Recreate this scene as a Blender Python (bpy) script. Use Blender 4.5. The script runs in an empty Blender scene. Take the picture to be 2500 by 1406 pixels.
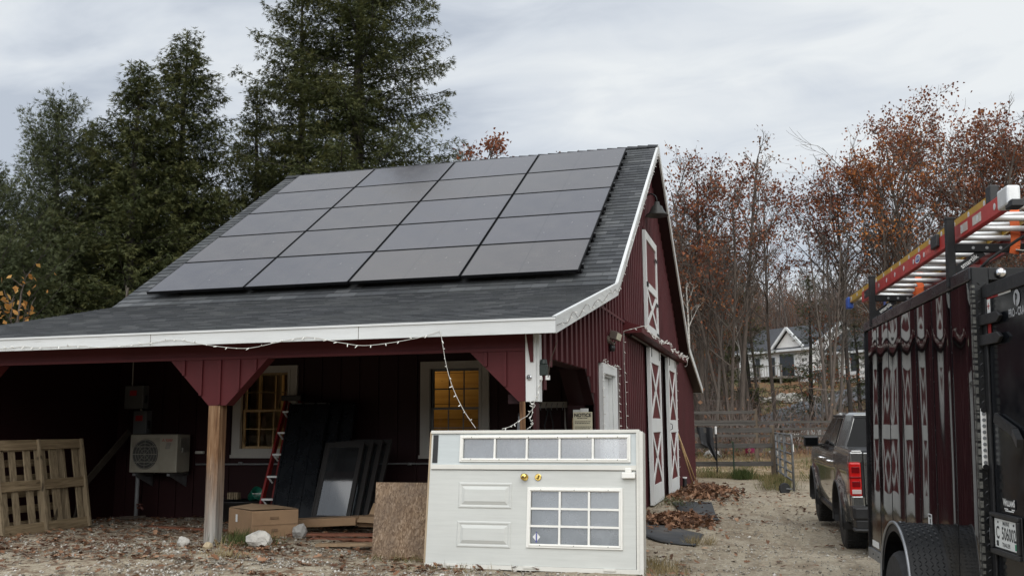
import bpy, bmesh, math, random
import numpy as np
from mathutils import Vector, Matrix
random.seed(11)
RNG = np.random.default_rng(7)
SC = bpy.context.scene
COL = SC.collection
PI = math.pi
def rad(a): return math.radians(a)
def V(*a): return Vector(a)

# ------------------------------------------------------------------ object helpers
def wmat(o):
    m = Matrix.Identity(4)
    while o is not None:
        m = o.matrix_basis @ m
        o = o.parent
    return m

def tag(o, label=None, cat=None, group=None, kind=None):
    if label: o['label'] = label
    if cat: o['category'] = cat
    if group: o['group'] = group
    if cat and not kind: kind = 'thing'
    if kind: o['kind'] = kind
    return o

def thing(name, label, cat, loc=(0, 0, 0), rot=(0, 0, 0), group=None):
    o = bpy.data.objects.new(name, None)
    o.empty_display_size = 0.2
    COL.objects.link(o)
    o.location = loc
    o.rotation_euler = rot
    return tag(o, label, cat, group, 'thing' if cat else None)

def copy_tree(o, parent=None):
    c = o.copy()
    COL.objects.link(c)
    if parent is not None: c.parent = parent
    for ch in list(o.children):
        copy_tree(ch, c)
    return c

class MB:
    """collects shapes and links them as ONE mesh object"""
    def __init__(s):
        s.v = []; s.f = []; s.m = []
    def add(s, vs, fs, mi=0):
        b = len(s.v)
        s.v.extend((float(p[0]), float(p[1]), float(p[2])) for p in vs)
        for f in fs:
            s.f.append(tuple(b + i for i in f)); s.m.append(mi)
        return s
    def box(s, x0, x1, y0, y1, z0, z1, mi=0):
        vs = [(x0,y0,z0),(x1,y0,z0),(x1,y1,z0),(x0,y1,z0),(x0,y0,z1),(x1,y0,z1),(x1,y1,z1),(x0,y1,z1)]
        return s.add(vs, [(0,3,2,1),(4,5,6,7),(0,1,5,4),(1,2,6,5),(2,3,7,6),(3,0,4,7)], mi)
    def obox(s, o, ax, ay, az, mi=0):
        o = Vector(o); ax = Vector(ax); ay = Vector(ay); az = Vector(az)
        vs = [o, o+ax, o+ax+ay, o+ay, o+az, o+ax+az, o+ax+ay+az, o+ay+az]
        return s.add(vs, [(0,3,2,1),(4,5,6,7),(0,1,5,4),(1,2,6,5),(2,3,7,6),(3,0,4,7)], mi)
    def bar(s, p, q, w, h, up=(0, 0, 1), mi=0):
        p = Vector(p); q = Vector(q); d = (q-p)
        n = d.normalized(); side = n.cross(Vector(up))
        if side.length < 1e-4: side = n.cross(Vector((1, 0, 0)))
        side.normalize(); u = side.cross(n).normalized()
        return s.obox(p - side*w/2 - u*h/2, d, side*w, u*h, mi)
    def prism(s, poly, vec, mi=0):
        n = len(poly); vec = Vector(vec)
        vs = [Vector(p) for p in poly] + [Vector(p)+vec for p in poly]
        fs = [tuple(range(n-1, -1, -1)), tuple(range(n, 2*n))]
        fs += [(i, (i+1) % n, n+(i+1) % n, n+i) for i in range(n)]
        return s.add(vs, fs, mi)
    def face(s, poly, mi=0):
        return s.add(poly, [tuple(range(len(poly)))], mi)
    def tube(s, pts, r, n=8, cap=True, mi=0, closed=False):
        pts = [Vector(p) for p in pts]; k = len(pts)
        rs = r if isinstance(r, (list, tuple)) else [r]*k
        vs = []; prev = None
        for i, p in enumerate(pts):
            if closed: t = pts[(i+1) % k] - pts[i-1]
            else: t = pts[min(i+1, k-1)] - pts[max(i-1, 0)]
            t.normalize()
            if prev is None:
                a = t.cross(Vector((0, 0, 1)))
                if a.length < .05: a = t.cross(Vector((1, 0, 0)))
            else:
                a = prev - t*prev.dot(t)
            a.normalize(); prev = a; b = t.cross(a)
            for j in range(n):
                an = 2*PI*j/n
                vs.append(p + (a*math.cos(an) + b*math.sin(an))*rs[i])
        fs = []
        for i in range(k if closed else k-1):
            i2 = (i+1) % k
            for j in range(n):
                fs.append((i*n+j, i*n+(j+1) % n, i2*n+(j+1) % n, i2*n+j))
        if cap and not closed:
            fs.append(tuple(range(n-1, -1, -1))); fs.append(tuple((k-1)*n+j for j in range(n)))
        return s.add(vs, fs, mi)
    def lathe(s, prof, c, axis=(0, 0, 1), n=16, mi=0, arc=None):
        """prof: (radius, height along axis)"""
        c = Vector(c); ax = Vector(axis).normalized()
        a = ax.cross(Vector((0, 0, 1)))
        if a.length < .05: a = Vector((1, 0, 0))
        a.normalize(); b = ax.cross(a)
        vs = []; k = len(prof)
        for r, h in prof:
            for j in range(n):
                t = 2*PI*j/n
                vs.append(c + ax*h + (a*math.cos(t)+b*math.sin(t))*max(r, 1e-4))
        fs = []
        for i in range(k-1):
            for j in range(n):
                fs.append((i*n+j, i*n+(j+1) % n, (i+1)*n+(j+1) % n, (i+1)*n+j))
        fs.append(tuple(range(n-1, -1, -1))); fs.append(tuple((k-1)*n+j for j in range(n)))
        return s.add(vs, fs, mi)
    def build(s, name, mats, parent=None, smooth=False, bevel=0.0, world=True, origin=True, auto=None):
        me = bpy.data.meshes.new(name)
        vs = s.v
        off = Vector((0, 0, 0))
        if parent is not None:
            if world:
                inv = wmat(parent).inverted()
                vs = [tuple(inv @ Vector(p)) for p in vs]
        elif origin and vs:
            xs = [p[0] for p in vs]; ys = [p[1] for p in vs]; zs = [p[2] for p in vs]
            off = Vector(((min(xs)+max(xs))/2, (min(ys)+max(ys))/2, min(zs)))
            vs = [(p[0]-off.x, p[1]-off.y, p[2]-off.z) for p in vs]
        me.from_pydata(vs, [], s.f)
        if not isinstance(mats, (list, tuple)): mats = [mats]
        for m in mats: me.materials.append(m)
        if len(mats) > 1:
            me.polygons.foreach_set('material_index', s.m)
        bm = bmesh.new(); bm.from_mesh(me)
        bmesh.ops.recalc_face_normals(bm, faces=bm.faces)
        bm.to_mesh(me); bm.free()
        if smooth:
            me.polygons.foreach_set('use_smooth', [True]*len(me.polygons))
        me.update()
        o = bpy.data.objects.new(name, me)
        COL.objects.link(o)
        if parent is not None: o.parent = parent
        else: o.location = off
        if bevel > 0:
            bv = o.modifiers.new('edge', 'BEVEL'); bv.width = bevel; bv.segments = 2
            bv.limit_method = 'ANGLE'; bv.angle_limit = rad(40)
        return o

def np_mesh(name, verts, faces, mats, midx=None, tint=None, parent=None, smooth=False, loc=None):
    """fast mesh: verts (N,3), faces (M,k) with k constant"""
    verts = np.asarray(verts, dtype=np.float32); faces = np.asarray(faces, dtype=np.int32)
    me = bpy.data.meshes.new(name)
    M, k = faces.shape
    me.vertices.add(len(verts)); me.vertices.foreach_set('co', verts.ravel())
    me.loops.add(M*k); me.loops.foreach_set('vertex_index', faces.ravel())
    me.polygons.add(M); me.polygons.foreach_set('loop_start', np.arange(0, M*k, k, dtype=np.int32))
    if not isinstance(mats, (list, tuple)): mats = [mats]
    for m in mats: me.materials.append(m)
    if midx is not None: me.polygons.foreach_set('material_index', np.asarray(midx, dtype=np.int32))
    if smooth: me.polygons.foreach_set('use_smooth', np.ones(M, dtype=bool))
    me.update(calc_edges=True)
    if tint is not None:
        at = me.attributes.new('tint', 'FLOAT', 'POINT')
        at.data.foreach_set('value', np.asarray(tint, dtype=np.float32))
    o = bpy.data.objects.new(name, me); COL.objects.link(o)
    if parent is not None: o.parent = parent
    if loc is not None: o.location = loc
    return o

_fcache = {}
def text_geo(s, size=1.0, xs=1.0, bold=0.0):
    cu = bpy.data.curves.new('lettering', 'FONT')
    cu.body = s; cu.size = size; cu.align_x = 'CENTER'; cu.align_y = 'CENTER'; cu.resolution_u = 3
    cu.offset = bold
    o = bpy.data.objects.new('lettering', cu)
    COL.objects.link(o)
    dg = bpy.context.evaluated_depsgraph_get()
    me = bpy.data.meshes.new_from_object(o.evaluated_get(dg))
    vs = [(v.co.x*xs, v.co.y) for v in me.vertices]; fs = [tuple(p.vertices) for p in me.polygons]
    bpy.data.objects.remove(o); bpy.data.meshes.remove(me); bpy.data.curves.remove(cu)
    return vs, fs
def put_text(mb, s, c, ax, ay, size, xs=1.0, bold=0.0, mi=0, lift=0.0):
    vs, fs = text_geo(s, size, xs, bold)
    c = Vector(c); ax = Vector(ax).normalized(); ay = Vector(ay).normalized(); n = ax.cross(ay)
    mb.add([c + ax*x + ay*y + n*lift for x, y in vs], fs, mi)

# ------------------------------------------------------------------ materials
class NT:
    def __init__(s, name):
        s.mat = bpy.data.materials.new(name); s.mat.use_nodes = True
        s.n = s.mat.node_tree.nodes; s.l = s.mat.node_tree.links
        s.bs = s.n['Principled BSDF']; s.out = s.n['Material Output']
        s._co = None
    def new(s, t, **kw):
        nd = s.n.new(t)
        for k, v in kw.items(): setattr(nd, k, v)
        return nd
    def co(s, kind='Object', scale=(1, 1, 1), rot=(0, 0, 0)):
        if kind == 'Position':
            g = s.new('ShaderNodeNewGeometry'); src = g.outputs['Position']
        else:
            g = s.new('ShaderNodeTexCoord'); src = g.outputs[kind]
        mp = s.new('ShaderNodeMapping'); mp.inputs['Scale'].default_value = scale; mp.inputs['Rotation'].default_value = rot
        s.l.new(src, mp.inputs['Vector'])
        return mp.outputs['Vector']
    def noise(s, co, scale=5, detail=4, rough=.55, dist=0):
        n = s.new('ShaderNodeTexNoise'); n.inputs['Scale'].default_value = scale; n.inputs['Detail'].default_value = detail
        n.inputs['Roughness'].default_value = rough; n.inputs['Distortion'].default_value = dist
        s.l.new(co, n.inputs['Vector']); return n.outputs['Fac']
    def ramp(s, fac, stops, interp='LINEAR'):
        r = s.new('ShaderNodeValToRGB'); cr = r.color_ramp; cr.interpolation = interp
        while len(cr.elements) < len(stops): cr.elements.new(.5)
        for e, (p, c) in zip(cr.elements, stops):
            e.position = p; e.color = (c[0], c[1], c[2], 1) if isinstance(c, (tuple, list)) else (c, c, c, 1)
        s.l.new(fac, r.inputs['Fac']); return r.outputs['Color']
    def mix(s, f, a, b, mode='MIX'):
        m = s.new('ShaderNodeMix', data_type='RGBA', blend_type=mode)
        for inp, v in ((m.inputs[0], f), (m.inputs[6], a), (m.inputs[7], b)):
            if isinstance(v, (int, float)): inp.default_value = v
            elif isinstance(v, (tuple, list)): inp.default_value = (v[0], v[1], v[2], 1)
            else: s.l.new(v, inp)
        return m.outputs[2]
    def math(s, op, a, b=None):
        m = s.new('ShaderNodeMath', operation=op)
        for inp, v in ((m.inputs[0], a), (m.inputs[1], b)):
            if v is None: continue
            if isinstance(v, (int, float)): inp.default_value = v
            else: s.l.new(v, inp)
        return m.outputs[0]
    def set(s, key, v):
        if isinstance(v, (int, float)): s.bs.inputs[key].default_value = v
        elif isinstance(v, (tuple, list)): s.bs.inputs[key].default_value = (v[0], v[1], v[2], 1)
        else: s.l.new(v, s.bs.inputs[key])
    def bump(s, h, strength=.3, dist=.01):
        b = s.new('ShaderNodeBump'); b.inputs['Strength'].default_value = strength; b.inputs['Distance'].default_value = dist
        s.l.new(h, b.inputs['Height']); s.l.new(b.outputs['Normal'], s.bs.inputs['Normal'])

def simple(name, c, rough=.5, metal=0, var=.25, scale=6, bump=.15, stretch=(1, 1, 1), dirt_haze=None, spec=.5, bdist=.004, coord='Object'):
    t = NT(name)
    co = t.co(coord, stretch)
    f = t.noise(co, scale, 5, .6)
    lo = tuple(x*(1-var) for x in c); hi = tuple(min(1, x*(1+var)) for x in c)
    col = t.ramp(f, [(.3, lo), (.7, hi)])
    if dirt_haze:
        f2 = t.noise(t.co(coord, stretch), scale*.35, 6, .7)
        m = t.ramp(f2, [(.52, 0), (.72, 1)])
        col = t.mix(m, col, dirt_haze)
    t.set('Base Color', col); t.set('Metallic', metal); t.set('Specular IOR Level', spec)
    r = t.ramp(t.noise(t.co(coord, stretch), scale*1.7, 3), [(.3, max(0, rough-.08)), (.7, min(1, rough+.08))])
    t.set('Roughness', r)
    if bump: t.bump(t.noise(t.co(coord, stretch), scale*6, 4), bump, bdist)
    return t.mat

def wood(name, c1, c2, axis='z', scale=1.0, rough=.75, knots=True, grey=None):
    """long-grain timber: noise stretched along one axis"""
    t = NT(name)
    st = {'x': (1.2, 22, 22), 'y': (22, 1.2, 22), 'z': (22, 22, 1.2)}[axis]
    st = tuple(x*scale for x in st)
    g = t.noise(t.co('Object', st), 1.6, 5, .65, .6)
    col = t.ramp(g, [(.28, c1), (.5, tuple((a+b)/2 for a, b in zip(c1, c2))), (.72, c2)])
    if knots:
        st2 = tuple(5 if x > 5 else 1.6 for x in st)
        k = t.noise(t.co('Object', st2), 2.2, 2, .5)
        m = t.ramp(k, [(.68, 0), (.74, 1)])
        col = t.mix(m, col, tuple(x*.45 for x in c1))
    if grey is not None:
        m2 = t.ramp(t.noise(t.co('Object'), 1.4, 4), [(.4, 0), (.62, 1)])
        col = t.mix(m2, col, grey)
    t.set('Base Color', col); t.set('Roughness', rough); t.set('Specular IOR Level', .3)
    t.bump(g, .35, .004)
    return t.mat

def paint(name, c, rough=.55, grain='z', wear=None, var=.12, weara=.62):
    """painted boards: faint grain, mottling, optional worn patches"""
    t = NT(name)
    st = {'x': (2, 30, 30), 'y': (30, 2, 30), 'z': (30, 30, 2)}[grain]
    g = t.noise(t.co('Object', st), 1.4, 5, .65)
    big = t.noise(t.co('Object'), .9, 5, .6)
    lo = tuple(x*(1-var) for x in c); hi = tuple(min(1, x*(1+var)) for x in c)
    col = t.ramp(big, [(.3, lo), (.7, hi)])
    col = t.mix(t.ramp(g, [(.3, .25), (.6, 0)]), col, tuple(x*.72 for x in c))
    if wear:
        m = t.ramp(t.noise(t.co('Object', tuple(x*.25 for x in st)), 2.5, 8, .75), [(weara, 0), (weara+.1, 1)])
        col = t.mix(m, col, wear)
    t.set('Base Color', col); t.set('Roughness', rough); t.set('Specular IOR Level', .25)
    t.bump(g, .25, .003)
    return t.mat

M = {}
M['red_wall'] = paint('red_groove_shade_paint', (.034, .0058, .0068), .65, 'z', None, .25)  # same barn red as the battens, with groove shade put into the colour
M['red_batten'] = paint('red_batten_lit_paint', (.078, .0175, .0205), .6, 'z', None, .22)  # same barn red as the boards, lightened to read as the lit faces
M['red_dark'] = paint('red_shaded_paint', (.020, .0042, .0052), .6, 'z', None, .25)  # darker copy of the barn red: porch and soffit shade in the colour
M['red_trim'] = paint('red_trim_paint', (.078, .0125, .0145), .55, 'x', None, .18)
M['red_door'] = paint('red_door_paint', (.11, .017, .019), .55, 'z', None, .18)
M['white'] = paint('white_trim_paint', (.64, .655, .65), .5, 'x', (.38, .37, .34), .09, .62)
M['white_z'] = paint('white_board_paint', (.66, .67, .66), .5, 'z', (.40, .39, .36), .08, .62)
M['white_y'] = paint('white_rake_paint', (.62, .63, .62), .5, 'y', (.30, .30, .27), .1, .58)
M['cream_trim'] = paint('window_casing_paint', (.44, .425, .395), .5, 'z', None, .06)
M['shade'] = simple('dark_void_shade', (.012, .011, .011), .9, var=.3)  # near-black colour standing in for shade inside unlit openings
M['post_wood'] = None
def post_mat():
    t = NT('weathered_post_timber')
    g = t.noise(t.co('Object', (17, 17, .8)), 1.5, 6, .7, 1.2)
    col = t.ramp(g, [(.34, (.07, .034, .018)), (.5, (.18, .10, .052)), (.64, (.31, .20, .118))])
    geo = t.new('ShaderNodeTexCoord'); sp = t.new('ShaderNodeSeparateXYZ'); t.l.new(geo.outputs['Object'], sp.inputs[0])
    zz = t.math('ADD', sp.outputs['Z'], t.math('MULTIPLY', t.noise(t.co('Object', (6, 6, 1)), 2, 4), .8))
    m = t.ramp(zz, [(.0, 1), (1.0, 0)])
    mm = t.new('ShaderNodeMapRange'); mm.inputs[1].default_value = .75; mm.inputs[2].default_value = 1.55; mm.inputs[3].default_value = 1; mm.inputs[4].default_value = 0
    t.l.new(zz, mm.inputs[0])
    grey = t.ramp(g, [(.3, (.15, .14, .125)), (.7, (.40, .385, .355))])
    col = t.mix(mm.outputs[0], col, grey)
    crack = t.ramp(t.noise(t.co('Object', (38, 38, .8)), 2.0, 3, .5), [(.30, 1), (.36, 0)])
    col = t.mix(crack, col, (.06, .04, .03))
    t.set('Base Color', col); t.set('Roughness', .85); t.set('Specular IOR Level', .2); t.bump(g, .5, .006)
    return t.mat
M['post_wood'] = post_mat()
M['pallet'] = wood('pallet_pine', (.10, .074, .044), (.30, .235, .152), 'z', 1.0, .75)
M['pallet_x'] = wood('pallet_pine_cross', (.10, .070, .038), (.30, .228, .14), 'y', 1.0, .75)
M['fence_wood'] = wood('grey_fence_board', (.045, .042, .038), (.115, .105, .095), 'x', .8, .85, True)
M['fence_post'] = wood('brown_fence_post', (.065, .048, .035), (.16, .125, .09), 'z', .8, .85)
M['plywood'] = wood('plywood_lining', (.40, .20, .045), (.70, .43, .13), 'x', .30, .6)
M['stud'] = wood('stud_wood', (.40, .27, .13), (.6, .43, .24), 'z', 1, .7)
M['red_lumber'] = wood('stained_lumber', (.10, .035, .02), (.24, .10, .06), 'x', .8, .75)
M['brown_lumber'] = wood('brown_lumber', (.14, .09, .05), (.34, .24, .15), 'x', .8, .75)
M['pole_wood'] = wood('pale_pole_wood', (.42, .28, .14), (.66, .47, .26), 'z', 1, .6, False)
M['cardboard'] = simple('cardboard', (.27, .17, .095), .8, var=.12, scale=3, bump=.08, dirt_haze=(.2, .12, .065))
M['cardboard_lite'] = simple('cardboard_flap', (.33, .22, .13), .8, var=.12, scale=3, bump=.08)
M['black_plastic'] = simple('black_plastic', (.012, .012, .013), .45, var=.3)
M['rubber'] = simple('tyre_rubber', (.016, .016, .017), .75, var=.35, scale=14, bump=.3)
M['mat_rubber'] = simple('rubber_mat', (.032, .034, .037), .7, var=.35, scale=3, bump=.25, dirt_haze=(.11, .095, .08))
M['black_metal'] = simple('black_metal', (.006, .006, .007), .42, var=.3, scale=10, spec=.3)
M['black_paint'] = simple('black_gloss_paint', (.008, .008, .010), .22, var=.2, scale=4, bump=.02)
M['alu'] = simple('aluminium', (.68, .69, .69), .4, .35, .12, 10)
M['galv'] = simple('galvanised_tube', (.28, .29, .30), .45, .7, .2, 10)
M['grey_tube'] = simple('grey_tube_paint', (.13, .135, .14), .5, .2, .25, 8)
M['chrome'] = simple('bright_metal', (.75, .75, .76), .18, 1, .05, 10, bump=0)
M['brass'] = simple('polished_brass', (.80, .56, .16), .16, 1, .08, 10, bump=0)
M['bulb'] = simple('fairy_light_glass', (.80, .79, .74), .25, 0, .05, 10, bump=0)
M['wire_white'] = simple('white_cable', (.55, .54, .50), .5, 0, .1)
M['wire_brown'] = simple('brown_cable', (.09, .07, .055), .6, 0, .2)
M['wire_black'] = simple('black_cable', (.012, .012, .012), .5, 0, .2)
M['grey_pvc'] = simple('grey_conduit', (.20, .205, .21), .5, 0, .12)
M['ac_cream'] = simple('cream_enamel', (.33, .31, .255), .42, 0, .08, 3, bump=.03, dirt_haze=(.25, .23, .18))
M['ac_dark'] = simple('fan_shadow', (.05, .05, .048), .6, 0, .2)
M['ac_grille'] = simple('fan_grille_wire', (.30, .29, .25), .5, 0, .1)
M['box_grey'] = simple('grey_switch_box', (.12, .125, .13), .45, 0, .1, 4, bump=.04)
M['label_red'] = simple('red_label', (.36, .02, .02), .5, 0, .1)
M['label_white'] = simple('white_label', (.72, .72, .70), .5, 0, .05)
M['label_black'] = simple('black_print', (.012, .012, .013), .5, 0, .1)
M['label_blue'] = simple('blue_print', (.06, .07, .28), .5, 0, .1)
M['label_green'] = simple('green_sticker', (.01, .22, .11), .5, 0, .1)
M['sign_cream'] = simple('cream_sign_face', (.56, .52, .38), .5, 0, .08, 5, bump=.02, dirt_haze=(.46, .42, .3))
M['green_plastic'] = simple('green_plastic', (.010, .13, .085), .4, 0, .15)
M['pink_plastic'] = simple('pink_plastic', (.72, .09, .32), .4, 0, .1)
M['blue_cap'] = simple('blue_plastic', (.015, .06, .28), .4, 0, .12)
M['red_rail_dull'] = simple('dull_red_fibreglass', (.22, .018, .016), .4, 0, .15, 6)
M['red_rail'] = simple('red_fibreglass', (.40, .032, .026), .38, 0, .12, 6, dirt_haze=(.36, .045, .04))
M['yellow_rail'] = simple('yellow_fibreglass', (.42, .25, .02), .4, 0, .15, 6)
M['orange_strap'] = simple('orange_webbing', (.68, .13, .03), .7, 0, .15, 14)
M['strap_white'] = simple('pale_webbing', (.55, .54, .48), .7, 0, .15, 14)
M['rock'] = simple('pale_stone', (.46, .44, .40), .85, 0, .28, 7, bump=.6, bdist=.02, dirt_haze=(.30, .28, .24))
M['rock_tan'] = simple('tan_stone', (.42, .34, .22), .85, 0, .2, 7, bump=.5, bdist=.02)
M['rock_dark'] = simple('field_stone', (.32, .31, .29), .9, 0, .35, 2.0, bump=.6, bdist=.05, dirt_haze=(.18, .18, .13))
M['cloth_black'] = simple('black_tarp', (.012, .012, .014), .6, 0, .3)
M['pile_brown'] = simple('dark_panel_face', (.012, .014, .017), .28, 0, .2, 3, bump=.03)
M['bronze_frame'] = simple('bronze_sash', (.018, .016, .015), .5, 0, .2, spec=.25)
M['door_grey'] = paint('pale_door_enamel', (.53, .57, .57), .35, 'x', (.36, .36, .33), .05, .67)
M['door_warm'] = paint('off_white_door_enamel', (.565, .575, .545), .38, 'x', (.42, .41, .36), .06, .68)
M['jamb'] = paint('jamb_paint', (.66, .65, .60), .5, 'x', (.30, .26, .2), .08, .68)
M['lite_frame'] = simple('lite_frame_plastic', (.80, .79, .74), .4, 0, .05, 4, bump=.02)
M['jamb_edge'] = wood('raw_jamb_edge', (.26, .19, .12), (.5, .40, .28), 'z', 1, .8)
def osb():
    t = NT('strand_board')
    v = t.new('ShaderNodeTexVoronoi'); v.inputs['Scale'].default_value = 58; v.inputs['Randomness'].default_value = 1
    nz = t.noise(t.co('Object'), 7, 3); c0 = t.co('Object', (1.6, 1.6, .75))
    mx = t.mix(.12, c0, nz, 'ADD'); t.l.new(mx, v.inputs['Vector'])
    sp = t.new('ShaderNodeSeparateColor'); t.l.new(v.outputs['Color'], sp.inputs[0])
    col = t.ramp(sp.outputs[0], [(.0, (.12, .075, .045)), (.45, (.20, .135, .085)), (.8, (.29, .205, .135)), (1, (.36, .27, .19))])
    dirt_haze = t.ramp(t.noise(t.co('Object'), 1.8, 5, .6), [(.4, 0), (.62, .75)])
    col = t.mix(dirt_haze, col, (.11, .085, .068))
    t.set('Base Color', col); t.set('Roughness', .8); t.set('Specular IOR Level', .25); t.bump(v.outputs['Distance'], .4, .004)
    return t.mat
M['osb'] = osb()

def glass(name, tint=(.9, .93, .95), refl=.10, rough=.02, trans=.8, dirt_haze=.0):
    """thin sheet of glazing: see-through plus mirror reflection by angle"""
    t = NT(name)
    tr = t.new('ShaderNodeBsdfTransparent'); tr.inputs[0].default_value = (tint[0]*trans, tint[1]*trans, tint[2]*trans, 1)
    gl = t.new('ShaderNodeBsdfGlossy'); gl.inputs['Color'].default_value = (1, 1, 1, 1); gl.inputs['Roughness'].default_value = rough
    fr = t.new('ShaderNodeFresnel'); fr.inputs['IOR'].default_value = 1.5
    f = t.math('ADD', fr.outputs[0], refl)
    mx = t.new('ShaderNodeMixShader'); t.l.new(f, mx.inputs[0]); t.l.new(tr.outputs[0], mx.inputs[1]); t.l.new(gl.outputs[0], mx.inputs[2])
    res = mx.outputs[0]
    if dirt_haze > 0:
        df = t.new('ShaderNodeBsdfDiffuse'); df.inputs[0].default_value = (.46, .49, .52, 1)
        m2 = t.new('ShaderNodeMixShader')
        fac = t.math('MULTIPLY', t.noise(t.co('Object'), 5, 5, .65), dirt_haze)
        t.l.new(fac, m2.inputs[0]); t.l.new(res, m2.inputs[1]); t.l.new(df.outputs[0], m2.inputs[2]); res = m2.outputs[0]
    t.l.new(res, t.out.inputs[0])
    return t.mat
M['glass'] = glass('window_glass', refl=.02, trans=.9)
M['glass_door'] = glass('door_lite_glass', (.86, .90, .95), .20, .12, .55, .55)  # grey-blue diffuse haze painted in for the reflected sky
M['glass_storm'] = glass('storm_sash_glass', (.42, .48, .52), .03, .05, .4, .08)
M['glass_dark'] = glass('tinted_glass', (.10, .11, .12), .05, .02, .3)
# ------------------------------------------------------------------ camera
YAW, PITCH, ROLL, FPX = 0.27287, 0.14597, -0.00657, 2291.6
def make_camera():
    cd = bpy.data.cameras.new('camera'); co = bpy.data.objects.new('camera', cd); COL.objects.link(co)
    cyw, syw, cp, sp = math.cos(YAW), math.sin(YAW), math.cos(PITCH), math.sin(PITCH)
    fwd = V(-syw*cp, cyw*cp, sp); right = V(cyw, syw, 0); up = right.cross(fwd)
    r = right*math.cos(ROLL) + up*math.sin(ROLL); u = -right*math.sin(ROLL) + up*math.cos(ROLL)
    m = Matrix((r, u, -fwd)).transposed().to_4x4(); m.translation = V(0, -8.6617, 1.6)
    co.matrix_world = m
    cd.sensor_width = 36.0; cd.lens = 36.0*FPX/2500.0; cd.clip_start = .05; cd.clip_end = 3000
    SC.camera = co
make_camera()
SC.view_settings.view_transform = 'Standard'; SC.view_settings.look = 'None'
SC.view_settings.exposure = 0; SC.view_settings.gamma = 1
try:
    SC.cycles.max_bounces = 6; SC.cycles.transparent_max_bounces = 12; SC.cycles.diffuse_bounces = 3
    SC.cycles.use_denoising = True; SC.cycles.caustics_reflective = False; SC.cycles.caustics_refractive = False
except Exception: pass

# ------------------------------------------------------------------ sky and sun (overcast)
SUN_EL, SUN_AZ = rad(46), rad(168)          # azimuth from +Y towards +X
def make_world():
    w = bpy.data.worlds.new('World'); SC.world = w; w.use_nodes = True
    nt = w.node_tree; n = nt.nodes; l = nt.links
    bg = n['Background']
    sky = n.new('ShaderNodeTexSky'); sky.sky_type = 'NISHITA'; sky.sun_disc = False
    sky.sun_elevation = SUN_EL; sky.sun_rotation = SUN_AZ
    tc = n.new('ShaderNodeTexCoord'); sp = n.new('ShaderNodeSeparateXYZ'); l.new(tc.outputs['Generated'], sp.inputs[0])
    def mth(op, a, b=None):
        m = n.new('ShaderNodeMath'); m.operation = op
        for i, v in ((0, a), (1, b)):
            if v is None: continue
            if isinstance(v, (int, float)): m.inputs[i].default_value = v
            else: l.new(v, m.inputs[i])
        return m.outputs[0]
    zc = mth('ADD', mth('MAXIMUM', sp.outputs['Z'], 0.0), .22)
    cx = n.new('ShaderNodeCombineXYZ')
    l.new(mth('DIVIDE', sp.outputs['X'], zc), cx.inputs[0]); l.new(mth('DIVIDE', sp.outputs['Y'], zc), cx.inputs[1])
    def noise(scale, detail, rough, off, dist=0.0):
        mp = n.new('ShaderNodeMapping'); mp.inputs['Location'].default_value = off; mp.inputs['Rotation'].default_value = (0, 0, rad(25)); mp.inputs['Scale'].default_value = (1, 1.7, 1)
        l.new(cx.outputs[0], mp.inputs[0])
        nz = n.new('ShaderNodeTexNoise'); nz.inputs['Scale'].default_value = scale; nz.inputs['Detail'].default_value = detail
        nz.inputs['Roughness'].default_value = rough; nz.inputs['Distortion'].default_value = dist
        l.new(mp.outputs[0], nz.inputs['Vector']); return nz.outputs['Fac']
    a = noise(1.15, 5, .5, (3.1, 1.7, 0), .5); b = noise(3.6, 6, .55, (9.3, 4.4, 0), .6)
    f = mth('ADD', mth('MULTIPLY', a, .72), mth('MULTIPLY', b, .28))
    # the left of the view is a little bluer and darker, the right whiter
    f = mth('ADD', f, mth('MULTIPLY', sp.outputs['X'], .16))
    rp = n.new('ShaderNodeValToRGB'); cr = rp.color_ramp
    cr.elements[0].position = .36; cr.elements[0].color = (.50, .55, .625, 1)
    cr.elements[1].position = .58; cr.elements[1].color = (.82, .85, .865, 1)
    e = cr.elements.new(.46); e.color = (.66, .705, .76, 1)
    l.new(f, rp.inputs[0])
    # cloud deck is brightest towards the hidden sun
    d = V(math.sin(SUN_AZ)*math.cos(SUN_EL), math.cos(SUN_AZ)*math.cos(SUN_EL), math.sin(SUN_EL))
    dt = n.new('ShaderNodeVectorMath'); dt.operation = 'DOT_PRODUCT'; l.new(tc.outputs['Generated'], dt.inputs[0]); dt.inputs[1].default_value = d
    glow = mth('ADD', 1.0, mth('MULTIPLY', mth('POWER', mth('MAXIMUM', mth('ADD', mth('MULTIPLY', dt.outputs['Value'], .6), .3), 0.0), 2.0), 1.1))
    def vm(mode, a_, b_, fac=1.0):
        m = n.new('ShaderNodeMix'); m.data_type = 'RGBA'; m.blend_type = mode; m.inputs[0].default_value = fac
        for i, v in ((6, a_), (7, b_)):
            if isinstance(v, tuple): m.inputs[i].default_value = v
            else: l.new(v, m.inputs[i])
        return m.outputs[2]
    gc = n.new('ShaderNodeCombineXYZ')
    for i in range(3): l.new(glow, gc.inputs[i])
    cl = vm('MULTIPLY', rp.outputs['Color'], gc.outputs[0])
    sk = vm('MULTIPLY', sky.outputs['Color'], (.09, .09, .09, 1))
    res = vm('MIX', sk, cl, .93)
    l.new(res, bg.inputs['Color']); bg.inputs['Strength'].default_value = 1.06
    ld = bpy.data.lights.new('sun', 'SUN'); ld.energy = 1.9; ld.angle = rad(75); ld.color = (1, .97, .93)
    lo = bpy.data.objects.new('sun', ld); COL.objects.link(lo); lo.location = (4, -30, 30)
    lo.rotation_euler = d.to_track_quat('Z', 'Y').to_euler()
make_world()

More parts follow.
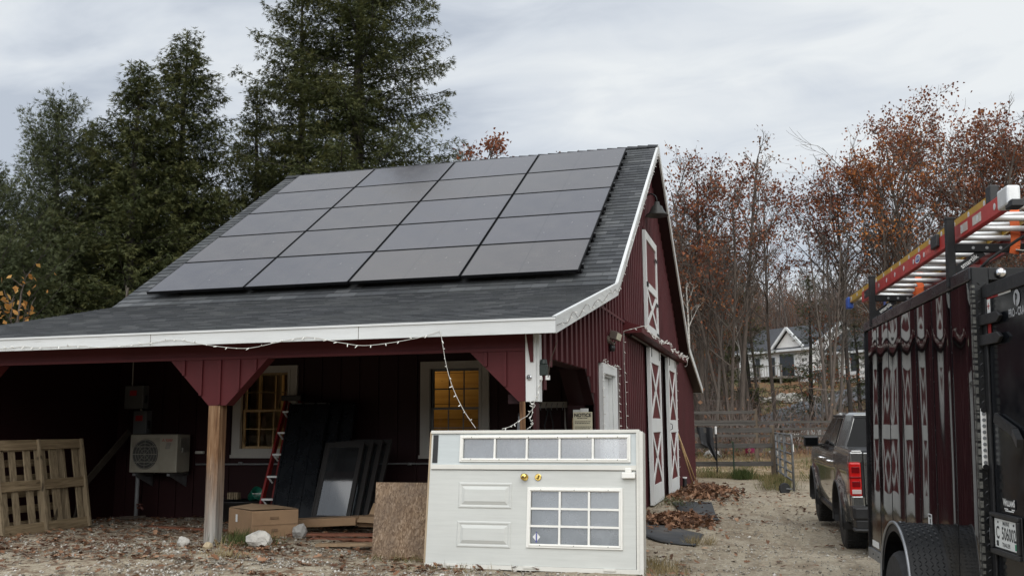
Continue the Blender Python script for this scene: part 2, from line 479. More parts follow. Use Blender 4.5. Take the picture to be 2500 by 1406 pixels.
# ------------------------------------------------------------------ terrain
CTRL = [(-8.7, .4, .37), (-8.6, 1.8, .36), (-5.85, .3, .385), (-2.3, 0, .31), (-1.2, -.1, .29), (-8.9, 3.74, .27), (-7.5, 3.74, .33), (-4.5, 3.6, .34),
        (-2.27, 4, .30), (-2.27, 9, .22), (-2.27, 13, .17), (-2.27, 18.3, .12), (.8, 4.4, .02), (.5, 7.8, -.03), (1.3, -.6, .08), (0, -8.7, .12),
        (.28, 14, .04), (-.2, 20, .07), (-1, 6, .14), (-4, -5, .28), (-9, -5, .35), (-13, 2, .36), (-12, 12, .3), (4, 4, -.02), (3, -4, .03), (4, 14, .0), (-.8, 1.5, .2), (1.6, 20, .05)]
CX = np.array([c[0] for c in CTRL]); CY = np.array([c[1] for c in CTRL]); CZ = np.array([c[2] for c in CTRL])
def sstep(a, b, x):
    t = np.clip((x-a)/(b-a), 0, 1); return t*t*(3-2*t)
def gz_np(x, y):
    x = np.asarray(x, float); y = np.asarray(y, float)
    num = np.zeros_like(x); den = np.zeros_like(x)
    for cx, cy, cz in zip(CX, CY, CZ):
        w = 1.0/((x-cx)**2 + (y-cy)**2 + .8)**1.6
        num += w*cz; den += w
    w0 = 1.0/(14.0**2)**1.6
    z = (num + w0*.15)/(den + w0)
    # wooded hill behind
    yy = np.clip(y-23, 0, None)
    ramp = np.where(yy < 56, 4.7*(yy/56.0)**1.5, 4.7+(yy-56)*.13)
    ramp = np.minimum(ramp, 17)
    right = .38 + .62*sstep(-26, -6, x)
    z = z + ramp*right
    return z
def gz(x, y): return float(gz_np(np.array([x]), np.array([y]))[0])

def ground_mat():
    t = NT('gravel_yard')
    P = t.co('Position')
    g = t.new('ShaderNodeNewGeometry'); sp = t.new('ShaderNodeSeparateXYZ'); t.l.new(g.outputs['Position'], sp.inputs[0])
    # stones
    v = t.new('ShaderNodeTexVoronoi'); v.inputs['Scale'].default_value = 42; t.l.new(P, v.inputs['Vector'])
    v2 = t.new('ShaderNodeTexVoronoi'); v2.inputs['Scale'].default_value = 95; t.l.new(P, v2.inputs['Vector'])
    sc = t.new('ShaderNodeSeparateColor'); t.l.new(v.outputs['Color'], sc.inputs[0])
    sc2 = t.new('ShaderNodeSeparateColor'); t.l.new(v2.outputs['Color'], sc2.inputs[0])
    stone = t.ramp(sc.outputs[0], [(0, (.11, .09, .065)), (.5, (.33, .29, .222)), (.85, (.49, .445, .36)), (1, (.70, .67, .60))])
    stone2 = t.ramp(sc2.outputs[1], [(0, (.11, .09, .064)), (.6, (.32, .28, .213)), (1, (.52, .48, .395))])
    st = t.mix(.55, stone, stone2)
    fine = t.noise(P, 34, 8, .82)
    fines = t.ramp(fine, [(.32, (.19, .155, .108)), (.5, (.345, .298, .218)), (.68, (.505, .447, .345))])
    big = t.noise(P, .75, 6, .65, .5)
    mud = t.noise(t.co('Position', (1, 1, 1), (0, 0, .4)), 1.9, 6, .7, .4)
    col = t.mix(t.ramp(big, [(.36, .25), (.62, .9)]), st, fines)
    col = t.mix(t.ramp(mud, [(.50, 0), (.63, .6)]), col, (.17, .125, .085))
    # wheel tracks along the drive and damp earth in patches
    tr = t.noise(t.co('Position', (2.6, .16, 1)), 1.0, 5, .6, .3)
    rx = t.new('ShaderNodeMapRange'); t.l.new(sp.outputs['X'], rx.inputs[0])
    rx.inputs[1].default_value = -2.0; rx.inputs[2].default_value = -.9; rx.inputs[3].default_value = 0; rx.inputs[4].default_value = 1
    tm = t.math('MULTIPLY', t.ramp(tr, [(.50, 0), (.60, .65)]), rx.outputs[0])
    tm = t.math('MULTIPLY', tm, t.ramp(t.noise(P, 3.1, 6, .7), [(.40, 0), (.58, 1)]))
    col = t.mix(tm, col, (.135, .10, .065))
    # litter tint in front of and under the barn
    lit = t.noise(P, 5.5, 5, .7)
    near = t.new('ShaderNodeMapRange'); t.l.new(sp.outputs['X'], near.inputs[0])
    near.inputs[1].default_value = -3.4; near.inputs[2].default_value = -1.0; near.inputs[3].default_value = 1.0; near.inputs[4].default_value = .22
    lm = t.math('MULTIPLY', t.ramp(lit, [(.44, 0), (.58, 1)]), near.outputs[0])
    col = t.mix(t.math('MULTIPLY', lm, .85), col, t.ramp(t.noise(P, 38, 4, .7), [(.35, (.06, .035, .022)), (.65, (.20, .125, .08))]))
    # grass and straw beyond the yard
    gy = t.new('ShaderNodeMapRange'); t.l.new(sp.outputs['Y'], gy.inputs[0])
    gy.inputs[1].default_value = 17; gy.inputs[2].default_value = 20.5; gy.inputs[3].default_value = 0; gy.inputs[4].default_value = 1
    gn = t.noise(P, 1.3, 6, .65)
    grass = t.ramp(gn, [(.34, (.10, .085, .04)), (.5, (.20, .14, .08)), (.64, (.34, .26, .165))])
    gm = t.math('MULTIPLY', gy.outputs[0], t.ramp(t.noise(P, 2.2, 5, .6), [(.3, .55), (.6, 1)]))
    col = t.mix(gm, col, grass)
    hy = t.new('ShaderNodeMapRange'); t.l.new(sp.outputs['Y'], hy.inputs[0])
    hy.inputs[1].default_value = 27; hy.inputs[2].default_value = 33; hy.inputs[3].default_value = 0; hy.inputs[4].default_value = 1
    hn = t.noise(P, .42, 7, .7, .3)
    hill = t.ramp(hn, [(.30, (.075, .085, .03)), (.42, (.13, .12, .055)), (.52, (.15, .085, .045)), (.64, (.20, .10, .05)), (.75, (.10, .065, .04))])
    col = t.mix(hy.outputs[0], col, hill)
    t.set('Base Color', col); t.set('Roughness', .92); t.set('Specular IOR Level', .15)
    h = t.mix(.5, v.outputs['Distance'], t.noise(P, 60, 4))
    h = t.mix(.35, h, mud)
    t.bump(h, .7, .025)
    return t.mat
M['ground'] = ground_mat()

def make_ground():
    def seg(a, b, s): return list(np.arange(a, b-1e-6, s))
    xs = seg(-1500, -200, 260)+seg(-200, -40, 16)+seg(-40, -12, 1.4)+seg(-12, 4, .085)+seg(4, 14, .8)+seg(14, 60, 2.4)+seg(60, 220, 16)+seg(220, 1501, 320)
    ys = seg(-1500, -100, 280)+seg(-100, -20, 8)+seg(-20, -6, .8)+seg(-6, 6, .085)+seg(6, 16, .16)+seg(16, 26, .4)+seg(26, 100, 1.6)+seg(100, 200, 8)+seg(200, 1501, 130)
    X, Y = np.meshgrid(np.array(xs), np.array(ys))
    Z = gz_np(X, Y)
    r = np.random.default_rng(3)
    near = (np.abs(X+4) < 8.5) & (Y > -6.5) & (Y < 17)
    und = .012*np.sin(X*3.1+np.sin(Y*2.3))*np.cos(Y*2.7+.7*np.sin(X*1.9)) + .008*np.sin(X*7.3+Y*5.1)*np.sin(Y*8.7-X*2.2)
    Z = Z + near*(und + r.normal(0, .0035, X.shape))
    far = (Y > 24)
    Z = Z + far*(.05*np.sin(X*.55+1.3*np.sin(Y*.31))*np.sin(Y*.47) + r.normal(0, .025, X.shape)*(Y < 110))
    nx = len(xs); ny = len(ys)
    idx = np.arange(nx*ny).reshape(ny, nx)
    F = np.stack([idx[:-1, :-1], idx[:-1, 1:], idx[1:, 1:], idx[1:, :-1]], -1).reshape(-1, 4)
    o = np_mesh('ground', np.stack([X, Y, Z], -1).reshape(-1, 3), F, M['ground'], smooth=True)
    tag(o, kind='structure')
make_ground()

# ------------------------------------------------------------------ barn
XL, XR = -10.0, -1.993            # roof edges
XG = -2.27                        # gable wall face
YM = 9.0916                       # ridge line
PROF = [(0.0, 2.622), (3.74, 3.479), (YM, 6.965), (2*YM-3.74, 3.479), (2*YM, 2.622)]
TH = .135
def zroof(y):
    for (a, za), (b, zb) in zip(PROF, PROF[1:]):
        if a <= y <= b: return za + (zb-za)*(y-a)/(b-a)
    return PROF[0][1]
barn = thing('barn', 'dark red board and batten barn with shingled roof and open front porch', 'barn', (-6.0, 9.1, 0.1))

def shingle_mat():
    t = NT('asphalt_shingle')
    uv = t.new('ShaderNodeUVMap')
    br = t.new('ShaderNodeTexBrick'); br.offset = .37; br.squash = 1
    br.inputs['Scale'].default_value = 1; br.inputs['Brick Width'].default_value = .24; br.inputs['Row Height'].default_value = .142
    br.inputs['Mortar Size'].default_value = .0035; br.inputs['Mortar Smooth'].default_value = .2; br.inputs['Bias'].default_value = 0
    br.inputs['Color1'].default_value = (0, 0, 0, 1); br.inputs['Color2'].default_value = (1, 1, 1, 1); br.inputs['Mortar'].default_value = (.0, .0, .0, 1)
    t.l.new(uv.outputs[0], br.inputs['Vector'])
    col = t.ramp(br.outputs['Color'], [(0, (.022, .024, .027)), (.35, (.043, .046, .050)), (.7, (.068, .072, .077)), (1, (.125, .128, .131))])
    P = t.co('Position')
    gran = t.noise(P, 160, 2, .7)
    col = t.mix(.35, col, t.ramp(gran, [(.35, (.018, .02, .023)), (.65, (.12, .125, .132))]))
    blot = t.noise(P, .9, 6, .65)
    col = t.mix(t.ramp(blot, [(.42, 0), (.68, .5)]), col, (.078, .082, .080))
    col = t.mix(t.ramp(br.outputs['Fac'], [(0, 0), (1, .55)]), col, (.02, .021, .023))
    t.set('Base Color', col); t.set('Roughness', .85); t.set('Specular IOR Level', .3)
    t.bump(gran, .3, .003)
    return t.mat
M['shingle'] = shingle_mat(); M['shingle_edge'] = simple('shingle_edge', (.03, .032, .035), .9)

def make_roof():
    me = bpy.data.meshes.new('roof')
    vs = []; fs = []; uvs = []
    def quad(p, uv):
        b = len(vs); vs.extend(p); fs.append((b, b+1, b+2, b+3)); uvs.extend(uv)
    voff = 0
    for k in range(4):
        (ya, za), (yb, zb) = PROF[k], PROF[k+1]
        up = k < 2
        if not up: (ya, za), (yb, zb) = (yb, zb), (ya, za)       # always from the lower edge up
        L = math.hypot(yb-ya, zb-za); ty = (yb-ya)/L; tz = (zb-za)/L
        ny, nz = (-tz, ty) if up else (tz, -ty)
        n = int(round(L/.142)); e = L/n; lip = .0095
        for i in range(n):
            s0 = i*e; s1 = (i+1)*e
            p0 = (ya+ty*s0+ny*lip, za+tz*s0+nz*lip); p1 = (ya+ty*s1, za+tz*s1)
            v0 = (voff+i)*.142; v1 = v0+.142
            quad([(XL, *p0), (XR, *p0), (XR, *p1), (XL, *p1)], [(XL, v0), (XR, v0), (XR, v1), (XL, v1)])
            b0 = (ya+ty*s0, za+tz*s0)
            quad([(XL, *b0), (XR, *b0), (XR, *p0), (XL, *p0)], [(XL, v0+.03), (XR, v0+.03), (XR, v0+.034), (XL, v0+.034)])
        voff += n+3
    off = barn.location
    vs2 = [(a-off.x, b-off.y, c-off.z) for a, b, c in vs]
    me.from_pydata(vs2, [], fs); me.materials.append(M['shingle'])
    ul = me.uv_layers.new(name='UVMap')
    ul.data.foreach_set('uv', [c for p in uvs for c in p])
    o = bpy.data.objects.new('roof', me); COL.objects.link(o); o.parent = barn
    # ridge cap
    mb = MB()
    x = XL
    while x < XR-.05:
        x1 = min(x+.2, XR); d = .012
        for s in (-1, 1):
            mb.face([(x, YM, 6.99+d), (x1, YM, 6.984), (x1, YM+s*.14, 6.90), (x, YM+s*.14, 6.90+d)])
        x = x1
    mb.build('ridge_cap', M['shingle'], o)
    # deck below the shingles: two skins
    lo = [(y, z-TH) for y, z in PROF]; hi = [(y, z-.012) for y, z in PROF]
    mb = MB()
    poly = hi + lo[::-1]
    n = len(PROF)
    x0, x1 = XL+.03, XR-.03
    for i in range(n-1):
        a, b, c, d = hi[i], hi[i+1], lo[i+1], lo[i]
        mb.prism([(x0, *a), (x0, *b), (x0, *c), (x0, *d)], (x1-x0, 0, 0))
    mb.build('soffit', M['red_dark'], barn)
    # rake boards and drip edge
    for side, (xa, w) in (('r', (XR-.028, .03)), ('l', (XL-.002, .03))):
        mb = MB(); dr = MB()
        for i in range(n-1):
            (ya, za), (yb, zb) = PROF[i], PROF[i+1]
            mb.prism([(xa, ya, za-.02), (xa, yb, zb-.02), (xa, yb, zb-TH-.018), (xa, ya, za-TH-.018)], (w, 0, 0))
            if side == 'r':
                dr.prism([(xa-.01, ya, za+.012), (xa-.01, yb, zb+.012), (xa-.01, yb, zb-.02), (xa-.01, ya, za-.02)], (w+.012, 0, 0))
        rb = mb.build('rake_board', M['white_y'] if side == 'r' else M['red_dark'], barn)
        if side == 'r': dr.build('drip_edge', M['white_y'], rb)
    for ya, yb in ((-.032, -.002), (2*YM+.002, 2*YM+.032)):
        mb = MB(); mb.box(XL, XR+.002, ya, yb, 2.622-.150, 2.608)
        f = mb.build('fascia', M['white'], barn)
        mb = MB()
        for x in (-8.9, -6.45, -4.02): mb.box(x-.0025, x+.0025, ya-.0015, yb, 2.474, 2.60)
        mb.build('board_joint', M['wire_brown'], f)
        mb = MB(); s = -1 if ya < 0 else 1; yy = ya-.012 if s < 0 else ya
        mb.box(XL, XR+.004, yy, yy+.042, 2.598, 2.619)
        mb.build('drip_edge', M['white'], f)
make_roof()

def arch_hole(y):
    pts = [(.42, 1.82), (.93, 2.29), (2.72, 2.29), (3.29, 1.86)]
    for (a, za), (b, zb) in zip(pts, pts[1:]):
        if a-1e-6 <= y <= b+1e-6: return za+(zb-za)*(y-a)/(b-a)
def make_gable():
    Y0, Y1 = .3, 2*YM-.3
    holes = [(3.84, 4.78, 2.30), (9.40, 10.95, 2.93)]
    bp = [Y0, .42, .93, 2.72, 3.29, 3.74, 3.84, 4.78, 9.0916, 9.40, 10.95, 2*YM-3.74, Y1]
    mb = MB(); T = .11
    base = lambda y: gz(XG+.1, y)-.25
    def top(y): return zroof(y)-TH+.01
    def bottom(y, ym):
        if .42 <= ym <= 3.29: return arch_hole(y)
        for a, b, z in holes:
            if a <= ym <= b: return z
        return base(y)
    for a, b in zip(bp, bp[1:]):
        m = (a+b)/2
        mb.prism([(XG-T, a, bottom(a, m)), (XG-T, b, bottom(b, m)), (XG-T, b, top(b)), (XG-T, a, top(a))], (T, 0, 0))
    # battens, split where the trim and openings sit
    y = .52; k = 0
    while y < Y1-.05:
        w = .10
        z0 = base(y)
        if .40 < y < 3.32: z0 = max(arch_hole(min(max(y-w/2, .42), 3.29)), arch_hole(min(max(y+w/2, .42), 3.29)))+.0
        zt = min(top(y-w/2), top(y+w/2))
        segs = [(z0, zt)]
        def cut(segs, a, b):
            r = []
            for p, q in segs:
                if b <= p or a >= q: r.append((p, q)); continue
                if p < a-.02: r.append((p, a))
                if q > b+.02: r.append((b, q))
            return r
        if 3.68 < y+w/2 and y-w/2 < 4.94: segs = cut(segs, -1, 2.43)
        if 5.78 < y+w/2 and y-w/2 < 13.36: segs = cut(segs, 2.98, 3.22)
        if 9.3 < y+w/2 and y-w/2 < 11.05: segs = cut(segs, -1, 2.98)
        if 8.15 < y+w/2 and y-w/2 < 9.93: segs = cut(segs, 3.22, 5.18)
        for p, q in segs:
            lift = .052 if p > 3.19 and 3.74 < y < 14.5 else .042
            mb.box(XG-.004, XG+lift, y-w/2, y+w/2, p, q, 1)
        y += .215 if y > 5.6 else .262; k += 1
    # projecting drip band where the upper siding laps the lower siding
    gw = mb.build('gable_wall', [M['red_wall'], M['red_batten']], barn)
    mb = MB()
    for a, b in ((3.74, 5.80), (13.36, 14.44)):
        mb = MB(); mb.box(XG-.002, XG+.045, a, b, 3.17, 3.205)
        mb.build('drip_band', M['red_trim'], gw)
    # edges of the porch opening: angled and level boards of the reveal
    mb = MB()
    mb.prism([(XG-.20, .93, 2.29), (XG-.20, 2.72, 2.29), (XG-.20, 2.72, 2.36), (XG-.20, .93, 2.36)], (.09, 0, 0))
    for (ya, za), (yb, zb) in (((.42, 1.82), (.93, 2.29)), ((2.72, 2.29), (3.29, 1.86))):
        mb.prism([(XG-.32, ya, za), (XG-.32, yb, zb), (XG-.32, yb, zb+.09), (XG-.32, ya, za+.09)], (.33, 0, 0))
    mb.box(XG-.34, XG+.012, 3.29, 3.36, .1, 1.87)
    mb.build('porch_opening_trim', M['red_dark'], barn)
    mb = MB()
    mb.box(XG-.04, XG+.03, Y1-.11, Y1+.004, .0, 2.45)
    mb.build('corner_board', M['white_z'], barn)
    # far long wall and hidden left end wall close the building
    mb = MB(); mb.box(-9.78, XG-.11, Y1-.12, Y1, .0, 2.47)
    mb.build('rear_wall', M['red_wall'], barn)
    mb = MB()
    bpl = [Y0, 3.74, YM, 2*YM-3.74, Y1]
    for a, b in zip(bpl, bpl[1:]):
        mb.prism([(-9.88, a, 0), (-9.88, b, 0), (-9.88, b, top(b)), (-9.88, a, top(a))], (.1, 0, 0))
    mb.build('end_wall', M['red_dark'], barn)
make_gable()

def make_porch():
    # inner wall with the two window openings
    YB = 3.74
    wins = [(-7.62, -6.86, 1.30, 2.40), (-4.66, -3.94, 1.30, 2.40)]
    xs = [-9.78] + [v for w in wins for v in w[:2]] + [XG-.11]
    mb = MB(); T = .12; z0, z1 = .05, 3.3
    for i in range(len(xs)-1):
        a, b = xs[i], xs[i+1]
        win = next((w for w in wins if abs(w[0]-a) < 1e-6), None)
        if win:
            mb.box(a, b, YB, YB+T, z0, win[2]); mb.box(a, b, YB, YB+T, win[3], z1)
        else: mb.box(a, b, YB, YB+T, z0, z1)
    x = -9.6
    while x < XG-.15:
        if not any(w[0]-.15 < x < w[1]+.15 for w in wins):
            mb.box(x-.022, x+.022, YB-.02, YB+.004, z0, z1)
        x += .295
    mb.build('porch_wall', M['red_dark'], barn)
    # front beam
    mb = MB(); mb.box(-9.8, -2.37, .3, .45, 2.345, 2.62)
    mb.box(-9.8, -2.37, .282, .302, 2.335, 2.365)
    mb.build('beam', M['red_trim'], barn)
    # posts
    for nm, x0, x1, zt, zb in (('post', -5.925, -5.785, 1.845, gz(-5.85, .37)-.08), ('post', -2.44, -2.30, 1.845, gz(-2.37, .37)-.08), ('post', -9.42, -9.28, 1.845, gz(-9.3, .37)-.08)):
        mb = MB(); mb.box(x0, x1, .3, .44, zb, zt)
        p = mb.build(nm, M['post_wood'], barn, bevel=.006)
    def gusset(poly, battens):
        mb = MB()
        mb.prism([(x, .296, z) for x, z in poly], (0, .15, 0))
        for x, za, zb in battens: mb.box(x-.016, x+.016, .274, .297, za, zb)
        g = mb.build('bracket', M['red_trim'], barn)
        return g
    gusset([(-6.42, 2.335), (-5.22, 2.335), (-5.71, 1.842), (-5.925, 1.842)], [(-6.24, 2.17, 2.33), (-6.02, 1.95, 2.33), (-5.79, 1.85, 2.33), (-5.56, 2.01, 2.33), (-5.36, 2.21, 2.33)])
    gusset([(-2.95, 2.335), (-2.366, 2.335), (-2.366, 1.842), (-2.45, 1.842)], [(-2.78, 2.19, 2.33), (-2.58, 1.99, 2.33)])
    gusset([(-9.78, 2.335), (-8.73, 2.335), (-9.22, 1.842), (-9.43, 1.842)], [(-8.9, 2.18, 2.33), (-9.1, 1.99, 2.33)])
    # white corner board over the right post
    mb = MB(); mb.box(-2.366, -2.262, .268, .30, 1.836, 2.50); mb.box(-2.29, -2.235, .30, .40, 1.836, 2.50)
    c = mb.build('corner_board', M['white_z'], barn)
    mb = MB(); mb.prism([(-2.355, .266, 2.495), (-2.285, .266, 2.495), (-2.285, .266, 2.22), (-2.315, .266, 2.22)], (0, -.012, 0))
    mb.build('red_inset', M['red_trim'], c)
    # round cleat on the corner board
    mb = MB(); mb.lathe([(.026, 0), (.026, .012), (.02, .016)], (-2.33, .268, 2.07), (0, -1, 0), 18)
    for dx in (-.008, .008): mb.box(-2.33+dx-.002, -2.33+dx+.002, .250, .262, 2.058, 2.082, 1)
    mb.box(-2.336, -2.324, .250, .262, 2.068, 2.072, 1)
    mb.build('round_cleat', [M['chrome'], M['label_black']], c)
    # windows
    for k, (a, b, z0, z1) in enumerate(wins):
        mb = MB(); w = .105
        mb.box(a-w-.035, a, YB-.045, YB+.0, z0-.09, z1+.10); mb.box(b, b+w+.035, YB-.045, YB+.0, z0-.09, z1+.10)
        mb.box(a, b, YB-.045, YB+.0, z1, z1+.10); mb.box(a-w-.05, b+w+.05, YB-.06, YB+.0, z0-.135, z0-.09); mb.box(a, b, YB-.045, YB, z0-.09, z0)
        # stepped inner moulding
        for (p, q, r, s) in ((a-.035, a, z0, z1), (b, b+.035, z0, z1)): mb.box(p, q, YB-.058, YB-.043, r, s)
        mb.box(a-.035, b+.035, YB-.058, YB-.043, z1, z1+.035)
        win = mb.build('window', M['cream_trim'], barn)
        mb = MB(); zc = (z0+z1)/2; fr = .032
        for (p, q, yo) in ((z0, zc+.015, 0), (zc-.015, z1, .03)):
            y0, y1 = YB+.02+yo, YB+.048+yo
            mb.box(a, a+fr, y0, y1, p, q); mb.box(b-fr, b, y0, y1, p, q); mb.box(a+fr, b-fr, y0, y1, p, p+fr); mb.box(a+fr, b-fr, y0, y1, q-fr, q)
            for j in (1, 2):
                x = a+fr+(b-a-2*fr)*j/3; mb.box(x-.007, x+.007, y0+.006, y1-.006, p+fr, q-fr)
            zz = (p+q)/2; mb.box(a+fr, b-fr, y0+.007, y1-.007, zz-.007, zz+.007)
        sh = mb.build('sash', M['grey_pvc'] if k == 1 else M['stud'], win)
        mb = MB(); mb.face([(a+.01, YB+.035, z0+.01), (b-.01, YB+.035, z0+.01), (b-.01, YB+.035, z1-.01), (a+.01, YB+.035, z1-.01)])
        mb.build('pane', M['glass'], sh)
    # room behind the windows: plywood lining, studs, dark rest
    mb = MB()
    for z in np.arange(.3, 3.3, .235): mb.box(-5.9, -3.2, 5.0, 5.05, z, z+.228)
    mb.build('plywood_lining', M['plywood'], barn)
    mb = MB()
    for x in (-7.9, -7.5, -7.12, -6.72): mb.box(x-.02, x+.02, 4.62, 4.71, .3, 3.2)
    mb.box(-8.2, -6.3, 4.9, 4.93, .3, 3.2)
    mb.build('stud_wall', M['stud'], barn)
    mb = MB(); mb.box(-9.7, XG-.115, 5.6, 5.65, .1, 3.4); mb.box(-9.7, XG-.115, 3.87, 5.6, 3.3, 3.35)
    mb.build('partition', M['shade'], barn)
    # lit room behind the right window
    ld = bpy.data.lights.new('room_lamp', 'POINT'); ld.energy = 15; ld.color = (1, .72, .36); ld.shadow_soft_size = .12
    lo = bpy.data.objects.new('room_lamp', ld); COL.objects.link(lo); lo.location = (-5.35, 4.3, 2.75)
make_porch()

def xbrace(mb, x, ya, yb, za, zb, w, t=.012):
    for (p, q) in (((ya, za), (yb, zb)), ((ya, zb), (yb, za))):
        d = V(0, q[0]-p[0], q[1]-p[1]); s = V(0, -d.z, d.y).normalized()*w/2
        P = V(x, *p); Q = V(x, *q); f = s.length*abs(d.y)/abs(d.z)*0
        mb.prism([P-s, Q-s, Q+s, P+s], (t, 0, 0)); x += .004
def make_doors():
    xf = XG+.085
    for k, (y0, y1, zb, zt) in enumerate(((7.92, 9.48, .235, 2.965), (10.78, 12.34, .175, 2.985))):
        d = thing('sliding_door', None, None); d.parent = barn; d.location = V(xf, y0, zb) - barn.location
        mb = MB(); mb.box(xf, xf+.04, y0+.02, y1-.02, zb+.02, zt-.02)
        for y in np.arange(y0+.2, y1-.1, .2): mb.box(xf+.038, xf+.044, y-.004, y+.004, zb+.05, zt-.05)
        mb.build('door_panel', M['red_door'], d)
        xw = xf+.04; t = .022; st = .125
        H = zt-zb; zm0 = zb+H*.455; zm1 = zb+H*.545
        mb = MB()
        mb.box(xf-.001, xw+t, y0, y0+st, zb, zt); mb.box(xf-.001, xw+t, y1-st, y1, zb, zt)
        mb.box(xw, xw+t-.001, y0+st, y1-st, zt-.26, zt); mb.box(xw, xw+t-.001, y0+st, y1-st, zb, zb+.33); mb.box(xw, xw+t-.001, y0+st, y1-st, zm0, zm1)
        for a, b in ((zb+.33, zm0), (zm1, zt-.26)): xbrace(mb, xw+.001, y0+st, y1-st, a, b, .10)
        mb.build('white_frame', M['white_z'], d)
        mb = MB()
        for y in (y0+.22, y1-.22):
            mb = MB(); mb.box(xw+t, xw+t+.008, y-.022, y+.022, zt-.16, zt+.07); mb.build('hanger_strap', M['black_metal'], d)
        if k == 1:
            mb = MB(); mb.tube([(xw+t, y0+.06, zm0+.05), (xw+t+.04, y0+.06, zm0+.07), (xw+t+.04, y0+.06, zm0+.16), (xw+t, y0+.06, zm0+.18)], .009, 6)
            mb.build('handle', M['black_metal'], d)
    # track hood
    mb = MB(); ya, yb = 5.82, 13.32
    mb.prism([(XG, ya, 3.22), (XG+.30, ya, 3.12), (XG+.30, ya, 3.02), (XG, ya, 3.02)], (0, yb-ya, 0))
    h = mb.build('track_hood', M['red_trim'], barn)
    mb = MB(); mb.tube([(XG+.115, ya+.1, 2.99), (XG+.115, yb-.1, 2.99)], .02, 6); mb.build('track', M['black_metal'], h)
    # dark opening between the doors, with jambs and a near-black bay behind in place of shade
    mb = MB()
    mb.box(XG-.13, XG+.03, 9.36, 9.40, .1, 2.95); mb.box(XG-.13, XG+.03, 10.95, 10.99, .1, 2.95); mb.box(XG-.13, XG+.05, 10.5, 10.56, .1, 2.93)
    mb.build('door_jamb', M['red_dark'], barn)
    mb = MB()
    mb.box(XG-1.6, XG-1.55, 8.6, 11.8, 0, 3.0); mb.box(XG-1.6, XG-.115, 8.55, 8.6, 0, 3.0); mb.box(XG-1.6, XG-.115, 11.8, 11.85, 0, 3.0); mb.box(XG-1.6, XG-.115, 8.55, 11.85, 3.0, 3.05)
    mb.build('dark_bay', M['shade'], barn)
    # loft door
    y0, y1, z0, z1 = 8.20, 9.88, 3.24, 5.14; xb = XG+.03; w = .13; zm = 4.08
    ld = thing('loft_door', None, None); ld.parent = barn; ld.location = V(xb, y0, z0)-barn.location
    mb = MB(); mb.box(xb, xb+.03, y0+.03, y1-.03, z0+.03, z1-.03); mb.build('door_panel', M['red_door'], ld)
    mb = MB(); a, b = xb-.002, xb+.055
    mb.box(a, b, y0, y0+w, z0, z1); mb.box(a, b, y1-w, y1, z0, z1); mb.box(a, b-.001, y0+w, y1-w, z1-.15, z1); mb.box(a, b-.001, y0+w, y1-w, z0, z0+.17); mb.box(a, b-.001, y0+w, y1-w, zm-.02, zm+.12)
    xbrace(mb, xb+.031, y0+w, y1-w, z0+.17, zm-.02, .10)
    mb.build('white_frame', M['white_z'], ld)
    for z in (z0+.09, zm-.16, z1-.34):
        mb = MB(); mb.box(b, b+.008, y1-.32, y1+.05, z-.025, z+.025); mb.build('strap_hinge', M['black_metal'], ld)
    mb = MB(); mb.box(b, b+.02, y0+.01, y0+.18, zm+.02, zm+.1)
    mb.build('latch', M['black_metal'], ld)
    # side door with deep white casing, ajar
    y0, y1, zt = 3.84, 4.78, 2.30; zb = gz(XG, 4.3)
    sd = thing('side_door', None, None); sd.parent = barn; sd.location = V(XG, y0, zb)-barn.location
    mb = MB()
    mb.box(XG-.002, XG+.05, y0-.135, y0, zb, zt+.13); mb.box(XG-.002, XG+.05, y1, y1+.135, zb, zt+.13); mb.box(XG-.002, XG+.049, y0, y1, zt, zt+.13)
    mb.box(XG-.115, XG-.003, y0-.002, y0+.03, zb, zt); mb.box(XG-.115, XG-.003, y1-.03, y1+.002, zb, zt); mb.box(XG-.115, XG-.003, y0+.03, y1-.03, zt-.03, zt+.002)
    mb.build('casing', M['white_z'], sd)
    mb = MB(); mb.box(XG-.10, XG-.055, y0+.20, y1-.035, zb+.03, zt-.035); mb.box(XG-.055, XG-.047, y0+.36, y1-.2, zb+.3, zb+1.0); mb.box(XG-.055, XG-.047, y0+.36, y1-.2, zb+1.15, zt-.3)
    mb.build('door_leaf', M['white_z'], sd)
    mb = MB(); mb.box(XG-.40, XG-.36, y0-.3, y1+.3, zb, zt+.1); mb.build('void_shade_sheet', M['shade'], sd)  # near-black sheet put in for the shade behind the door gap
make_doors()

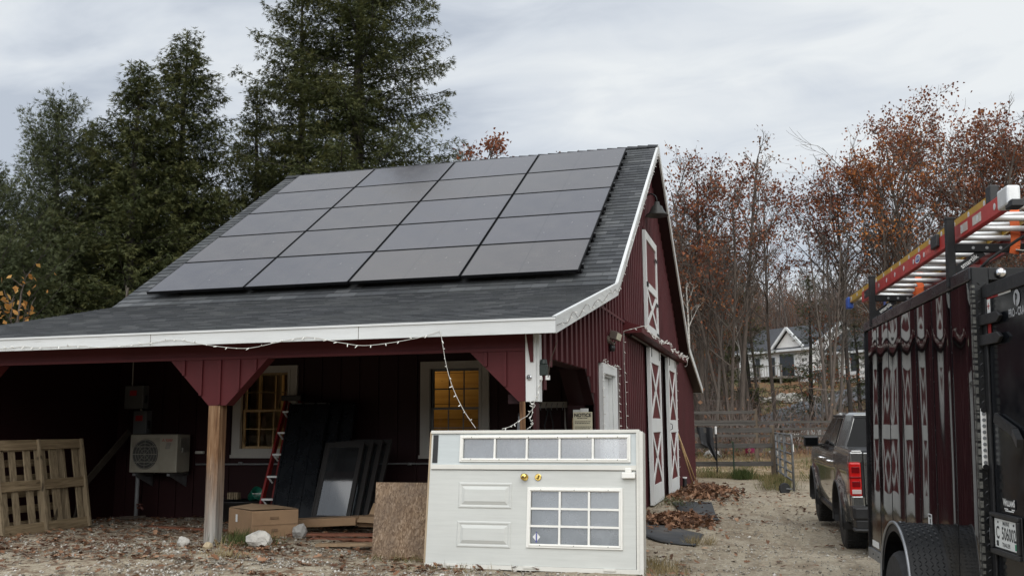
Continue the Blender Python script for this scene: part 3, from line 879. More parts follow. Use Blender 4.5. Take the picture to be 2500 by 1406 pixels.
# ------------------------------------------------------------------ solar panels
def solar_mat():
    t = NT('solar_glass')
    co = t.co('Object')
    oi = t.new('ShaderNodeObjectInfo')
    dustn = t.noise(co, 2.3, 6, .62)
    base = t.mix(t.ramp(dustn, [(.35, 0), (.75, 1)]), (.010, .010, .013), (.030, .028, .027))
    br = t.new('ShaderNodeTexBrick'); br.offset = 0; br.inputs['Scale'].default_value = 1; br.inputs['Brick Width'].default_value = .166; br.inputs['Row Height'].default_value = .083
    br.inputs['Mortar Size'].default_value = .0012; br.inputs['Color1'].default_value = (0, 0, 0, 1); br.inputs['Color2'].default_value = (.2, .2, .2, 1); br.inputs['Mortar'].default_value = (1, 1, 1, 1)
    t.l.new(co, br.inputs['Vector'])
    base = t.mix(t.math('MULTIPLY', br.outputs['Fac'], .22), base, (.05, .05, .055))
    wn = t.ramp(oi.outputs['Random'], [(0, (.074, .069, .076)), (.4, (.060, .057, .064)), (.7, (.070, .063, .062)), (1, (.080, .069, .062))])
    base = t.mix(.75, base, wn, 'ADD')
    spots = t.ramp(t.noise(co, 9, 2, .5), [(.745, 0), (.76, 1)])
    base = t.mix(t.math('MULTIPLY', spots, .30), base, (.4, .4, .38))
    sx = t.new('ShaderNodeSeparateXYZ'); t.l.new(co, sx.inputs[0])
    mid = t.math('LESS_THAN', t.math('ABSOLUTE', t.math('SUBTRACT', sx.outputs['X'], .854)), .006)
    base = t.mix(t.math('MULTIPLY', mid, .5), base, (.015, .015, .017))
    t.set('Base Color', base); t.set('Specular IOR Level', .95)
    t.set('Roughness', t.ramp(dustn, [(.3, .09), (.7, .20)]))
    return t.mat
M['solar'] = solar_mat()
M['solar_frame'] = simple('black_anodised_frame', (.005, .005, .006), .5, 0, .2, 10, bump=0, spec=.2)
ORD = ['first', 'second', 'third', 'fourth', 'fifth', 'sixth', 'seventh', 'eighth', 'ninth', 'tenth']
def make_solar():
    B = V(-2.5228, 3.8361, 3.7162); th = .5786
    eu = V(1, 0, 0); ev = V(0, math.cos(th), math.sin(th)); en = V(0, -math.sin(th), math.cos(th))
    W, H = 1.734, 1.147; w, h = 1.708, 1.121
    mat3 = Matrix((eu, ev, en)).transposed()
    proto = thing('solar_panel', 'x', 'solar panel', (0, 0, 0), group='black solar panels in five rows on the barn roof')
    mb = MB(); mb.box(.012, w-.012, .012, h-.012, -.004, .0); mb.build('glass', M['solar'], proto, world=False)
    mb = MB(); d = .038
    mb.box(0, w, 0, .012, -d, .002); mb.box(0, w, h-.012, h, -d, .002); mb.box(0, .012, .012, h-.012, -d, .002); mb.box(w-.012, w, .012, h-.012, -d, .002)
    mb.build('frame', M['solar_frame'], proto, world=False)
    mb = MB(); mb.box(.02, w-.02, .02, h-.02, -.012, -.008); mb.build('back_sheet', M['black_plastic'], proto, world=False)
    rows = ['bottom row', 'second row up', 'middle row', 'fourth row up', 'top row']
    cols = ['column farthest from the gable', 'third column from the gable', 'second column from the gable', 'column beside the gable edge']
    first = True
    for r in range(5):
        for c in range(4):
            o = proto if first else copy_tree(proto); first = False
            p = B + eu*(-(4-c)*W) + ev*(r*H) + en*.0
            m = mat3.to_4x4(); m.translation = p; o.matrix_basis = m
            o['label'] = f'black solar panel in the {rows[r]}, {cols[c]}'
    # rails with feet: their ends stick out at the right edge
    rp = thing('mounting_rail', 'x', 'mounting rail', group='black mounting rails under the solar panels')
    mb = MB(); mb.box(-4*W+.01, .004, -.02, .02, -.085, -.045); mb.build('rail', M['black_metal'], rp, world=False)
    for x in (-.06, -1.3, -2.6, -3.9, -5.2, -6.5):
        mb = MB(); mb.box(x-.03, x+.035, -.045, .03, -.142, -.13); mb.box(x-.018, x+.024, -.045, -.022, -.142, -.05); mb.box(x-.01, x+.015, -.06, -.04, -.09, -.06)
        mb.build('foot', M['black_metal'], rp, world=False)
    mb = MB(); mb.box(-.02, .012, -.02, .02, -.04, -.015); mb.build('end_clamp', M['black_plastic'], rp, world=False)
    for i in range(10):
        r, k = divmod(i, 2)
        o = rp if i == 0 else copy_tree(rp)
        m = mat3.to_4x4(); m.translation = B + ev*(r*H + (.24 if k == 0 else .88)); o.matrix_basis = m
        o['label'] = f'black mounting rail end beside the panels, {ORD[i]} up from the eave'
make_solar()
# ------------------------------------------------------------------ things on the barn
def make_fixtures():
    # gooseneck barn lamp high on the gable
    y, z = 8.55, 5.66
    t = thing('barn_lamp', 'dark gooseneck barn lamp high under the gable peak', 'wall lamp', (XG, y, z))
    mb = MB(); mb.lathe([(.07, 0), (.07, .02), (.03, .035)], (XG, y, z), (1, 0, 0), 14); mb.build('wall_plate', M['black_metal'], t)
    mb = MB(); pts = [(XG+.02, y, z)]
    for a in np.linspace(0, PI, 9): pts.append((XG+.04+.115*(1-math.cos(a)), y, z+.10+.12*math.sin(a)))
    pts.append((XG+.27, y, z+.02)); mb.tube(pts, .014, 8); mb.build('gooseneck', M['black_metal'], t, smooth=True)
    mb = MB(); mb.lathe([(.045, .06), (.055, .0), (.10, -.03), (.125, -.10), (.16, -.15), (.215, -.20), (.21, -.205), (.14, -.15), (.0, -.12)], (XG+.27, y, z), (0, 0, 1), 22)
    mb.build('lamp_shade', simple('lamp_shade_enamel', (.045, .045, .042), .45, .3, .2), t, smooth=True)
    # floodlight
    y, z = 4.33, 2.80
    t = thing('flood_light', 'small bronze floodlight with pale lens on the gable wall', 'floodlight', (XG, y, z))
    mb = MB(); mb.lathe([(.055, 0), (.055, .03), (.02, .05)], (XG+.03, y-.12, z-.02), (1, 0, 0), 12); mb.tube([(XG+.06, y-.12, z-.02), (XG+.12, y-.08, z-.09), (XG+.12, y, z-.05)], .016, 6); mb.build('mount', M['wire_brown'], t)
    mb = MB(); mb.obox((XG+.06, y-.15, z), (.10, 0, -.03), (0, .32, 0), (.03, 0, .11)); mb.build('housing', M['wire_brown'], t, bevel=.008)
    mb = MB(); mb.obox((XG+.164, y-.14, z-.02), (.012, 0, -.003), (0, .30, 0), (.024, 0, .085)); mb.build('lens', simple('lens_plastic', (.62, .60, .46), .3, 0, .05), t)
    mb = MB(); mb.lathe([(.035, -.05), (.045, .0), (.03, .05)], (XG+.09, y-.05, z-.13), (0, 0, 1), 12); mb.build('sensor', M['black_plastic'], t, smooth=True)
    # dark green photocell outlet box on the corner and its cord
    t = thing('outlet_box', 'dark green outdoor outlet box with white plugs at the porch corner', 'outlet box', (-2.2, .34, 2.10))
    mb = MB(); mb.box(-2.235, -2.16, .30, .37, 2.09, 2.20); mb.lathe([(.04, 0), (.03, .05)], (-2.2, .34, 2.20), (0, 0, 1), 12); mb.build('box', simple('dark_green_box', (.012, .022, .018), .5), t, bevel=.008)
    for dx in (-.03, .045):
        mb = MB(); mb.box(-2.2+dx-.022, -2.2+dx+.018, .31, .345, 2.045, 2.09)
        mb.build('plug', M['label_white'], t, bevel=.004)
    mb = MB(); mb.tube([(-1.985, .02, 2.40), (-2.03, .1, 2.33), (-2.10, .2, 2.22), (-2.15, .31, 2.07)], .004, 5)
    tag(mb.build('power_cord', M['wire_brown']), 'thin brown cord hanging from the rake to the corner outlet', 'cord')
make_fixtures()

bulb_mesh = None
def make_bulb_proto():
    global bulb_mesh
    mb = MB(); mb.lathe([(.0045, 0), (.0055, .012), (.0050, .030), (.0015, .040)], (0, 0, 0), (0, 0, 1), 6)
    o = mb.build('bulb', M['bulb'], None, smooth=True, origin=False)
    bulb_mesh = o.data; bpy.data.objects.remove(o)
make_bulb_proto()
def string_light(pts, label, wire, spacing=.14, n_axis=(0, -1, 0), seed=0, r=.0032, scale=1.0, maxb=95):
    rr = random.Random(seed)
    P = [Vector(p) for p in pts]
    # smooth resample
    out = []
    for i in range(len(P)-1):
        p0 = P[max(i-1, 0)]; p1 = P[i]; p2 = P[i+1]; p3 = P[min(i+2, len(P)-1)]
        for k in range(6):
            t = k/6
            out.append(.5*((2*p1)+(-p0+p2)*t+(2*p0-5*p1+4*p2-p3)*t*t+(-p0+3*p1-3*p2+p3)*t**3))
    out.append(P[-1])
    t = thing('string_light', label, 'string lights', tuple(P[0]), group='strings of white fairy lights on the barn')
    mb = MB(); mb.tube(out, r, 4); mb.build('cable', wire, t)
    acc = 0; nb = 0
    for a, b in zip(out, out[1:]):
        L = (b-a).length; s = spacing-acc
        while s <= L:
            p = a + (b-a)*(s/L)
            d = Vector((rr.uniform(-.7, .7), rr.uniform(-.3, .3), rr.uniform(-1, .5))) + Vector(n_axis)*.7
            o = bpy.data.objects.new('bulb', bulb_mesh); COL.objects.link(o); o.parent = t
            o.location = p - P[0]; o.rotation_euler = d.to_track_quat('Z', 'Y').to_euler(); o.scale = (scale, scale, scale)
            nb += 1; s += spacing*rr.uniform(.8, 1.2)
            if nb >= maxb: return t
        acc = max(0, spacing - (s-L)) if s > L else 0
    return t
def make_strings():
    yf = -.045
    string_light([(-9.0, yf, 2.545), (-8.43, yf, 2.50), (-8.09, yf, 2.515), (-7.9, yf, 2.50), (-7.33, yf, 2.50), (-7.06, yf, 2.475), (-6.5, yf, 2.50), (-6.135, yf, 2.53), (-5.75, yf, 2.465), (-5.29, yf, 2.415), (-4.9, yf, 2.47), (-4.567, yf, 2.51), (-4.2, yf, 2.44), (-3.9, yf, 2.405), (-3.4, yf, 2.46), (-3.148, yf, 2.525)],
                 'white fairy lights swagged along the front eave fascia', M['wire_white'], .135, seed=1)
    string_light([(-3.148, yf-.005, 2.525), (-3.125, -.05, 2.44), (-3.08, -.05, 2.2), (-3.01, -.06, 1.98), (-2.90, -.06, 1.76), (-2.78, -.05, 1.585)],
                 'fairy lights hanging from the eave down to the leaning door', M['wire_white'], .10, seed=2)
    string_light([(-2.20, .28, 2.05), (-2.235, .262, 1.95), (-2.25, .255, 1.86), (-2.32, .25, 1.83), (-2.27, .255, 1.80), (-2.31, .26, 1.75), (-2.35, .26, 1.70), (-2.42, .26, 1.66), (-2.50, .2, 1.60), (-2.56, .1, 1.575)],
                 'tangled fairy lights trailing from the porch corner post to the leaning door', M['wire_white'], .06, seed=3)
    string_light([(-2.262, .26, 1.86), (-2.29, .25, 1.80), (-2.30, .255, 1.72), (-2.32, .25, 1.66), (-2.29, .25, 1.62), (-2.34, .2, 1.57)],
                 'short tangle of fairy lights hugging the porch corner post', M['wire_white'], .045, seed=4)
    pts = []
    rr = random.Random(5)
    for i, y in enumerate(np.linspace(5.7, 13.25, 40)): pts.append((XG+.318+rr.uniform(-.0, .03), y, 3.085+rr.uniform(-.055, .045)))
    pts += [(XG+.30, 13.3, 2.96), (XG+.25, 13.25, 2.93)]
    string_light([(XG+.05, 5.62, 3.03)]+pts, 'bunched fairy lights draped along the sliding door hood', M['wire_white'], .085, (1, 0, 0), 5, .004, 1.15)
    y0, y1 = 3.70, 4.92
    pts = [(XG+.06, y0-.03, 1.3), (XG+.06, y0-.02, 1.9), (XG+.065, y0-.03, 2.40), (XG+.06, y0+.15, 2.46), (XG+.06, 4.4, 2.41), (XG+.065, y1, 2.44), (XG+.06, y1+.04, 2.2), (XG+.06, y1+.02, 1.8), (XG+.06, y1+.05, 1.2)]
    string_light(pts, 'fairy lights framing the white casing of the side door', M['wire_white'], .11, (1, 0, 0), 6)
    string_light([(XG+.05, 5.62, 3.03), (XG+.045, 5.62, 2.6), (XG+.05, 5.66, 2.0), (XG+.045, 5.68, 1.3), (XG+.045, 5.69, .6)],
                 'single strand of fairy lights straight down beside the side door', M['wire_white'], .17, (1, 0, 0), 7)
    string_light([(XG+.16, 12.40, 2.95), (XG+.14, 12.42, 2.2), (XG+.14, 12.41, 1.2), (XG+.13, 12.42, .4)],
                 'fairy lights down the edge of the sliding door beside the poles', M['wire_white'], .2, (1, 0, 0), 8)
    pts = []
    rr = random.Random(9)
    for (ya, za), (yb, zb) in (((.0, 2.50), (3.74, 3.36)), ((3.74, 3.36), (8.8, 6.66))):
        for f in np.linspace(0, 1, 16): pts.append((XR+.012, ya+(yb-ya)*f, za+(zb-za)*f+.05+rr.uniform(-.05, .05)))
    string_light(pts, 'loose fairy lights tacked along the white rake board', M['wire_brown'], .22, (1, 0, 0), 9, .0025, .8)
make_strings()

# ------------------------------------------------------------------ under the porch
def make_porch_things():
    # outdoor heat pump unit
    x0, x1, y0, y1, z0, z1 = -9.20, -8.40, 3.30, 3.62, .965, 1.515
    t = thing('heat_pump', 'cream heat pump fan unit on brackets on the porch wall', 'heat pump', ((x0+x1)/2, 3.6, z0))
    mb = MB(); mb.box(x0, x1, y0, y1, z0, z1); mb.build('cabinet', M['ac_cream'], t, bevel=.014)
    mb = MB(); cx, cz = x0+.27, (z0+z1)/2-.01
    mb.box(x0+.035, x0+.505, y0-.004, y0+.002, z0+.045, z1-.045); mb.build('fan_panel', simple('fan_panel_enamel', (.29, .27, .22), .45), t)
    mb = MB(); mb.lathe([(.215, 0), (.215, .006)], (cx, y0-.004, cz), (0, -1, 0), 36); mb.build('fan_opening', M['ac_dark'], t)
    mb = MB()
    for rr in (.205, .16, .115, .07): mb.tube([(cx+rr*math.cos(a), y0-.016, cz+rr*math.sin(a)) for a in np.linspace(0, 2*PI, 33)[:-1]], .0028, 4, closed=True)
    for a in np.linspace(0, PI, 5)[:-1]: mb.tube([(cx-.21*math.cos(a), y0-.019, cz-.21*math.sin(a)), (cx+.21*math.cos(a), y0-.019, cz+.21*math.sin(a))], .003, 4)
    for dz in (-.11, 0, .11): mb.tube([(cx-.2, y0-.021, cz+dz), (cx+.2, y0-.021, cz+dz)], .005, 4)
    mb.build('fan_grille', M['ac_grille'], t)
    mb = MB(); lx, lz = x0+.565, z1-.085
    def dia(cx_, cz_, s):
        mb.face([(cx_-s*.5, y0-.003, cz_), (cx_, y0-.003, cz_-s*.87), (cx_+s*.5, y0-.003, cz_), (cx_, y0-.003, cz_+s*.87)])
    dia(lx, lz+.014, .016); 
    for sx in (-1, 1):
        mb.face([(lx, y0-.003, lz), (lx+sx*.008, y0-.003, lz-.014), (lx+sx*.024, y0-.003, lz-.014), (lx+sx*.016, y0-.003, lz)])
    put_text(mb, 'MITSUBISHI', (lx+.10, y0-.003, lz+.008), (1, 0, 0), (0, 0, 1), .024, 1, .0006)
    put_text(mb, 'ELECTRIC', (lx+.10, y0-.003, lz-.012), (1, 0, 0), (0, 0, 1), .024, 1, .0006)
    mb.build('maker_mark', M['label_red'], t)
    mb = MB(); mb.prism([(x0+.60, y0-.003, z1-.21), (x0+.68, y0-.003, z1-.21), (x0+.70, y0-.003, z1-.12), (x0+.62, y0-.003, z1-.12)], (0, .002, 0)); mb.build('info_sticker', simple('sticker_grey', (.2, .19, .17), .5), t)
    mb = MB(); mb.box(x1-.002, x1+.008, y0+.07, y1-.03, z1-.24, z1-.06); mb.box(x1-.002, x1+.03, y0+.10, y1-.06, z1-.26, z1-.2); mb.build('valve_cover', simple('valve_cover', (.2, .19, .17), .5), t)
    for x in (x0+.08, x1-.14):
        mb = MB(); mb.box(x, x+.05, y0-.02, 3.74, z0-.045, z0-.01); mb.prism([(x+.02, y0+.02, z0-.05), (x+.02, 3.72, z0-.05), (x+.02, 3.72, z0-.22)], (.012, 0, 0))
        mb.build('bracket', M['galv'], t)
    # switch boxes
    for (a, b, c, d, lab, dd) in ((-9.575, -9.245, 1.90, 2.245, 'larger grey switch box high on the dark porch wall', .02), (-9.40, -9.17, 1.52, 1.865, 'smaller grey switch box directly above the heat pump', .02)):
        t = thing('switch_box', lab, 'switch box', ((a+b)/2, 3.74, c))
        mb = MB(); mb.box(a, b, 3.60, 3.74, c, d); mb.build('cabinet', M['box_grey'], t, bevel=.008)
        mb = MB(); mb.box((a+b)/2-.07, (a+b)/2+.05, 3.594, 3.599, d-.15, d-.07); mb.build('warning_label', M['label_red'], t)
        mb = MB(); mb.box(b, b+.03, 3.63, 3.66, c+.08, c+.2); mb.build('handle', M['black_plastic'], t)
    mb = MB(); mb.tube([(-9.52, 3.70, 2.25), (-9.53, 3.70, 3.0)], .008, 6); mb.tube([(-9.33, 3.70, 1.865), (-9.35, 3.70, 1.90)], .015, 6)
    tag(mb.build('cable_riser', M['wire_white']), 'pale cable rising from the larger switch box', 'cable')
    t = thing('drain_pipe', 'vertical grey pipe with valve under the heat pump', 'pipe', (-9.13, 3.42, .25))
    mb = MB(); mb.tube([(-9.13, 3.42, .2), (-9.13, 3.42, .965)], .03, 10); mb.build('pipe', M['grey_pvc'], t, smooth=True)
    mb = MB(); mb.tube([(-9.13, 3.42, .45), (-9.03, 3.40, .46), (-9.0, 3.40, .43)], .018, 6); mb.lathe([(.045, 0), (.045, .012)], (-9.06, 3.40, .50), (0, 0, 1), 10); mb.build('valve', simple('valve_red', (.10, .03, .02), .5), t)
    mb = MB(); mb.tube([(-8.36, 3.70, 1.245), (-8.22, 3.70, 1.245)], .022, 6); tag(mb.build('pipe_stub', M['wire_white']), 'short white pipe stub beside the heat pump', 'pipe')
    mb = MB(); mb.tube([(-8.35, 3.70, 1.07), (-7.81, 3.70, 1.075), (-4.2, 3.70, 1.10), (-2.6, 3.70, 1.10)], .014, 6)
    for x in (-7.6, -5.6, -4.95, -3.4): mb.tube([(x-.03, 3.70, 1.09), (x+.03, 3.70, 1.09)], .022, 6)
    tag(mb.build('conduit', M['grey_pvc'], smooth=True), 'long grey conduit running level along the porch wall', 'conduit')
    # leaning board in the dark corner
    mb = MB(); mb.bar((-9.72, 3.0, .80), (-9.45, 3.60, 1.56), .10, .03, (1, 0, 0)); mb.bar((-9.74, 2.9, .30), (-9.72, 3.0, .80), .10, .03, (1, 0, 0))
    tag(mb.build('leaning_board', simple('dim_board', (.05, .038, .028), .85)), 'dim board leaning diagonally in the dark porch corner', 'board')
    mb = MB(); mb.tube([(-9.3, 3.1, .31), (-8.9, 3.3, .33)], .009, 6); mb.tube([(-9.3, 3.3, .33), (-8.95, 3.4, .34)], .009, 6)
    tag(mb.build('steel_rod', M['wire_brown']), 'pair of thin rods lying by the dark wall base', 'rods')
    # pallets leaning on the left
    def pallet(nm, base, ey, ez, en, label, stringers, front, verts_, back, mats):
        t = thing('pallet', label, 'pallet', base, group='wooden pallets leaning in the porch')
        base = Vector(base)
        def bx(y0, y1, z0, z1, n0, n1, name, m):
            mb = MB(); mb.obox(base+ey*y0+ez*z0+en*n0, ey*(y1-y0), ez*(z1-z0), en*(n1-n0)); mb.build(name, m, t, bevel=.003)
        for (y0, y1, z0, z1) in stringers: bx(y0, y1, z0, z1, -.045, .05, 'stringer', mats[0])
        for (y0, y1, z0, z1) in front: bx(y0, y1, z0, z1, .0, .02, 'cross_board', mats[1])
        for (y0, y1, z0, z1) in verts_: bx(y0, y1, z0, z1, -.03, -.008, 'upright_board', mats[0])
        for (y0, y1, z0, z1) in back: bx(y0, y1, z0, z1, -.10, -.08, 'back_board', mats[1])
    lean = rad(11)
    ez = V(-math.sin(lean), .0, math.cos(lean)); ey = V(.03, 1, 0).normalized(); en = ey.cross(ez).normalized()
    if en.x < 0: en = -en
    H = 1.13
    pallet('pallet', (-8.66, .40, .36), ey, ez, en, 'pale wooden pallet standing on edge in front, with dark gaps between its uprights',
           [(.0, .04, 0, H), (.66, .70, 0, H), (1.38, 1.42, 0, H)],
           [(.02, 1.40, 0, .13), (.02, 1.40, .52, .64), (.02, 1.40, H-.12, H)],
           [(.05, .17, .03, H-.02), (.25, .34, .03, H-.02), (.47, .57, .03, H-.02), (.71, .81, .03, H-.02), (.88, 1.0, .03, H-.02), (1.27, 1.36, .03, H-.02)],
           [], (M['pallet'], M['pallet_x']))
    pallet('pallet', (-8.76, .38, .36), ey, ez, en, 'second wooden pallet tight behind the front one, its slats showing through',
           [(-.02, .02, 0, H-.02), (1.16, 1.20, 0, H-.02)], [], [],
           [(.0, 1.30, .08+k*.185, .08+k*.185+.085) for k in range(6)], (M['pallet'], M['pallet_x']))
    # stepladder
    a0 = V(-6.72, 2.72, .36); a1 = V(-6.74, 3.45, 1.995)
    t = thing('stepladder', 'folded red fibreglass stepladder leaning beside the brown lit window', 'stepladder', tuple(a0))
    mb = MB(); mb.bar(a0, a1, .03, .075, (0, -1, .4)); mb.build('front_rail', M['red_rail_dull'], t)
    mb = MB(); mb.bar(a0+V(.38, .12, 0), a1+V(.20, .05, 0), .03, .075, (0, -1, .4)); mb.build('front_rail', M['red_rail_dull'], t)
    for p_, q_ in ((a0+V(.05, .22, 0), a1+V(.02, .06, -.04)), (a0+V(.36, .3, 0), a1+V(.2, .1, -.04))):
        mb = MB(); mb.bar(p_, q_, .03, .03); mb.build('rear_rail', M['red_rail_dull'], t)
    for k in range(1, 6):
        f = k/5.6; p = a0.lerp(a1, f); w = .38-.17*f
        mb = MB(); mb.box(p.x+.01, p.x+w, p.y-.05, p.y+.03, p.z-.012, p.z+.012)
        mb.bar(p+V(.02, -.03, -.01), p+V(.06, .02, -.09), .012, .02); mb.build('step', M['alu'], t)
    mb = MB(); mb.box(a1.x-.05, a1.x+.26, a1.y-.07, a1.y+.10, a1.z-.02, a1.z+.06); mb.build('top_cap', M['black_plastic'], t, bevel=.012)
    # tall dark sheets leaning
    for k, (xo, yo, lab) in enumerate(((0, 0, 'tall dark metal panel leaning at the front of the stack'), (.16, .10, 'second tall dark panel, tucked behind the first'), (.34, .18, 'third tall dark panel, deepest in the leaning stack'))):
        b = V(-6.45+xo, 2.56+yo, .37); tp = V(-6.63+xo, 3.36+yo*.6, 1.935)
        t = thing('metal_sheet', lab, 'panel', tuple(b), group='tall dark panels leaning on the porch wall')
        ew = V(.62, -.04, .0); d = tp-b; n = ew.cross(d).normalized()*-.03
        mb = MB(); mb.obox(b, ew, d, n); mb.build('sheet', M['pile_brown'], t, bevel=.004)
        mb = MB()
        for f in (.0, .32, .64, .94):
            mb.obox(b+ew*f-n*.02, ew*.05, d, -n*.35)
        mb.build('rib', M['pile_brown'], t)
        if k == 0:
            mb = MB(); mb.obox(tp-d*.008, ew, d*.012, n*1.3); mb.build('edge_strip', M['galv'], t)
    # storm windows leaning
    for k in range(4):
        b = V(-5.74+.075*k, 2.36+.09*k, .44); tp = V(-5.69+.085*k, 2.66+.10*k, 1.395+.012*k)
        ew = V(.54, 0, 0); d = tp-b; n = ew.cross(d).normalized()
        if n.y > 0: n = -n
        t = thing('storm_window', ['dark framed storm window in front of its leaning stack', 'storm window second in the leaning stack', 'storm window third in the leaning stack', 'rearmost storm window of the leaning stack'][k], 'window sash', tuple(b), group='storm windows leaning in a stack')
        fr = .06; L = d.length; du = d/L
        mb = MB()
        for (o, a_, b_) in ((b, ew*(fr/.54), d), (b+ew*(1-fr/.54), ew*(fr/.54), d), (b+ew*(fr/.54), ew*(1-2*fr/.54), du*fr), (b+ew*(fr/.54)+du*(L-fr), ew*(1-2*fr/.54), du*fr)):
            mb.obox(o, a_, b_, n*.03)
        for (o, a_, b_) in ((b, ew*.03, d), (b+ew*.97, ew*.03, d)): mb.obox(o+n*.03, a_, b_, n*.008)
        mb.build('frame', M['bronze_frame'], t)
        mb = MB(); o = b+ew*(fr/.54)+du*fr+n*.014; mb.face([o, o+ew*(1-2*fr/.54), o+ew*(1-2*fr/.54)+du*(L-2*fr), o+du*(L-2*fr)])
        mb.build('pane', M['glass_storm'], t)
    # cardboard box
    def carton(corners, h, label, lab=True, nm='cardboard_box'):
        z = corners[0][2]
        t = thing(nm, label, 'box', tuple(sum((Vector(c) for c in corners), Vector())/4))
        mb = MB(); mb.prism(corners, (0, 0, h)); mb.build('carton', M['cardboard'], t, bevel=.01)
        return t
    zb = .355
    c = [(-5.755, .98, zb), (-5.38, 1.36, zb), (-5.93, 1.78, zb), (-6.31, 1.38, zb)]
    t = carton(c, .315, 'closed brown cardboard box on the gravel beside the wooden post')
    A, B, D = Vector(c[0]), Vector(c[1]), Vector(c[3])
    ax = (D-A).normalized(); ay = V(0, 0, 1); n1 = ax.cross(ay)*-1
    if n1.y > 0: n1 = -n1
    mb = MB(); p = A+ax*.40+V(0, 0, .17)+n1*.006; mb.obox(p, ax*.05, V(0, 0, .085), n1*.002); mb.build('torn_label', M['label_white'], t)
    bx = (B-A).normalized(); n2 = V(bx.y, -bx.x, 0)
    mb = MB(); mb.obox(A+V(0, 0, .155)+n2*.012, bx*.53, V(0, 0, .004), n2*.001); mb.obox(A+V(0, 0, .22)+bx*.2+n2*.012, bx*.1, V(0, 0, .025), n2*.001); mb.obox(A+V(0, 0, .08)+bx*.22+n2*.012, bx*.07, V(0, 0, .03), n2*.001); mb.build('print', simple('box_print', (.15, .09, .05), .8), t)
    top = [Vector(q)+V(0, 0, .317) for q in c]
    mb = MB()
    cA = (top[0]+top[1])/2; cB = (top[2]+top[3])/2
    mb.face([top[0]+V(0, 0, .012), cA+V(0, 0, .012), cB+V(0, 0, .035), top[3]+V(0, 0, .004)]); mb.build('flap', M['cardboard_lite'], t); mb = MB(); mb.face([cA+V(0, 0, .013), top[1]+V(0, 0, .005), top[2]+V(0, 0, .004), cB+V(0, 0, .033)])
    mb.build('flap', M['cardboard_lite'], t)
    # long flat cartons behind
    t = thing('flat_carton', 'long flat brown carton lying in front of the storm windows', 'box', (-5.35, 1.85, .42))
    mb = MB(); mb.obox((-5.83, 1.72, .40), (.95, .10, .05), (-.02, .28, 0), (0, 0, .095)); mb.build('carton', M['cardboard'], t, bevel=.008)
    mb = MB(); mb.obox((-5.80, 1.705, .425), (.09, .0095, .0047), (0, -.004, 0), (0, 0, .045)); mb.build('shipping_label', M['label_white'], t)
    t = thing('open_carton', 'crumpled open carton between the storm windows and the strand board', 'box', (-4.75, 2.0, .4))
    mb = MB(); mb.obox((-4.90, 1.95, .42), (.42, .02, .0), (0, .3, 0), (0, 0, .12)); mb.build('carton', M['cardboard'], t)
    mb = MB(); mb.face([(-4.9, 1.95, .54), (-4.48, 1.97, .54), (-4.46, 1.85, .47), (-4.86, 1.82, .49)]); mb.build('flap', M['cardboard_lite'], t); mb = MB(); mb.face([(-4.9, 2.25, .54), (-4.48, 2.27, .54), (-4.47, 2.36, .66), (-4.88, 2.34, .67)]); mb.build('flap', M['cardboard_lite'], t)
    for (p, q, w, h, m, lab) in (((-5.55, 1.32, .385), (-3.9, 1.62, .385), .13, .03, 'red_lumber', 'reddish board on the ground behind the strand board'), ((-5.1, 1.15, .365), (-3.9, 1.22, .365), .10, .03, 'red_lumber', 'dark red board lying nearest the strand board'),
                                 ((-4.75, .60, .375), (-4.1, .72, .385), .14, .03, 'brown_lumber', 'short grey-brown plank half buried in gravel'), ((-8.0, 2.1, .345), (-6.1, 1.65, .36), .10, .03, 'red_lumber', 'long stained board lying left of the wooden post'),
                                 ((-6.2, 2.2, .42), (-4.6, 2.62, .40), .2, .04, 'brown_lumber', 'brown plank under the leaning storm windows')):
        mb = MB(); mb.bar(p, q, w, h); tag(mb.build('plank', M[m], bevel=.004), lab, 'plank')
    # tub, bucket, block
    t = thing('tub', 'black plastic tub in shadow behind the cardboard box', 'tub', (-7.1, 3.0, .35))
    mb = MB(); mb.lathe([(.26, 0), (.33, .26), (.35, .27), (.35, .285), (.31, .285), (.25, .02)], (-7.1, 3.0, .34), (0, 0, 1), 24); mb.build('basin', M['black_plastic'], t, smooth=True)
    for x in (-7.45, -6.75):
        mb = MB(); mb.tube([(x, 2.92, .60), (x, 2.95, .65), (x, 3.05, .65), (x, 3.08, .60)], .012, 6)
        mb.build('handle', M['black_plastic'], t)
    mb = MB(); mb.obox((-7.36, 3.0, .63), (.15, .01, 0), (0, .09, 0), (0, 0, .09))
    for k in range(4): mb.obox((-7.35+.037*k, 2.992, .632), (.012, 0, 0), (0, .01, 0), (0, 0, .086))
    tag(mb.build('kindling_block', M['pallet']), 'small yellow wood block resting on the black tub', 'wood block')
    t = thing('green_pail', 'green plastic pail tipped beside the red stepladder', 'bucket', (-6.95, 2.95, .62))
    ax = V(.75, -.3, .42).normalized()
    mb = MB(); mb.lathe([(.07, 0), (.095, .14), (.10, .145), (.10, .15), (.088, .145), (.065, .01)], (-6.97, 2.99, .655), ax, 20); mb.build('pail', M['green_plastic'], t, smooth=True)
    mb = MB(); c0 = V(-6.97, 2.99, .655)+ax*.145; sx = ax.cross(V(0, 0, 1)).normalized(); sy = sx.cross(ax)
    mb.tube([c0+sx*.098*math.cos(a)+ax*.1*math.sin(a)-sy*.05*math.sin(a) for a in np.linspace(0, PI, 9)], .004, 5); mb.build('handle', M['wire_white'], t)
    # things seen through the gable opening
    t = thing('notice_sign', 'cream NOTICE sign with black lettering beyond the porch opening', 'sign', (-2.33, 2.9, 1.36))
    x0, x1, z0, z1 = -2.455, -2.215, 1.43, 1.768
    mb = MB(); mb.box(x0, x1, 2.9, 2.906, z0, z1); mb.build('plate', M['sign_cream'], t)
    mb = MB(); cx = (x0+x1)/2
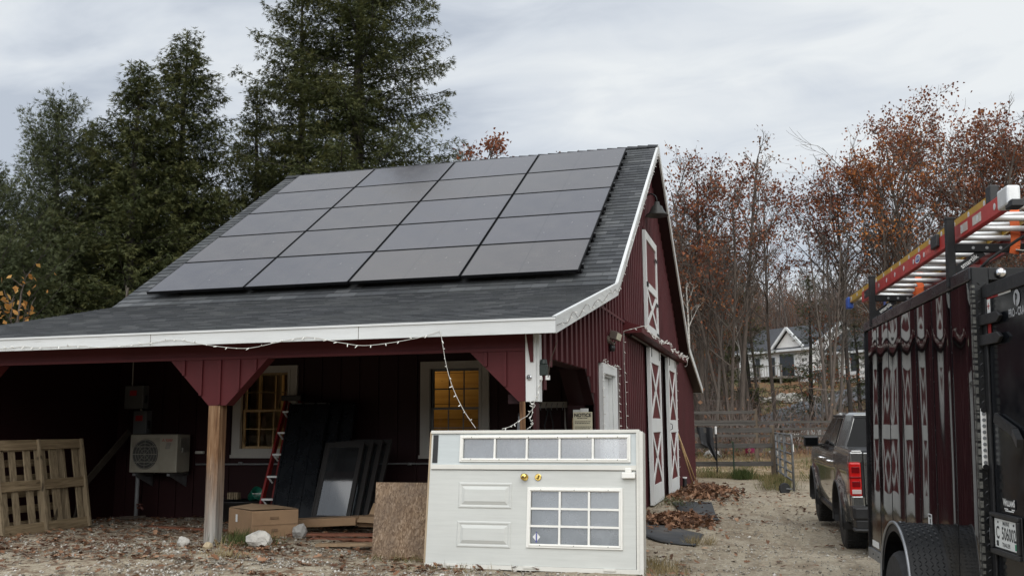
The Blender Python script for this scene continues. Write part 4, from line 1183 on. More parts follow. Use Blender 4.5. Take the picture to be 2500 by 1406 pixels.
    put_text(mb, 'NOTICE', (cx, 2.897, z1-.040), (1, 0, 0), (0, 0, 1), .060, .98, .0022)
    r = random.Random(2)
    for i, zz in enumerate(np.linspace(z1-.075, z0+.03, 12)):
        if i in (1, 4): continue
        w = .20*(1 if i % 4 else .7)*.5
        x = cx-w
        while x < cx+w-.01:
            l = r.uniform(.010, .03); mb.box(x, min(x+l, cx+w), 2.8985, 2.8995, zz-.004, zz+.004); x += l+.005
    mb.build('lettering', M['label_black'], t)
    mb = MB(); mb.box(-2.47, -2.46, 2.905, 2.93, .3, 1.7); mb.box(-2.46, -2.25, 2.907, 2.93, .3, 1.5); mb.build('post', M['brown_lumber'], t)
    t = thing('white_cabinet', 'narrow white panel standing behind the NOTICE sign', 'panel', (-2.3, 3.05, .3))
    mb = MB(); mb.box(-2.50, -2.385, 3.10, 3.5, .3, 1.80); mb.box(-2.385, -2.365, 3.12, 3.48, .32, 1.78); mb.build('board', M['white_z'], t, bevel=.004)
    mb = MB(); mb.box(-2.40, -2.30, 3.08, 3.098, .3, 1.815); mb.build('edge_board', M['white_z'], t)
    t = thing('outlet', 'grey outlet box with conduit on the porch back wall', 'outlet box', (-2.56, 3.74, 1.83))
    mb = MB(); mb.box(-2.61, -2.53, 3.68, 3.739, 1.835, 1.96); mb.build('box', M['box_grey'], t, bevel=.006)
    mb = MB(); mb.tube([(-2.57, 3.70, 1.96), (-2.57, 3.70, 2.9)], .012, 6); mb.tube([(-2.57, 3.70, 1.835), (-2.57, 3.70, 1.15)], .012, 6); mb.build('conduit', M['grey_pvc'], t)
    t = thing('hook_rail', 'pale rail with metal hooks on the porch back wall', 'hook rail', (-2.9, 3.72, 1.86))
    mb = MB(); mb.box(-3.10, -2.64, 3.70, 3.738, 1.84, 1.92); mb.build('rail', M['cream_trim'], t)
    for x in np.linspace(-3.06, -2.68, 6):
        mb = MB(); mb.tube([(x, 3.70, 1.90), (x, 3.65, 1.87), (x, 3.64, 1.83), (x, 3.66, 1.81)], .006, 5); mb.build('hook', M['galv'], t)
    t = thing('dark_halter', 'dark strap hanging from the hook rail', 'halter', (-2.95, 3.66, 1.83))
    mb = MB(); mb.tube([(-2.95, 3.65, 1.84), (-3.0, 3.62, 1.6), (-2.93, 3.6, 1.3), (-2.88, 3.62, 1.6), (-2.93, 3.65, 1.83)], .012, 5); mb.build('strap', M['cloth_black'], t)
    mb = MB(); mb.tube([(-2.72, 3.62, 1.84), (-2.70, 3.55, 1.6), (-2.66, 3.5, 1.2)], [.004, .01, .02], 5)
    tag(mb.build('whip', M['wire_white']), 'thin pale lead rope hanging from the hook rail end', 'rope')
    t = thing('paint_can', 'grey capped bottle standing on a ledge by the porch corner post', 'bottle', (-2.52, .7, 1.56))
    mb = MB(); mb.lathe([(.03, -1.2), (.03, .0), (.03, .06), (.018, .09), (.018, .12)], (-2.56, .75, 1.58), (0, 0, 1), 12); mb.build('bottle', M['grey_pvc'], t, smooth=True)
    mb = MB(); mb.lathe([(.02, .12), (.02, .15)], (-2.56, .75, 1.58), (0, 0, 1), 10); mb.build('cap', M['black_plastic'], t)
make_porch_things()

# ------------------------------------------------------------------ leaning door unit
def make_door_unit():
    W, H = 2.03, 1.275
    X0 = -3.262; lean = math.atan2(.17, 1.26); zb = gz(-2.2, -.12)+.0
    t = thing('door_unit', 'pale prehung entry door with sidelight lying on its side, leaning on the porch', 'door', (X0, -.13, zb), (-lean, 0, 0))
    # local: x along width, z up the face, -y towards the viewer
    def bx(name, mat, *b, bevel=.003, parent=t):
        mb = MB()
        for q in b: mb.box(*q)
        return mb.build(name, mat, parent, bevel=bevel, world=False)
    D = .115
    jt = 0.03
    bx('jamb', M['jamb'], (0, W, -.004, D, H-jt, H), (0, W, -.006, D, 0, jt+.01), (.0, jt-.012, .02, D, jt, H-jt), (W-jt, W, -.004, D, jt, H-jt))
    bx('jamb', M['jamb_edge'], (-.022, -.002, .03, D+.02, -.02, H-.01))
    bx('jamb', M['jamb'], (W, W+.035, -.02, D+.03, -.03, H-.02))
    # mullion between sidelight and door
    zm = .905
    bx('mullion', M['jamb'], (jt-.012, W-jt, -.008, D, zm, zm+.045))
    # sidelight with five lites
    sl0, sl1 = zm+.047, H-jt-.002
    a0, a1, g0, g1 = .335, 1.915, 1.010, 1.195
    def slab(name, mat, x0, x1, z0, z1, holes, y0=.012, y1=.056):
        mb = MB(); h = holes
        mb.box(x0, h[0], y0, y1, z0, z1); mb.box(h[1], x1, y0, y1, z0, z1); mb.box(h[0], h[1], y0, y1, z0, h[2]); mb.box(h[0], h[1], y0, y1, h[3], z1)
        return mb
    sd = slab('sidelight', None, jt-.010, W-jt-.002, sl0, sl1, (a0, a1, g0, g1)).build('sidelight', M['door_grey'], t, world=False)
    def lite(parent, x0, x1, z0, z1, nx, nz, w=.034):
        mb = MB(); y0, y1 = -.006, .016
        mb.box(x0-w, x0, y0, y1, z0-w, z1+w); mb.box(x1, x1+w, y0, y1, z0-w, z1+w); mb.box(x0, x1, y0, y1, z0-w, z0); mb.box(x0, x1, y0, y1, z1, z1+w)
        mb.box(x0-w*.45, x1+w*.45, y0-.006, y0+.001, z1+w*.18, z1+w*.55); mb.box(x0-w*.45, x1+w*.45, y0-.006, y0+.001, z0-w*.55, z0-w*.18)
        mb.box(x0-w*.55, x0-w*.18, y0-.0058, y0+.001, z0-w*.17, z1+w*.17); mb.box(x1+w*.18, x1+w*.55, y0-.0058, y0+.001, z0-w*.17, z1+w*.17)
        f = mb.build('lite_frame', M['lite_frame'], parent, world=False, bevel=.003)
        mb = MB()
        for i in range(1, nx):
            x = x0+(x1-x0)*i/nx; mb.box(x-.0095, x+.0095, -.002, .020, z0, z1)
        for i in range(1, nz):
            z = z0+(z1-z0)*i/nz; mb.box(x0, x1, -.0015, .0195, z-.0095, z+.0095)
        mb.build('muntin', M['lite_frame'], f, world=False)
        mb = MB(); mb.face([(x0, .022, z0), (x1, .022, z0), (x1, .022, z1), (x0, .022, z1)])
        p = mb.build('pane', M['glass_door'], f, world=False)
        mb = MB()
        n = max(2, int((x1-x0)/.28))
        for i in range(n+1):
            x = x0+(x1-x0)*(i+.3)/(n+.6)
            for z in (z0-w*.36, z1+w*.36): mb.lathe([(.004, 0), (.004, .002)], (x, y0-.006, z), (0, -1, 0), 8)
        mb.build('screw', M['bronze_frame'], f, world=False)
        return f
    lite(sd, a0+.0, a1, g0, g1, 5, 1)
    bx('seal', M['black_plastic'], (jt-.006, jt+.045, .004, .013, sl0+.015, sl1-.01))
    # the door itself
    d0, d1 = jt+.012, zm-.006
    lx0, lx1, lz0, lz1 = .985, 1.875, .205, .745
    dm = slab('door', None, .008, W-jt-.006, d0, d1, (lx0, lx1, lz0, lz1), .008, .052).build('door_slab', M['door_warm'], t, world=False)
    mb = MB(); mb.box(W-jt-.006, W-jt, .02, .05, d0, d1); mb.build('dark_gap', M['black_plastic'], dm, world=False)
    mb = MB(); mb.box(.01, W-jt, .02, .05, d1, zm-.001); mb.build('dark_gap', M['black_plastic'], dm, world=False)
    lite(dm, lx0+.035, lx1-.035, lz0+.035, lz1-.035, 3, 3, .036)
    # two raised panels at the left
    for z0, z1 in ((.545, .785), (.19, .43)):
        x0, x1 = .305, .835
        mb = MB(); y = .0078
        def ring(a, ya, b, yb):
            A = [(x0+a, ya, z0+a), (x1-a, ya, z0+a), (x1-a, ya, z1-a), (x0+a, ya, z1-a)]
            Bq = [(x0+b, yb, z0+b), (x1-b, yb, z0+b), (x1-b, yb, z1-b), (x0+b, yb, z1-b)]
            for i in range(4): mb.face([A[i], A[(i+1) % 4], Bq[(i+1) % 4], Bq[i]])
        ring(0, y-.0005, .010, y-.007); ring(.010, y-.007, .020, y-.007); ring(.020, y-.007, .034, y-.0006); ring(.034, y-.0006, .066, y-.014)
        b = .066; mb.face([(x0+b, y-.014, z0+b), (x1-b, y-.014, z0+b), (x1-b, y-.014, z1-b), (x0+b, y-.014, z1-b)])
        mb.build('raised_panel', M['door_warm'], dm, world=False)
    # knob and deadbolt
    kz = zm-.068
    mb = MB(); mb.lathe([(.033, 0), (.033, .006), (.016, .012), (.014, .030), (.027, .042), (.031, .054), (.027, .066), (.012, .070)], (.955, .008, kz), (0, -1, 0), 24)
    k = mb.build('door_knob', M['brass'], dm, smooth=True, world=False)
    mb = MB(); mb.lathe([(.009, .0705), (.009, .072)], (.955, .008, kz), (0, -1, 0), 12); mb.box(.949, .961, -.069, -.0665, kz-.002, kz+.002); mb.build('key_slot', M['label_black'], k, world=False)
    mb = MB(); mb.lathe([(.032, 0), (.032, .007), (.028, .010)], (1.083, .008, kz), (0, -1, 0), 24)
    k = mb.build('dead_bolt', M['brass'], dm, smooth=False, world=False)
    mb = MB(); mb.obox((1.076, -.006, kz-.019), (.008, 0, 0), (0, -.012, 0), (.012, 0, .036)); mb.obox((1.068, -.006, kz-.012), (.01, 0, -.004), (0, -.010, 0), (.004, 0, .008)); mb.build('thumb_turn', simple('dark_brass', (.2, .13, .03), .3, .9), k, world=False)
    bx('corner_block', M['lite_frame'], (W-.16, W-.035, -.035, .008, zm-.075, zm-.02), (W-.13, W-.07, -.02, .0, zm-.02, zm+.02), bevel=.008)
    for x in (.27, 1.02, 1.76): bx('hinge', M['jamb'], (x-.055, x+.055, -.016, -.002, jt-.012, jt+.012))
    # diamond alarm sticker on the lower left lite
    mb = MB(); cx, cz, s = 1.075, .300, .036
    mb.face([(cx-s, .0195, cz), (cx, .0195, cz-s*1.15), (cx+s, .0195, cz), (cx, .0195, cz+s*1.15)]); st = mb.build('diamond_sticker', M['label_white'], dm, world=False)
    mb = MB(); mb.box(cx-.006, cx+.006, .0175, .0185, cz-s*1.35, cz+s*.9); mb.box(cx-.0045, cx+.0045, .0165, .0172, cz+s*.95, cz+s*1.3)
    mb.build('blue_mark', M['label_blue'], st, world=False)
    # slab door hidden behind, its panels show through the glass
    b = thing('slab_door', 'second white panelled door hidden behind the leaning door, seen through its glass', 'door', (X0+.25, .045, zb), (-lean*.6, 0, 0))
    mb = MB(); mb.box(.15, 1.72, 0, .042, .02, .84); s2 = mb.build('slab', M['door_grey'], b, world=False)
    for z0, z1 in ((.10, .28), (.36, .54), (.62, .78)):
        for x0, x1 in ((.95, 1.42),):
            mb = MB()
            for q in ((x0, x1, -.006, .001, z0, z0+.012), (x0, x1, -.006, .001, z1-.012, z1), (x0, x0+.012, -.006, .001, z0+.012, z1-.012), (x1-.012, x1, -.006, .001, z0+.012, z1-.012), (x0+.05, x1-.05, -.007, .001, z0+.04, z1-.04)): mb.box(*q)
            mb.build('raised_panel', M['door_grey'], s2, world=False)
    # strand board sheets
    mb = MB(); mb.obox((-3.965, .235, gz(-3.9, .25)-.02), (2.44, .05, 0), (0, .10, .752), (0, .013, 0)); tag(mb.build('strand_board', M['osb']), 'mottled brown strand board leaning on its long edge beside the pale door', 'board')
    mb = MB(); mb.obox((-3.02, .19, zb), (1.32, 0, 0), (0, .07, 1.215), (0, .012, 0)); tag(mb.build('strand_board', M['osb']), 'upright strand board directly behind the pale door, seen through the long glass strip', 'board')
make_door_unit()
# ------------------------------------------------------------------ stones, mats, poles
def rock_mesh(mb, c, s, seed, sub=2):
    r = random.Random(seed)
    bm = bmesh.new(); bmesh.ops.create_icosphere(bm, subdivisions=sub, radius=1)
    ks = [(Vector((r.gauss(0, 1), r.gauss(0, 1), r.gauss(0, 1))).normalized(), r.uniform(.62, .95)) for _ in range(11)]
    for v in bm.verts:
        d = v.co.normalized(); k = 1.0
        for n, h in ks:
            q = d.dot(n)
            if q > 0: k = min(k, h/q)
        v.co = d*k*(1+r.uniform(-.03, .03))
    vs = [(c[0]+v.co.x*s[0], c[1]+v.co.y*s[1], c[2]+v.co.z*s[2]) for v in bm.verts]
    fs = [tuple(v.index for v in f.verts) for f in bm.faces]
    bm.free(); mb.add(vs, fs)
def make_rocks():
    for (x, y, s, sd, m, lab, nm) in ((-5.24, .25, (.15, .12, .115), 4, 'rock', 'pale angular boulder in front of the cardboard box', 'boulder'), (-6.03, .1, (.085, .06, .075), 8, 'rock', 'small whitish rock on the gravel beside the weathered post', 'rock'), (-5.66, -.02, (.06, .045, .05), 13, 'rock_tan', 'small tan block of stone at the foot of the wooden post', 'rock'),
                                      (-5.33, 1.3, (.09, .10, .11), 21, 'rock_dark', 'grey rock tucked behind the cardboard box', 'rock')):
        mb = MB(); rock_mesh(mb, (x, y, gz(x, y)+s[2]*.62), s, sd); tag(mb.build(nm, M[m]), lab, 'rock')
    def mat(poly, label):
        # subdivided sheet following the ground
        mb = MB(); P = [Vector((x, y, 0)) for x, y in poly]
        n = len(P)//2; L = P[:n]; R = P[n:][::-1]
        rows = []
        for i in range(n):
            row = []
            for k in range(7):
                p = L[i].lerp(R[i], k/6); lift = .024 + .003*math.sin(i*1.7+k*.8)
                row.append((p.x, p.y, gz(p.x, p.y)+lift))
            rows.append(row)
        V_ = [p for r in rows for p in r]; F = [(i*7+k, i*7+k+1, (i+1)*7+k+1, (i+1)*7+k) for i in range(n-1) for k in range(6)]
        o = mb.add(V_, F).build('rubber_mat', M['mat_rubber'], smooth=True)
        so = o.modifiers.new('thick', 'SOLIDIFY'); so.thickness = .010; so.offset = 0
        tag(o, label, 'mat')
    mat([(-2.12, 6.1), (-1.95, 5.41), (-1.65, 4.55), (-1.42, 4.12), (-1.19, 3.88), (-.97, 3.74), (-.98, 2.56), (-1.18, 2.59), (-1.4, 2.7), (-1.63, 3.02), (-1.78, 3.3), (-2.1, 4.0)], 'curved black rubber mat nearest the leaning door, beside the leaf pile')
    mat([(-1.9, 8.7), (-1.6, 8.9), (-1.24, 9.2), (-.94, 6.4), (-1.2, 6.4), (-1.62, 7.4)], 'flat dark rubber mat farther back, in front of the sliding doors')
    for k, (t0, t1, lab) in enumerate((((XG+.09, 12.50, 1.52), (-1.86, 14.0, gz(-1.86, 14)-.02), 'long pale wooden pole leaning on the red wall beside the sliding door'), ((XG+.07, 12.52, 1.60), (-1.93, 13.75, gz(-1.9, 13.7)-.02), 'second wooden pole, close behind the first, leaning on the red wall'))):
        mb = MB(); mb.tube([t0, t1], .018, 7); tag(mb.build('wooden_pole', M['pole_wood'], smooth=True), lab, 'pole')
    t = thing('boot', 'small dark boot at the foot of the sliding door beside the poles', 'boot', (XG+.2, 12.75, .17))
    mb = MB(); z = gz(XG+.2, 12.75); mb.lathe([(.05, .0), (.05, .12), (.042, .24), (.046, .27)], (XG+.22, 12.72, z), (0, 0, 1), 12); mb.lathe([(.03, -.1), (.045, -.05), (.045, .05), (.02, .09)], (XG+.27, 12.78, z+.045), (.8, .5, 0), 10); mb.build('boot_shaft', M['black_plastic'], t, smooth=True)
    mb = MB(); mb.lathe([(.05, .272), (.052, .30), (.045, .30)], (XG+.22, 12.72, z), (0, 0, 1), 12); mb.build('lining', M['label_white'], t)
make_rocks()

# ------------------------------------------------------------------ fences and gate
def board_fence(label, posts, zs, bh, cat='fence', name='board_fence', yoff=-.06, pw=.13, ptop=.08):
    """posts: [(x,y,ztop)], zs: list of board centre heights"""
    x0, y0, _ = posts[0]
    t = thing(name, label, cat, (x0, y0, gz(x0, y0)))
    for (x, y, zt) in posts:
        if zt is None: continue
        mb = MB(); mb.box(x-pw/2, x+pw/2, y-pw/2, y+pw/2, gz(x, y)-.3, zt); mb.build('post', M['fence_post'], t, bevel=.01)
    for z in zs:
        for (xa, ya, _), (xb, yb, _) in zip(posts, posts[1:]):
            d = V(xb-xa, yb-ya, 0).normalized(); n = V(d.y, -d.x, 0)
            mb = MB(); mb.bar(V(xa, ya, z)+n*.085, V(xb, yb, z+random.uniform(-.02, .02))+n*.085, .03, bh); mb.build('rail', M['fence_wood'], t, bevel=.004)
    return t
def make_fences():
    board_fence('near weathered grey board fence joining the barn corner to the gate post', [(-2.42, 19.5, None), (-.19, 19.55, 1.58)], [1.44, 1.00, .48], .135)
    board_fence('tall far board fence behind the near fence, grey planks against the wood', [(-6.5, 28, 2.1), (-3.6, 28, 2.15), (-.82, 28, 2.18)], [2.06, 1.72, 1.62, 1.2, .8], .11)
    board_fence('long three rail paddock fence running on behind the pickup', [(-.80, 28.3, 1.9), (2.02, 28.2, 2.14), (4.9, 28.0, 2.0), (8, 27.8, 2.0)], [1.68, 1.42, 1.17], .085)
    # wire mesh on the near fence
    for x, zt, lab, capm, m in ((-1.74, 1.40, 'dark steel fence post with a white plastic cap', 'label_white', 'black_metal'), (-1.27, 1.12, 'dark green steel fence post between the white capped one and the gate', None, 'dgreen')):
        if m == 'dgreen': M['dgreen'] = simple('green_steel_post', (.012, .035, .02), .5, .2)
        y = 19.15; t = thing('steel_post', lab, 'fence post', (x, y, gz(x, y)))
        mb = MB(); z0 = gz(x, y)-.2; mb.box(x-.02, x+.02, y-.004, y+.004, z0, zt); mb.box(x-.004, x+.004, y-.035, y-.004, z0, zt)
        for z in np.arange(.3, zt-.05, .1): mb.box(x-.012, x+.012, y-.012+.014, y+.012, z, z+.03)
        mb.build('shaft', M[m], t)
        if capm:
            mb = MB(); mb.lathe([(.028, 0), (.03, .01), (.028, .20), (.02, .215)], (x, y-.01, zt-.06), (0, 0, 1), 10); mb.build('cap', M[capm], t)
    # black tarp thrown over the fence
    mb = MB(); rows = []
    for i in range(9):
        f = i/8
        xa = -2.30+.20*f+.10*f*f; xb = -1.86+.04*math.sin(f*3)
        if f > .5: xb = -1.86+.12*(f-.5)*2; xa = -2.2+.55*(f-.25)
        row = []
        for k in range(8):
            g = k/7; x = xa+(xb-xa)*g
            row.append((x, 19.38-.05*math.sin(g*9+f*2)-.04*f, 1.535-.92*f-.05*math.sin(g*4)*f))
        rows.append(row)
    V_ = [p for r in rows for p in r]; F = [(i*8+k, i*8+k+1, (i+1)*8+k+1, (i+1)*8+k) for i in range(8) for k in range(7)]
    tag(mb.add(V_, F).build('black_tarp', M['cloth_black'], smooth=True), 'torn black tarp hanging over the near fence beside the barn', 'tarp')
    # tube gate with a wheel, standing open
    h = V(-.10, 19.45, 0); e = V(.275, 14.0, 0); d = (e-h); L = d.length; d.normalize()
    t = thing('farm_gate', 'grey tubular farm gate standing open with a small wheel at its end', 'gate', (h.x, h.y, .1))
    ztop, zbot = 1.36, .32
    def gp(s, z): return h+d*s+V(0, 0, z)
    mb = MB(); R = .16; pts = [gp(.05, zbot), gp(.05, ztop)] 
    arc = [gp(L-R+R*math.sin(a), ztop-R+R*math.cos(a)) for a in np.linspace(0, PI/2, 7)]
    mb.tube([gp(.05, ztop)]+arc+[gp(L, .10)], .027, 8); mb.tube([gp(.05, .12), gp(.05, ztop+.03)], .027, 8); mb.tube([gp(.05, zbot), gp(L, zbot)], .024, 8)
    mb.build('frame', M['grey_tube'], t, smooth=True)
    for z in (.50, .70, .92, 1.14):
        mb = MB(); mb.tube([gp(.05, z), gp(L, z)], .021, 7); mb.build('rail', M['grey_tube'], t, smooth=True)
    for s in (L*.33, L*.66):
        mb = MB(); n = V(d.y, -d.x, 0); mb.bar(gp(s, zbot)+n*.028, gp(s, ztop)+n*.028, .07, .012, d); mb.build('upright', M['grey_tube'], t)
    wc = gp(L-.06, .135)+V(-.20, 0, 0)+V(0, 0, gz(.1, 14.1)-.03)
    mb = MB(); mb.lathe([(.055, -.035), (.125, -.035), (.135, -.02), (.135, .02), (.125, .035), (.055, .035)], wc, (.45, -.9, 0), 20); w = mb.build('wheel', M['rubber'], t, smooth=False)
    mb = MB(); mb.lathe([(.055, -.03), (.055, .03)], wc, (.45, -.9, 0), 14); mb.build('hub', M['galv'], w)
    mb = MB(); mb.tube([wc, gp(L-.02, .14), gp(L, .16)], .018, 6); mb.build('wheel_arm', M['grey_tube'], t)
    mb = MB(); n = V(-d.y, d.x, 0); mb.obox(gp(L-.02, .98)+V(0, -.03, 0), (.0, 0, .17), (.04, 0, 0), (0, -.006, 0)); mb.build('tag', M['label_white'], t)
    # pink tub in the paddock
    t = thing('pink_tub', 'bright pink feed tub on the paddock grass beyond the near fence', 'tub', (-1.15, 31.0, gz(-1.15, 31.0)))
    z = gz(-1.15, 31.0)+.10; mb = MB(); mb.lathe([(.18, 0), (.22, .26), (.235, .27), (.235, .29), (.20, .28), (.17, .02)], (-1.15, 31.0, z), (0, 0, 1), 18); mb.build('basin', M['pink_plastic'], t, smooth=True)
    for s in (-1, 1):
        mb = MB(); mb.tube([(-1.15+s*.22, 30.92, z+.27), (-1.15+s*.22, 30.94, z+.34), (-1.15+s*.22, 31.06, z+.34), (-1.15+s*.22, 31.08, z+.27)], .012, 5)
        mb.build('handle', M['pink_plastic'], t)
    # field stones along the paddock and below the house
    r = random.Random(31); k = 0
    labs = [(-2.6, 30.5, .45, .22), (.6, 38, .7, .4), (1.6, 38.5, .9, .5), (2.4, 38, .75, .45), (3.3, 37, 1.1, .7), (4.4, 37, .7, .45), (-.2, 31.2, .3, .18)]
    for x, y, s, hh in labs:
        mb = MB(); rock_mesh(mb, (x, y, gz(x, y)+hh*.25), (s, s*.8, hh), 100+k); k += 1
        tag(mb.build('field_stone', M['rock_dark' if k % 2 else 'rock']), 'rough pale field stone at the foot of the wooded hill', 'rock', 'field stones behind the paddock fence')
    for i in range(16):
        x = r.uniform(-1.2, 3.4); y = 66.5+r.uniform(-2.2, 2.2)-.25*x; s = r.uniform(.45, 1.0)
        mb = MB(); rock_mesh(mb, (x, y, gz(x, y)+s*.2), (s, s*.7, s*.5), 200+i, 1)
        tag(mb.build('bank_stone', M['rock']), 'pale stone in the rocky bank below the white house', 'rock', 'stones banked below the house')
make_fences()

# ------------------------------------------------------------------ house on the hill and its drive
def col(px, d):
    """ground position at depth d along the view heading, px source pixels across"""
    f = V(-.2695, .963, 0); r = V(.963, .2695, 0)
    return V(0, -8.66, 0) + f*d + r*(d*(px-1250)/2268)
def make_house():
    M['siding'] = simple('white_siding', (.72, .71, .68), .6, 0, .06, 2, bump=.05)
    M['house_roof'] = simple('house_shingles', (.05, .052, .058), .9, 0, .3, 6)
    M['house_stone'] = simple('brown_cladding', (.12, .095, .075), .8)
    M['deck_wood'] = simple('weathered_deck', (.17, .15, .13), .8, 0, .25)
    M['house_glass'] = simple('dark_house_window', (.02, .022, .025), .1, 0, .1, bump=0)
    C0 = col(1972, 88); z0 = 6.3; ze = 8.9; zp = 11.2
    A = V(-.55*.963-.83*.2695, -.55*.2695+.83*.963, 0).normalized()    # along the front wall, away to the left
    Bv = V(A.y, -A.x, 0)                                                # along the gable, to the right
    if Bv.x < 0: Bv = -Bv
    def P(a, b, z): return C0 + A*a + Bv*b + V(0, 0, z)
    t = thing('house', 'white house with dark gabled roofs and a raised deck on the wooded hill', 'house', (C0.x, C0.y, z0))
    La, Wb = 9.0, 8.0
    mb = MB()
    mb.prism([P(0, 0, z0-3), P(La, 0, z0-3), P(La, 0, ze), P(0, 0, ze)], Bv*Wb)
    mb.prism([P(0, 0, ze), P(0, Wb, ze), P(0, Wb/2, zp)], A*La)
    mb.build('main_wall', M['siding'], t)
    # second block set back, running towards the right
    b0 = 2.2; Lw = 9.5; ze2 = 8.55; zp2 = 10.6; Wd = 6.2
    mb = MB(); mb.prism([P(0, b0, z0-2.5), P(-Lw, b0, z0-2.5), P(-Lw, b0, ze2), P(0, b0, ze2)], Bv*Wd)
    mb.build('wing_wall', M['siding'], t)
    mb = MB()
    def slope(a0, a1, b_lo, z_lo, b_hi, z_hi, th=.16):
        mb.prism([P(a0, b_lo, z_lo), P(a1, b_lo, z_lo), P(a1, b_hi, z_hi), P(a0, b_hi, z_hi)], (0, 0, th))
    k = (zp-ze)/(Wb/2)
    slope(-.45, La+.4, -.5, ze-.5*k, Wb/2, zp); slope(-.45, La+.4, Wb+.5, ze-.5*k, Wb/2, zp)
    k2 = (zp2-ze2)/(Wd/2)
    slope(-.02, -Lw-.4, b0-.5, ze2-.5*k2, b0+Wd/2, zp2); slope(-.02, -Lw-.4, b0+Wd+.5, ze2-.5*k2, b0+Wd/2, zp2)
    # dormer roof on the front slope
    for s in (-1, 1):
        a_c = 2.3; w = 1.9
        mb.prism([P(a_c+s*w, -.55, ze-.15), P(a_c, -.55, ze+1.75), P(a_c, 3.2, ze+1.75), P(a_c+s*w, .3, ze-.15)], (0, 0, .14))
    rf = mb.build('roof', M['house_roof'], t)
    mb = MB(); mb.prism([P(2.3-1.7, -.3, ze-.1), P(2.3+1.7, -.3, ze-.1), P(2.3, -.3, ze+1.6)], Bv*.2); mb.build('dormer_wall', M['siding'], rf)
    # white trim lines
    mb = MB()
    def tb(p, q, w=.2, h=.22): mb.bar(p, q, w, h)
    tb(P(-.5, -.55, ze-.30), P(La+.4, -.55, ze-.30)); tb(P(-.5, -.52, ze-.22), P(-.5, Wb/2, zp+.06)); tb(P(-.5, Wb/2, zp+.06), P(-.5, Wb+.5, ze-.22))
    tb(P(2.3-1.9, -.62, ze-.08), P(2.3, -.62, ze+1.82)); tb(P(2.3+1.9, -.62, ze-.08), P(2.3, -.62, ze+1.82))
    tb(P(.0, b0-.52, ze2-.40), P(-Lw-.4, b0-.52, ze2-.40)); tb(P(0, -.02, z0-1.2), P(0, -.02, ze-.3), .22, .22); tb(P(-1.4, b0-.03, z0-.1), P(-Lw, b0-.03, z0-.1), .1, .16); tb(P(-1.4, b0-.03, z0), P(-1.4, b0-.03, ze2-.4), .14, .14)
    mb.build('trim', M['white'], t)
    mb = MB(); mb.prism([P(-.05, b0-.04, z0-.6), P(-1.3, b0-.04, z0-.6), P(-1.3, b0-.04, ze2-.45), P(-.05, b0-.04, ze2-.45)], -Bv*.03); mb.build('entry_cladding', M['house_stone'], t)
    mb = MB(); mb.prism([P(-.02, .5, z0-2.8), P(-.02, 2.2, z0-2.8), P(-.02, 2.2, z0+.55), P(-.02, .3, z0-.2)], A*-.04); mb.build('foundation', simple('house_base', (.28, .27, .26), .8), t)
    def window(a0, a1, z1, z2, b=0.0):
        s = -1
        mb = MB(); mb.prism([P(a0-.1, b-.03, z1-.1), P(a1+.1, b-.03, z1-.1), P(a1+.1, b-.03, z2+.1), P(a0-.1, b-.03, z2+.1)], Bv*-.05); w = mb.build('window', M['white'], t)
        mb = MB(); mb.prism([P(a0, b-.082, z1), P(a1, b-.082, z1), P(a1, b-.082, z2), P(a0, b-.082, z2)], Bv*-.01); mb.build('pane', M['house_glass'], w)
    window(2.0, 3.7, z0-.15, z0+1.95); window(4.3, 5.1, z0-.15, z0+1.75); window(6.2, 6.8, z0-.15, z0+1.8); window(8.0, 8.7, z0+.5, z0+1.6)
    window(-3.4, -2.7, z0+.1, z0+1.9, b0); window(-5.6, -4.7, z0+.6, z0+1.9, b0); window(-8.2, -7.2, z0+.5, z0+1.9, b0)
    window(6.6, 8.6, z0-2.6, z0-.9)
    # raised deck
    mb = MB(); mb.prism([P(1.4, -2.6, z0-.45), P(9.4, -2.6, z0-.45), P(9.4, -.02, z0-.45), P(1.4, -.02, z0-.45)], (0, 0, .22))
    for a in (1.6, 4.2, 6.8, 9.2): mb.bar(P(a, -2.5, z0-3.2), P(a, -2.5, z0-.45), .2, .2)
    dk = mb.build('deck', M['deck_wood'], t)
    mb = MB(); mb.bar(P(1.4, -2.55, z0+.75), P(9.4, -2.55, z0+.75), .14, .09); mb.bar(P(9.4, -2.55, z0+.75), P(9.4, 0, z0+.75), .14, .09)
    for a in np.arange(1.45, 9.4, 1.3): mb.bar(P(a, -2.55, z0-.3), P(a, -2.55, z0+.75), .13, .13)
    for a in np.arange(1.6, 9.4, .32): mb.bar(P(a, -2.55, z0-.2), P(a, -2.55, z0+.72), .04, .04)
    mb.build('railing', M['deck_wood'], dk)
    # drive
    rows = []
    pts = [col(1888, 50), col(1905, 56), col(1945, 62), col(2000, 68), col(2060, 74), col(2130, 80), col(2230, 84)]
    for i, p in enumerate(pts):
        d = (pts[min(i+1, len(pts)-1)]-pts[max(i-1, 0)]).normalized(); n = V(-d.y, d.x, 0)
        rows.append([p+n*w for w in (-1.9, -.9, 0, .9, 1.9)])
    fine = []
    for i in range(len(rows)-1):
        for k in range(8): fine.append([a.lerp(b, k/8) for a, b in zip(rows[i], rows[i+1])])
    V_ = [(p.x, p.y, gz(p.x, p.y)+.16) for r_ in fine for p in r_]; n = len(fine)
    mb = MB(); mb.add(V_, [(i*5+k, i*5+k+1, (i+1)*5+k+1, (i+1)*5+k) for i in range(n-1) for k in range(4)])
    o = mb.build('driveway_road', simple('drive_asphalt', (.095, .098, .105), .9, 0, .2, 2), smooth=True, origin=False); tag(o, kind='structure')
make_house()

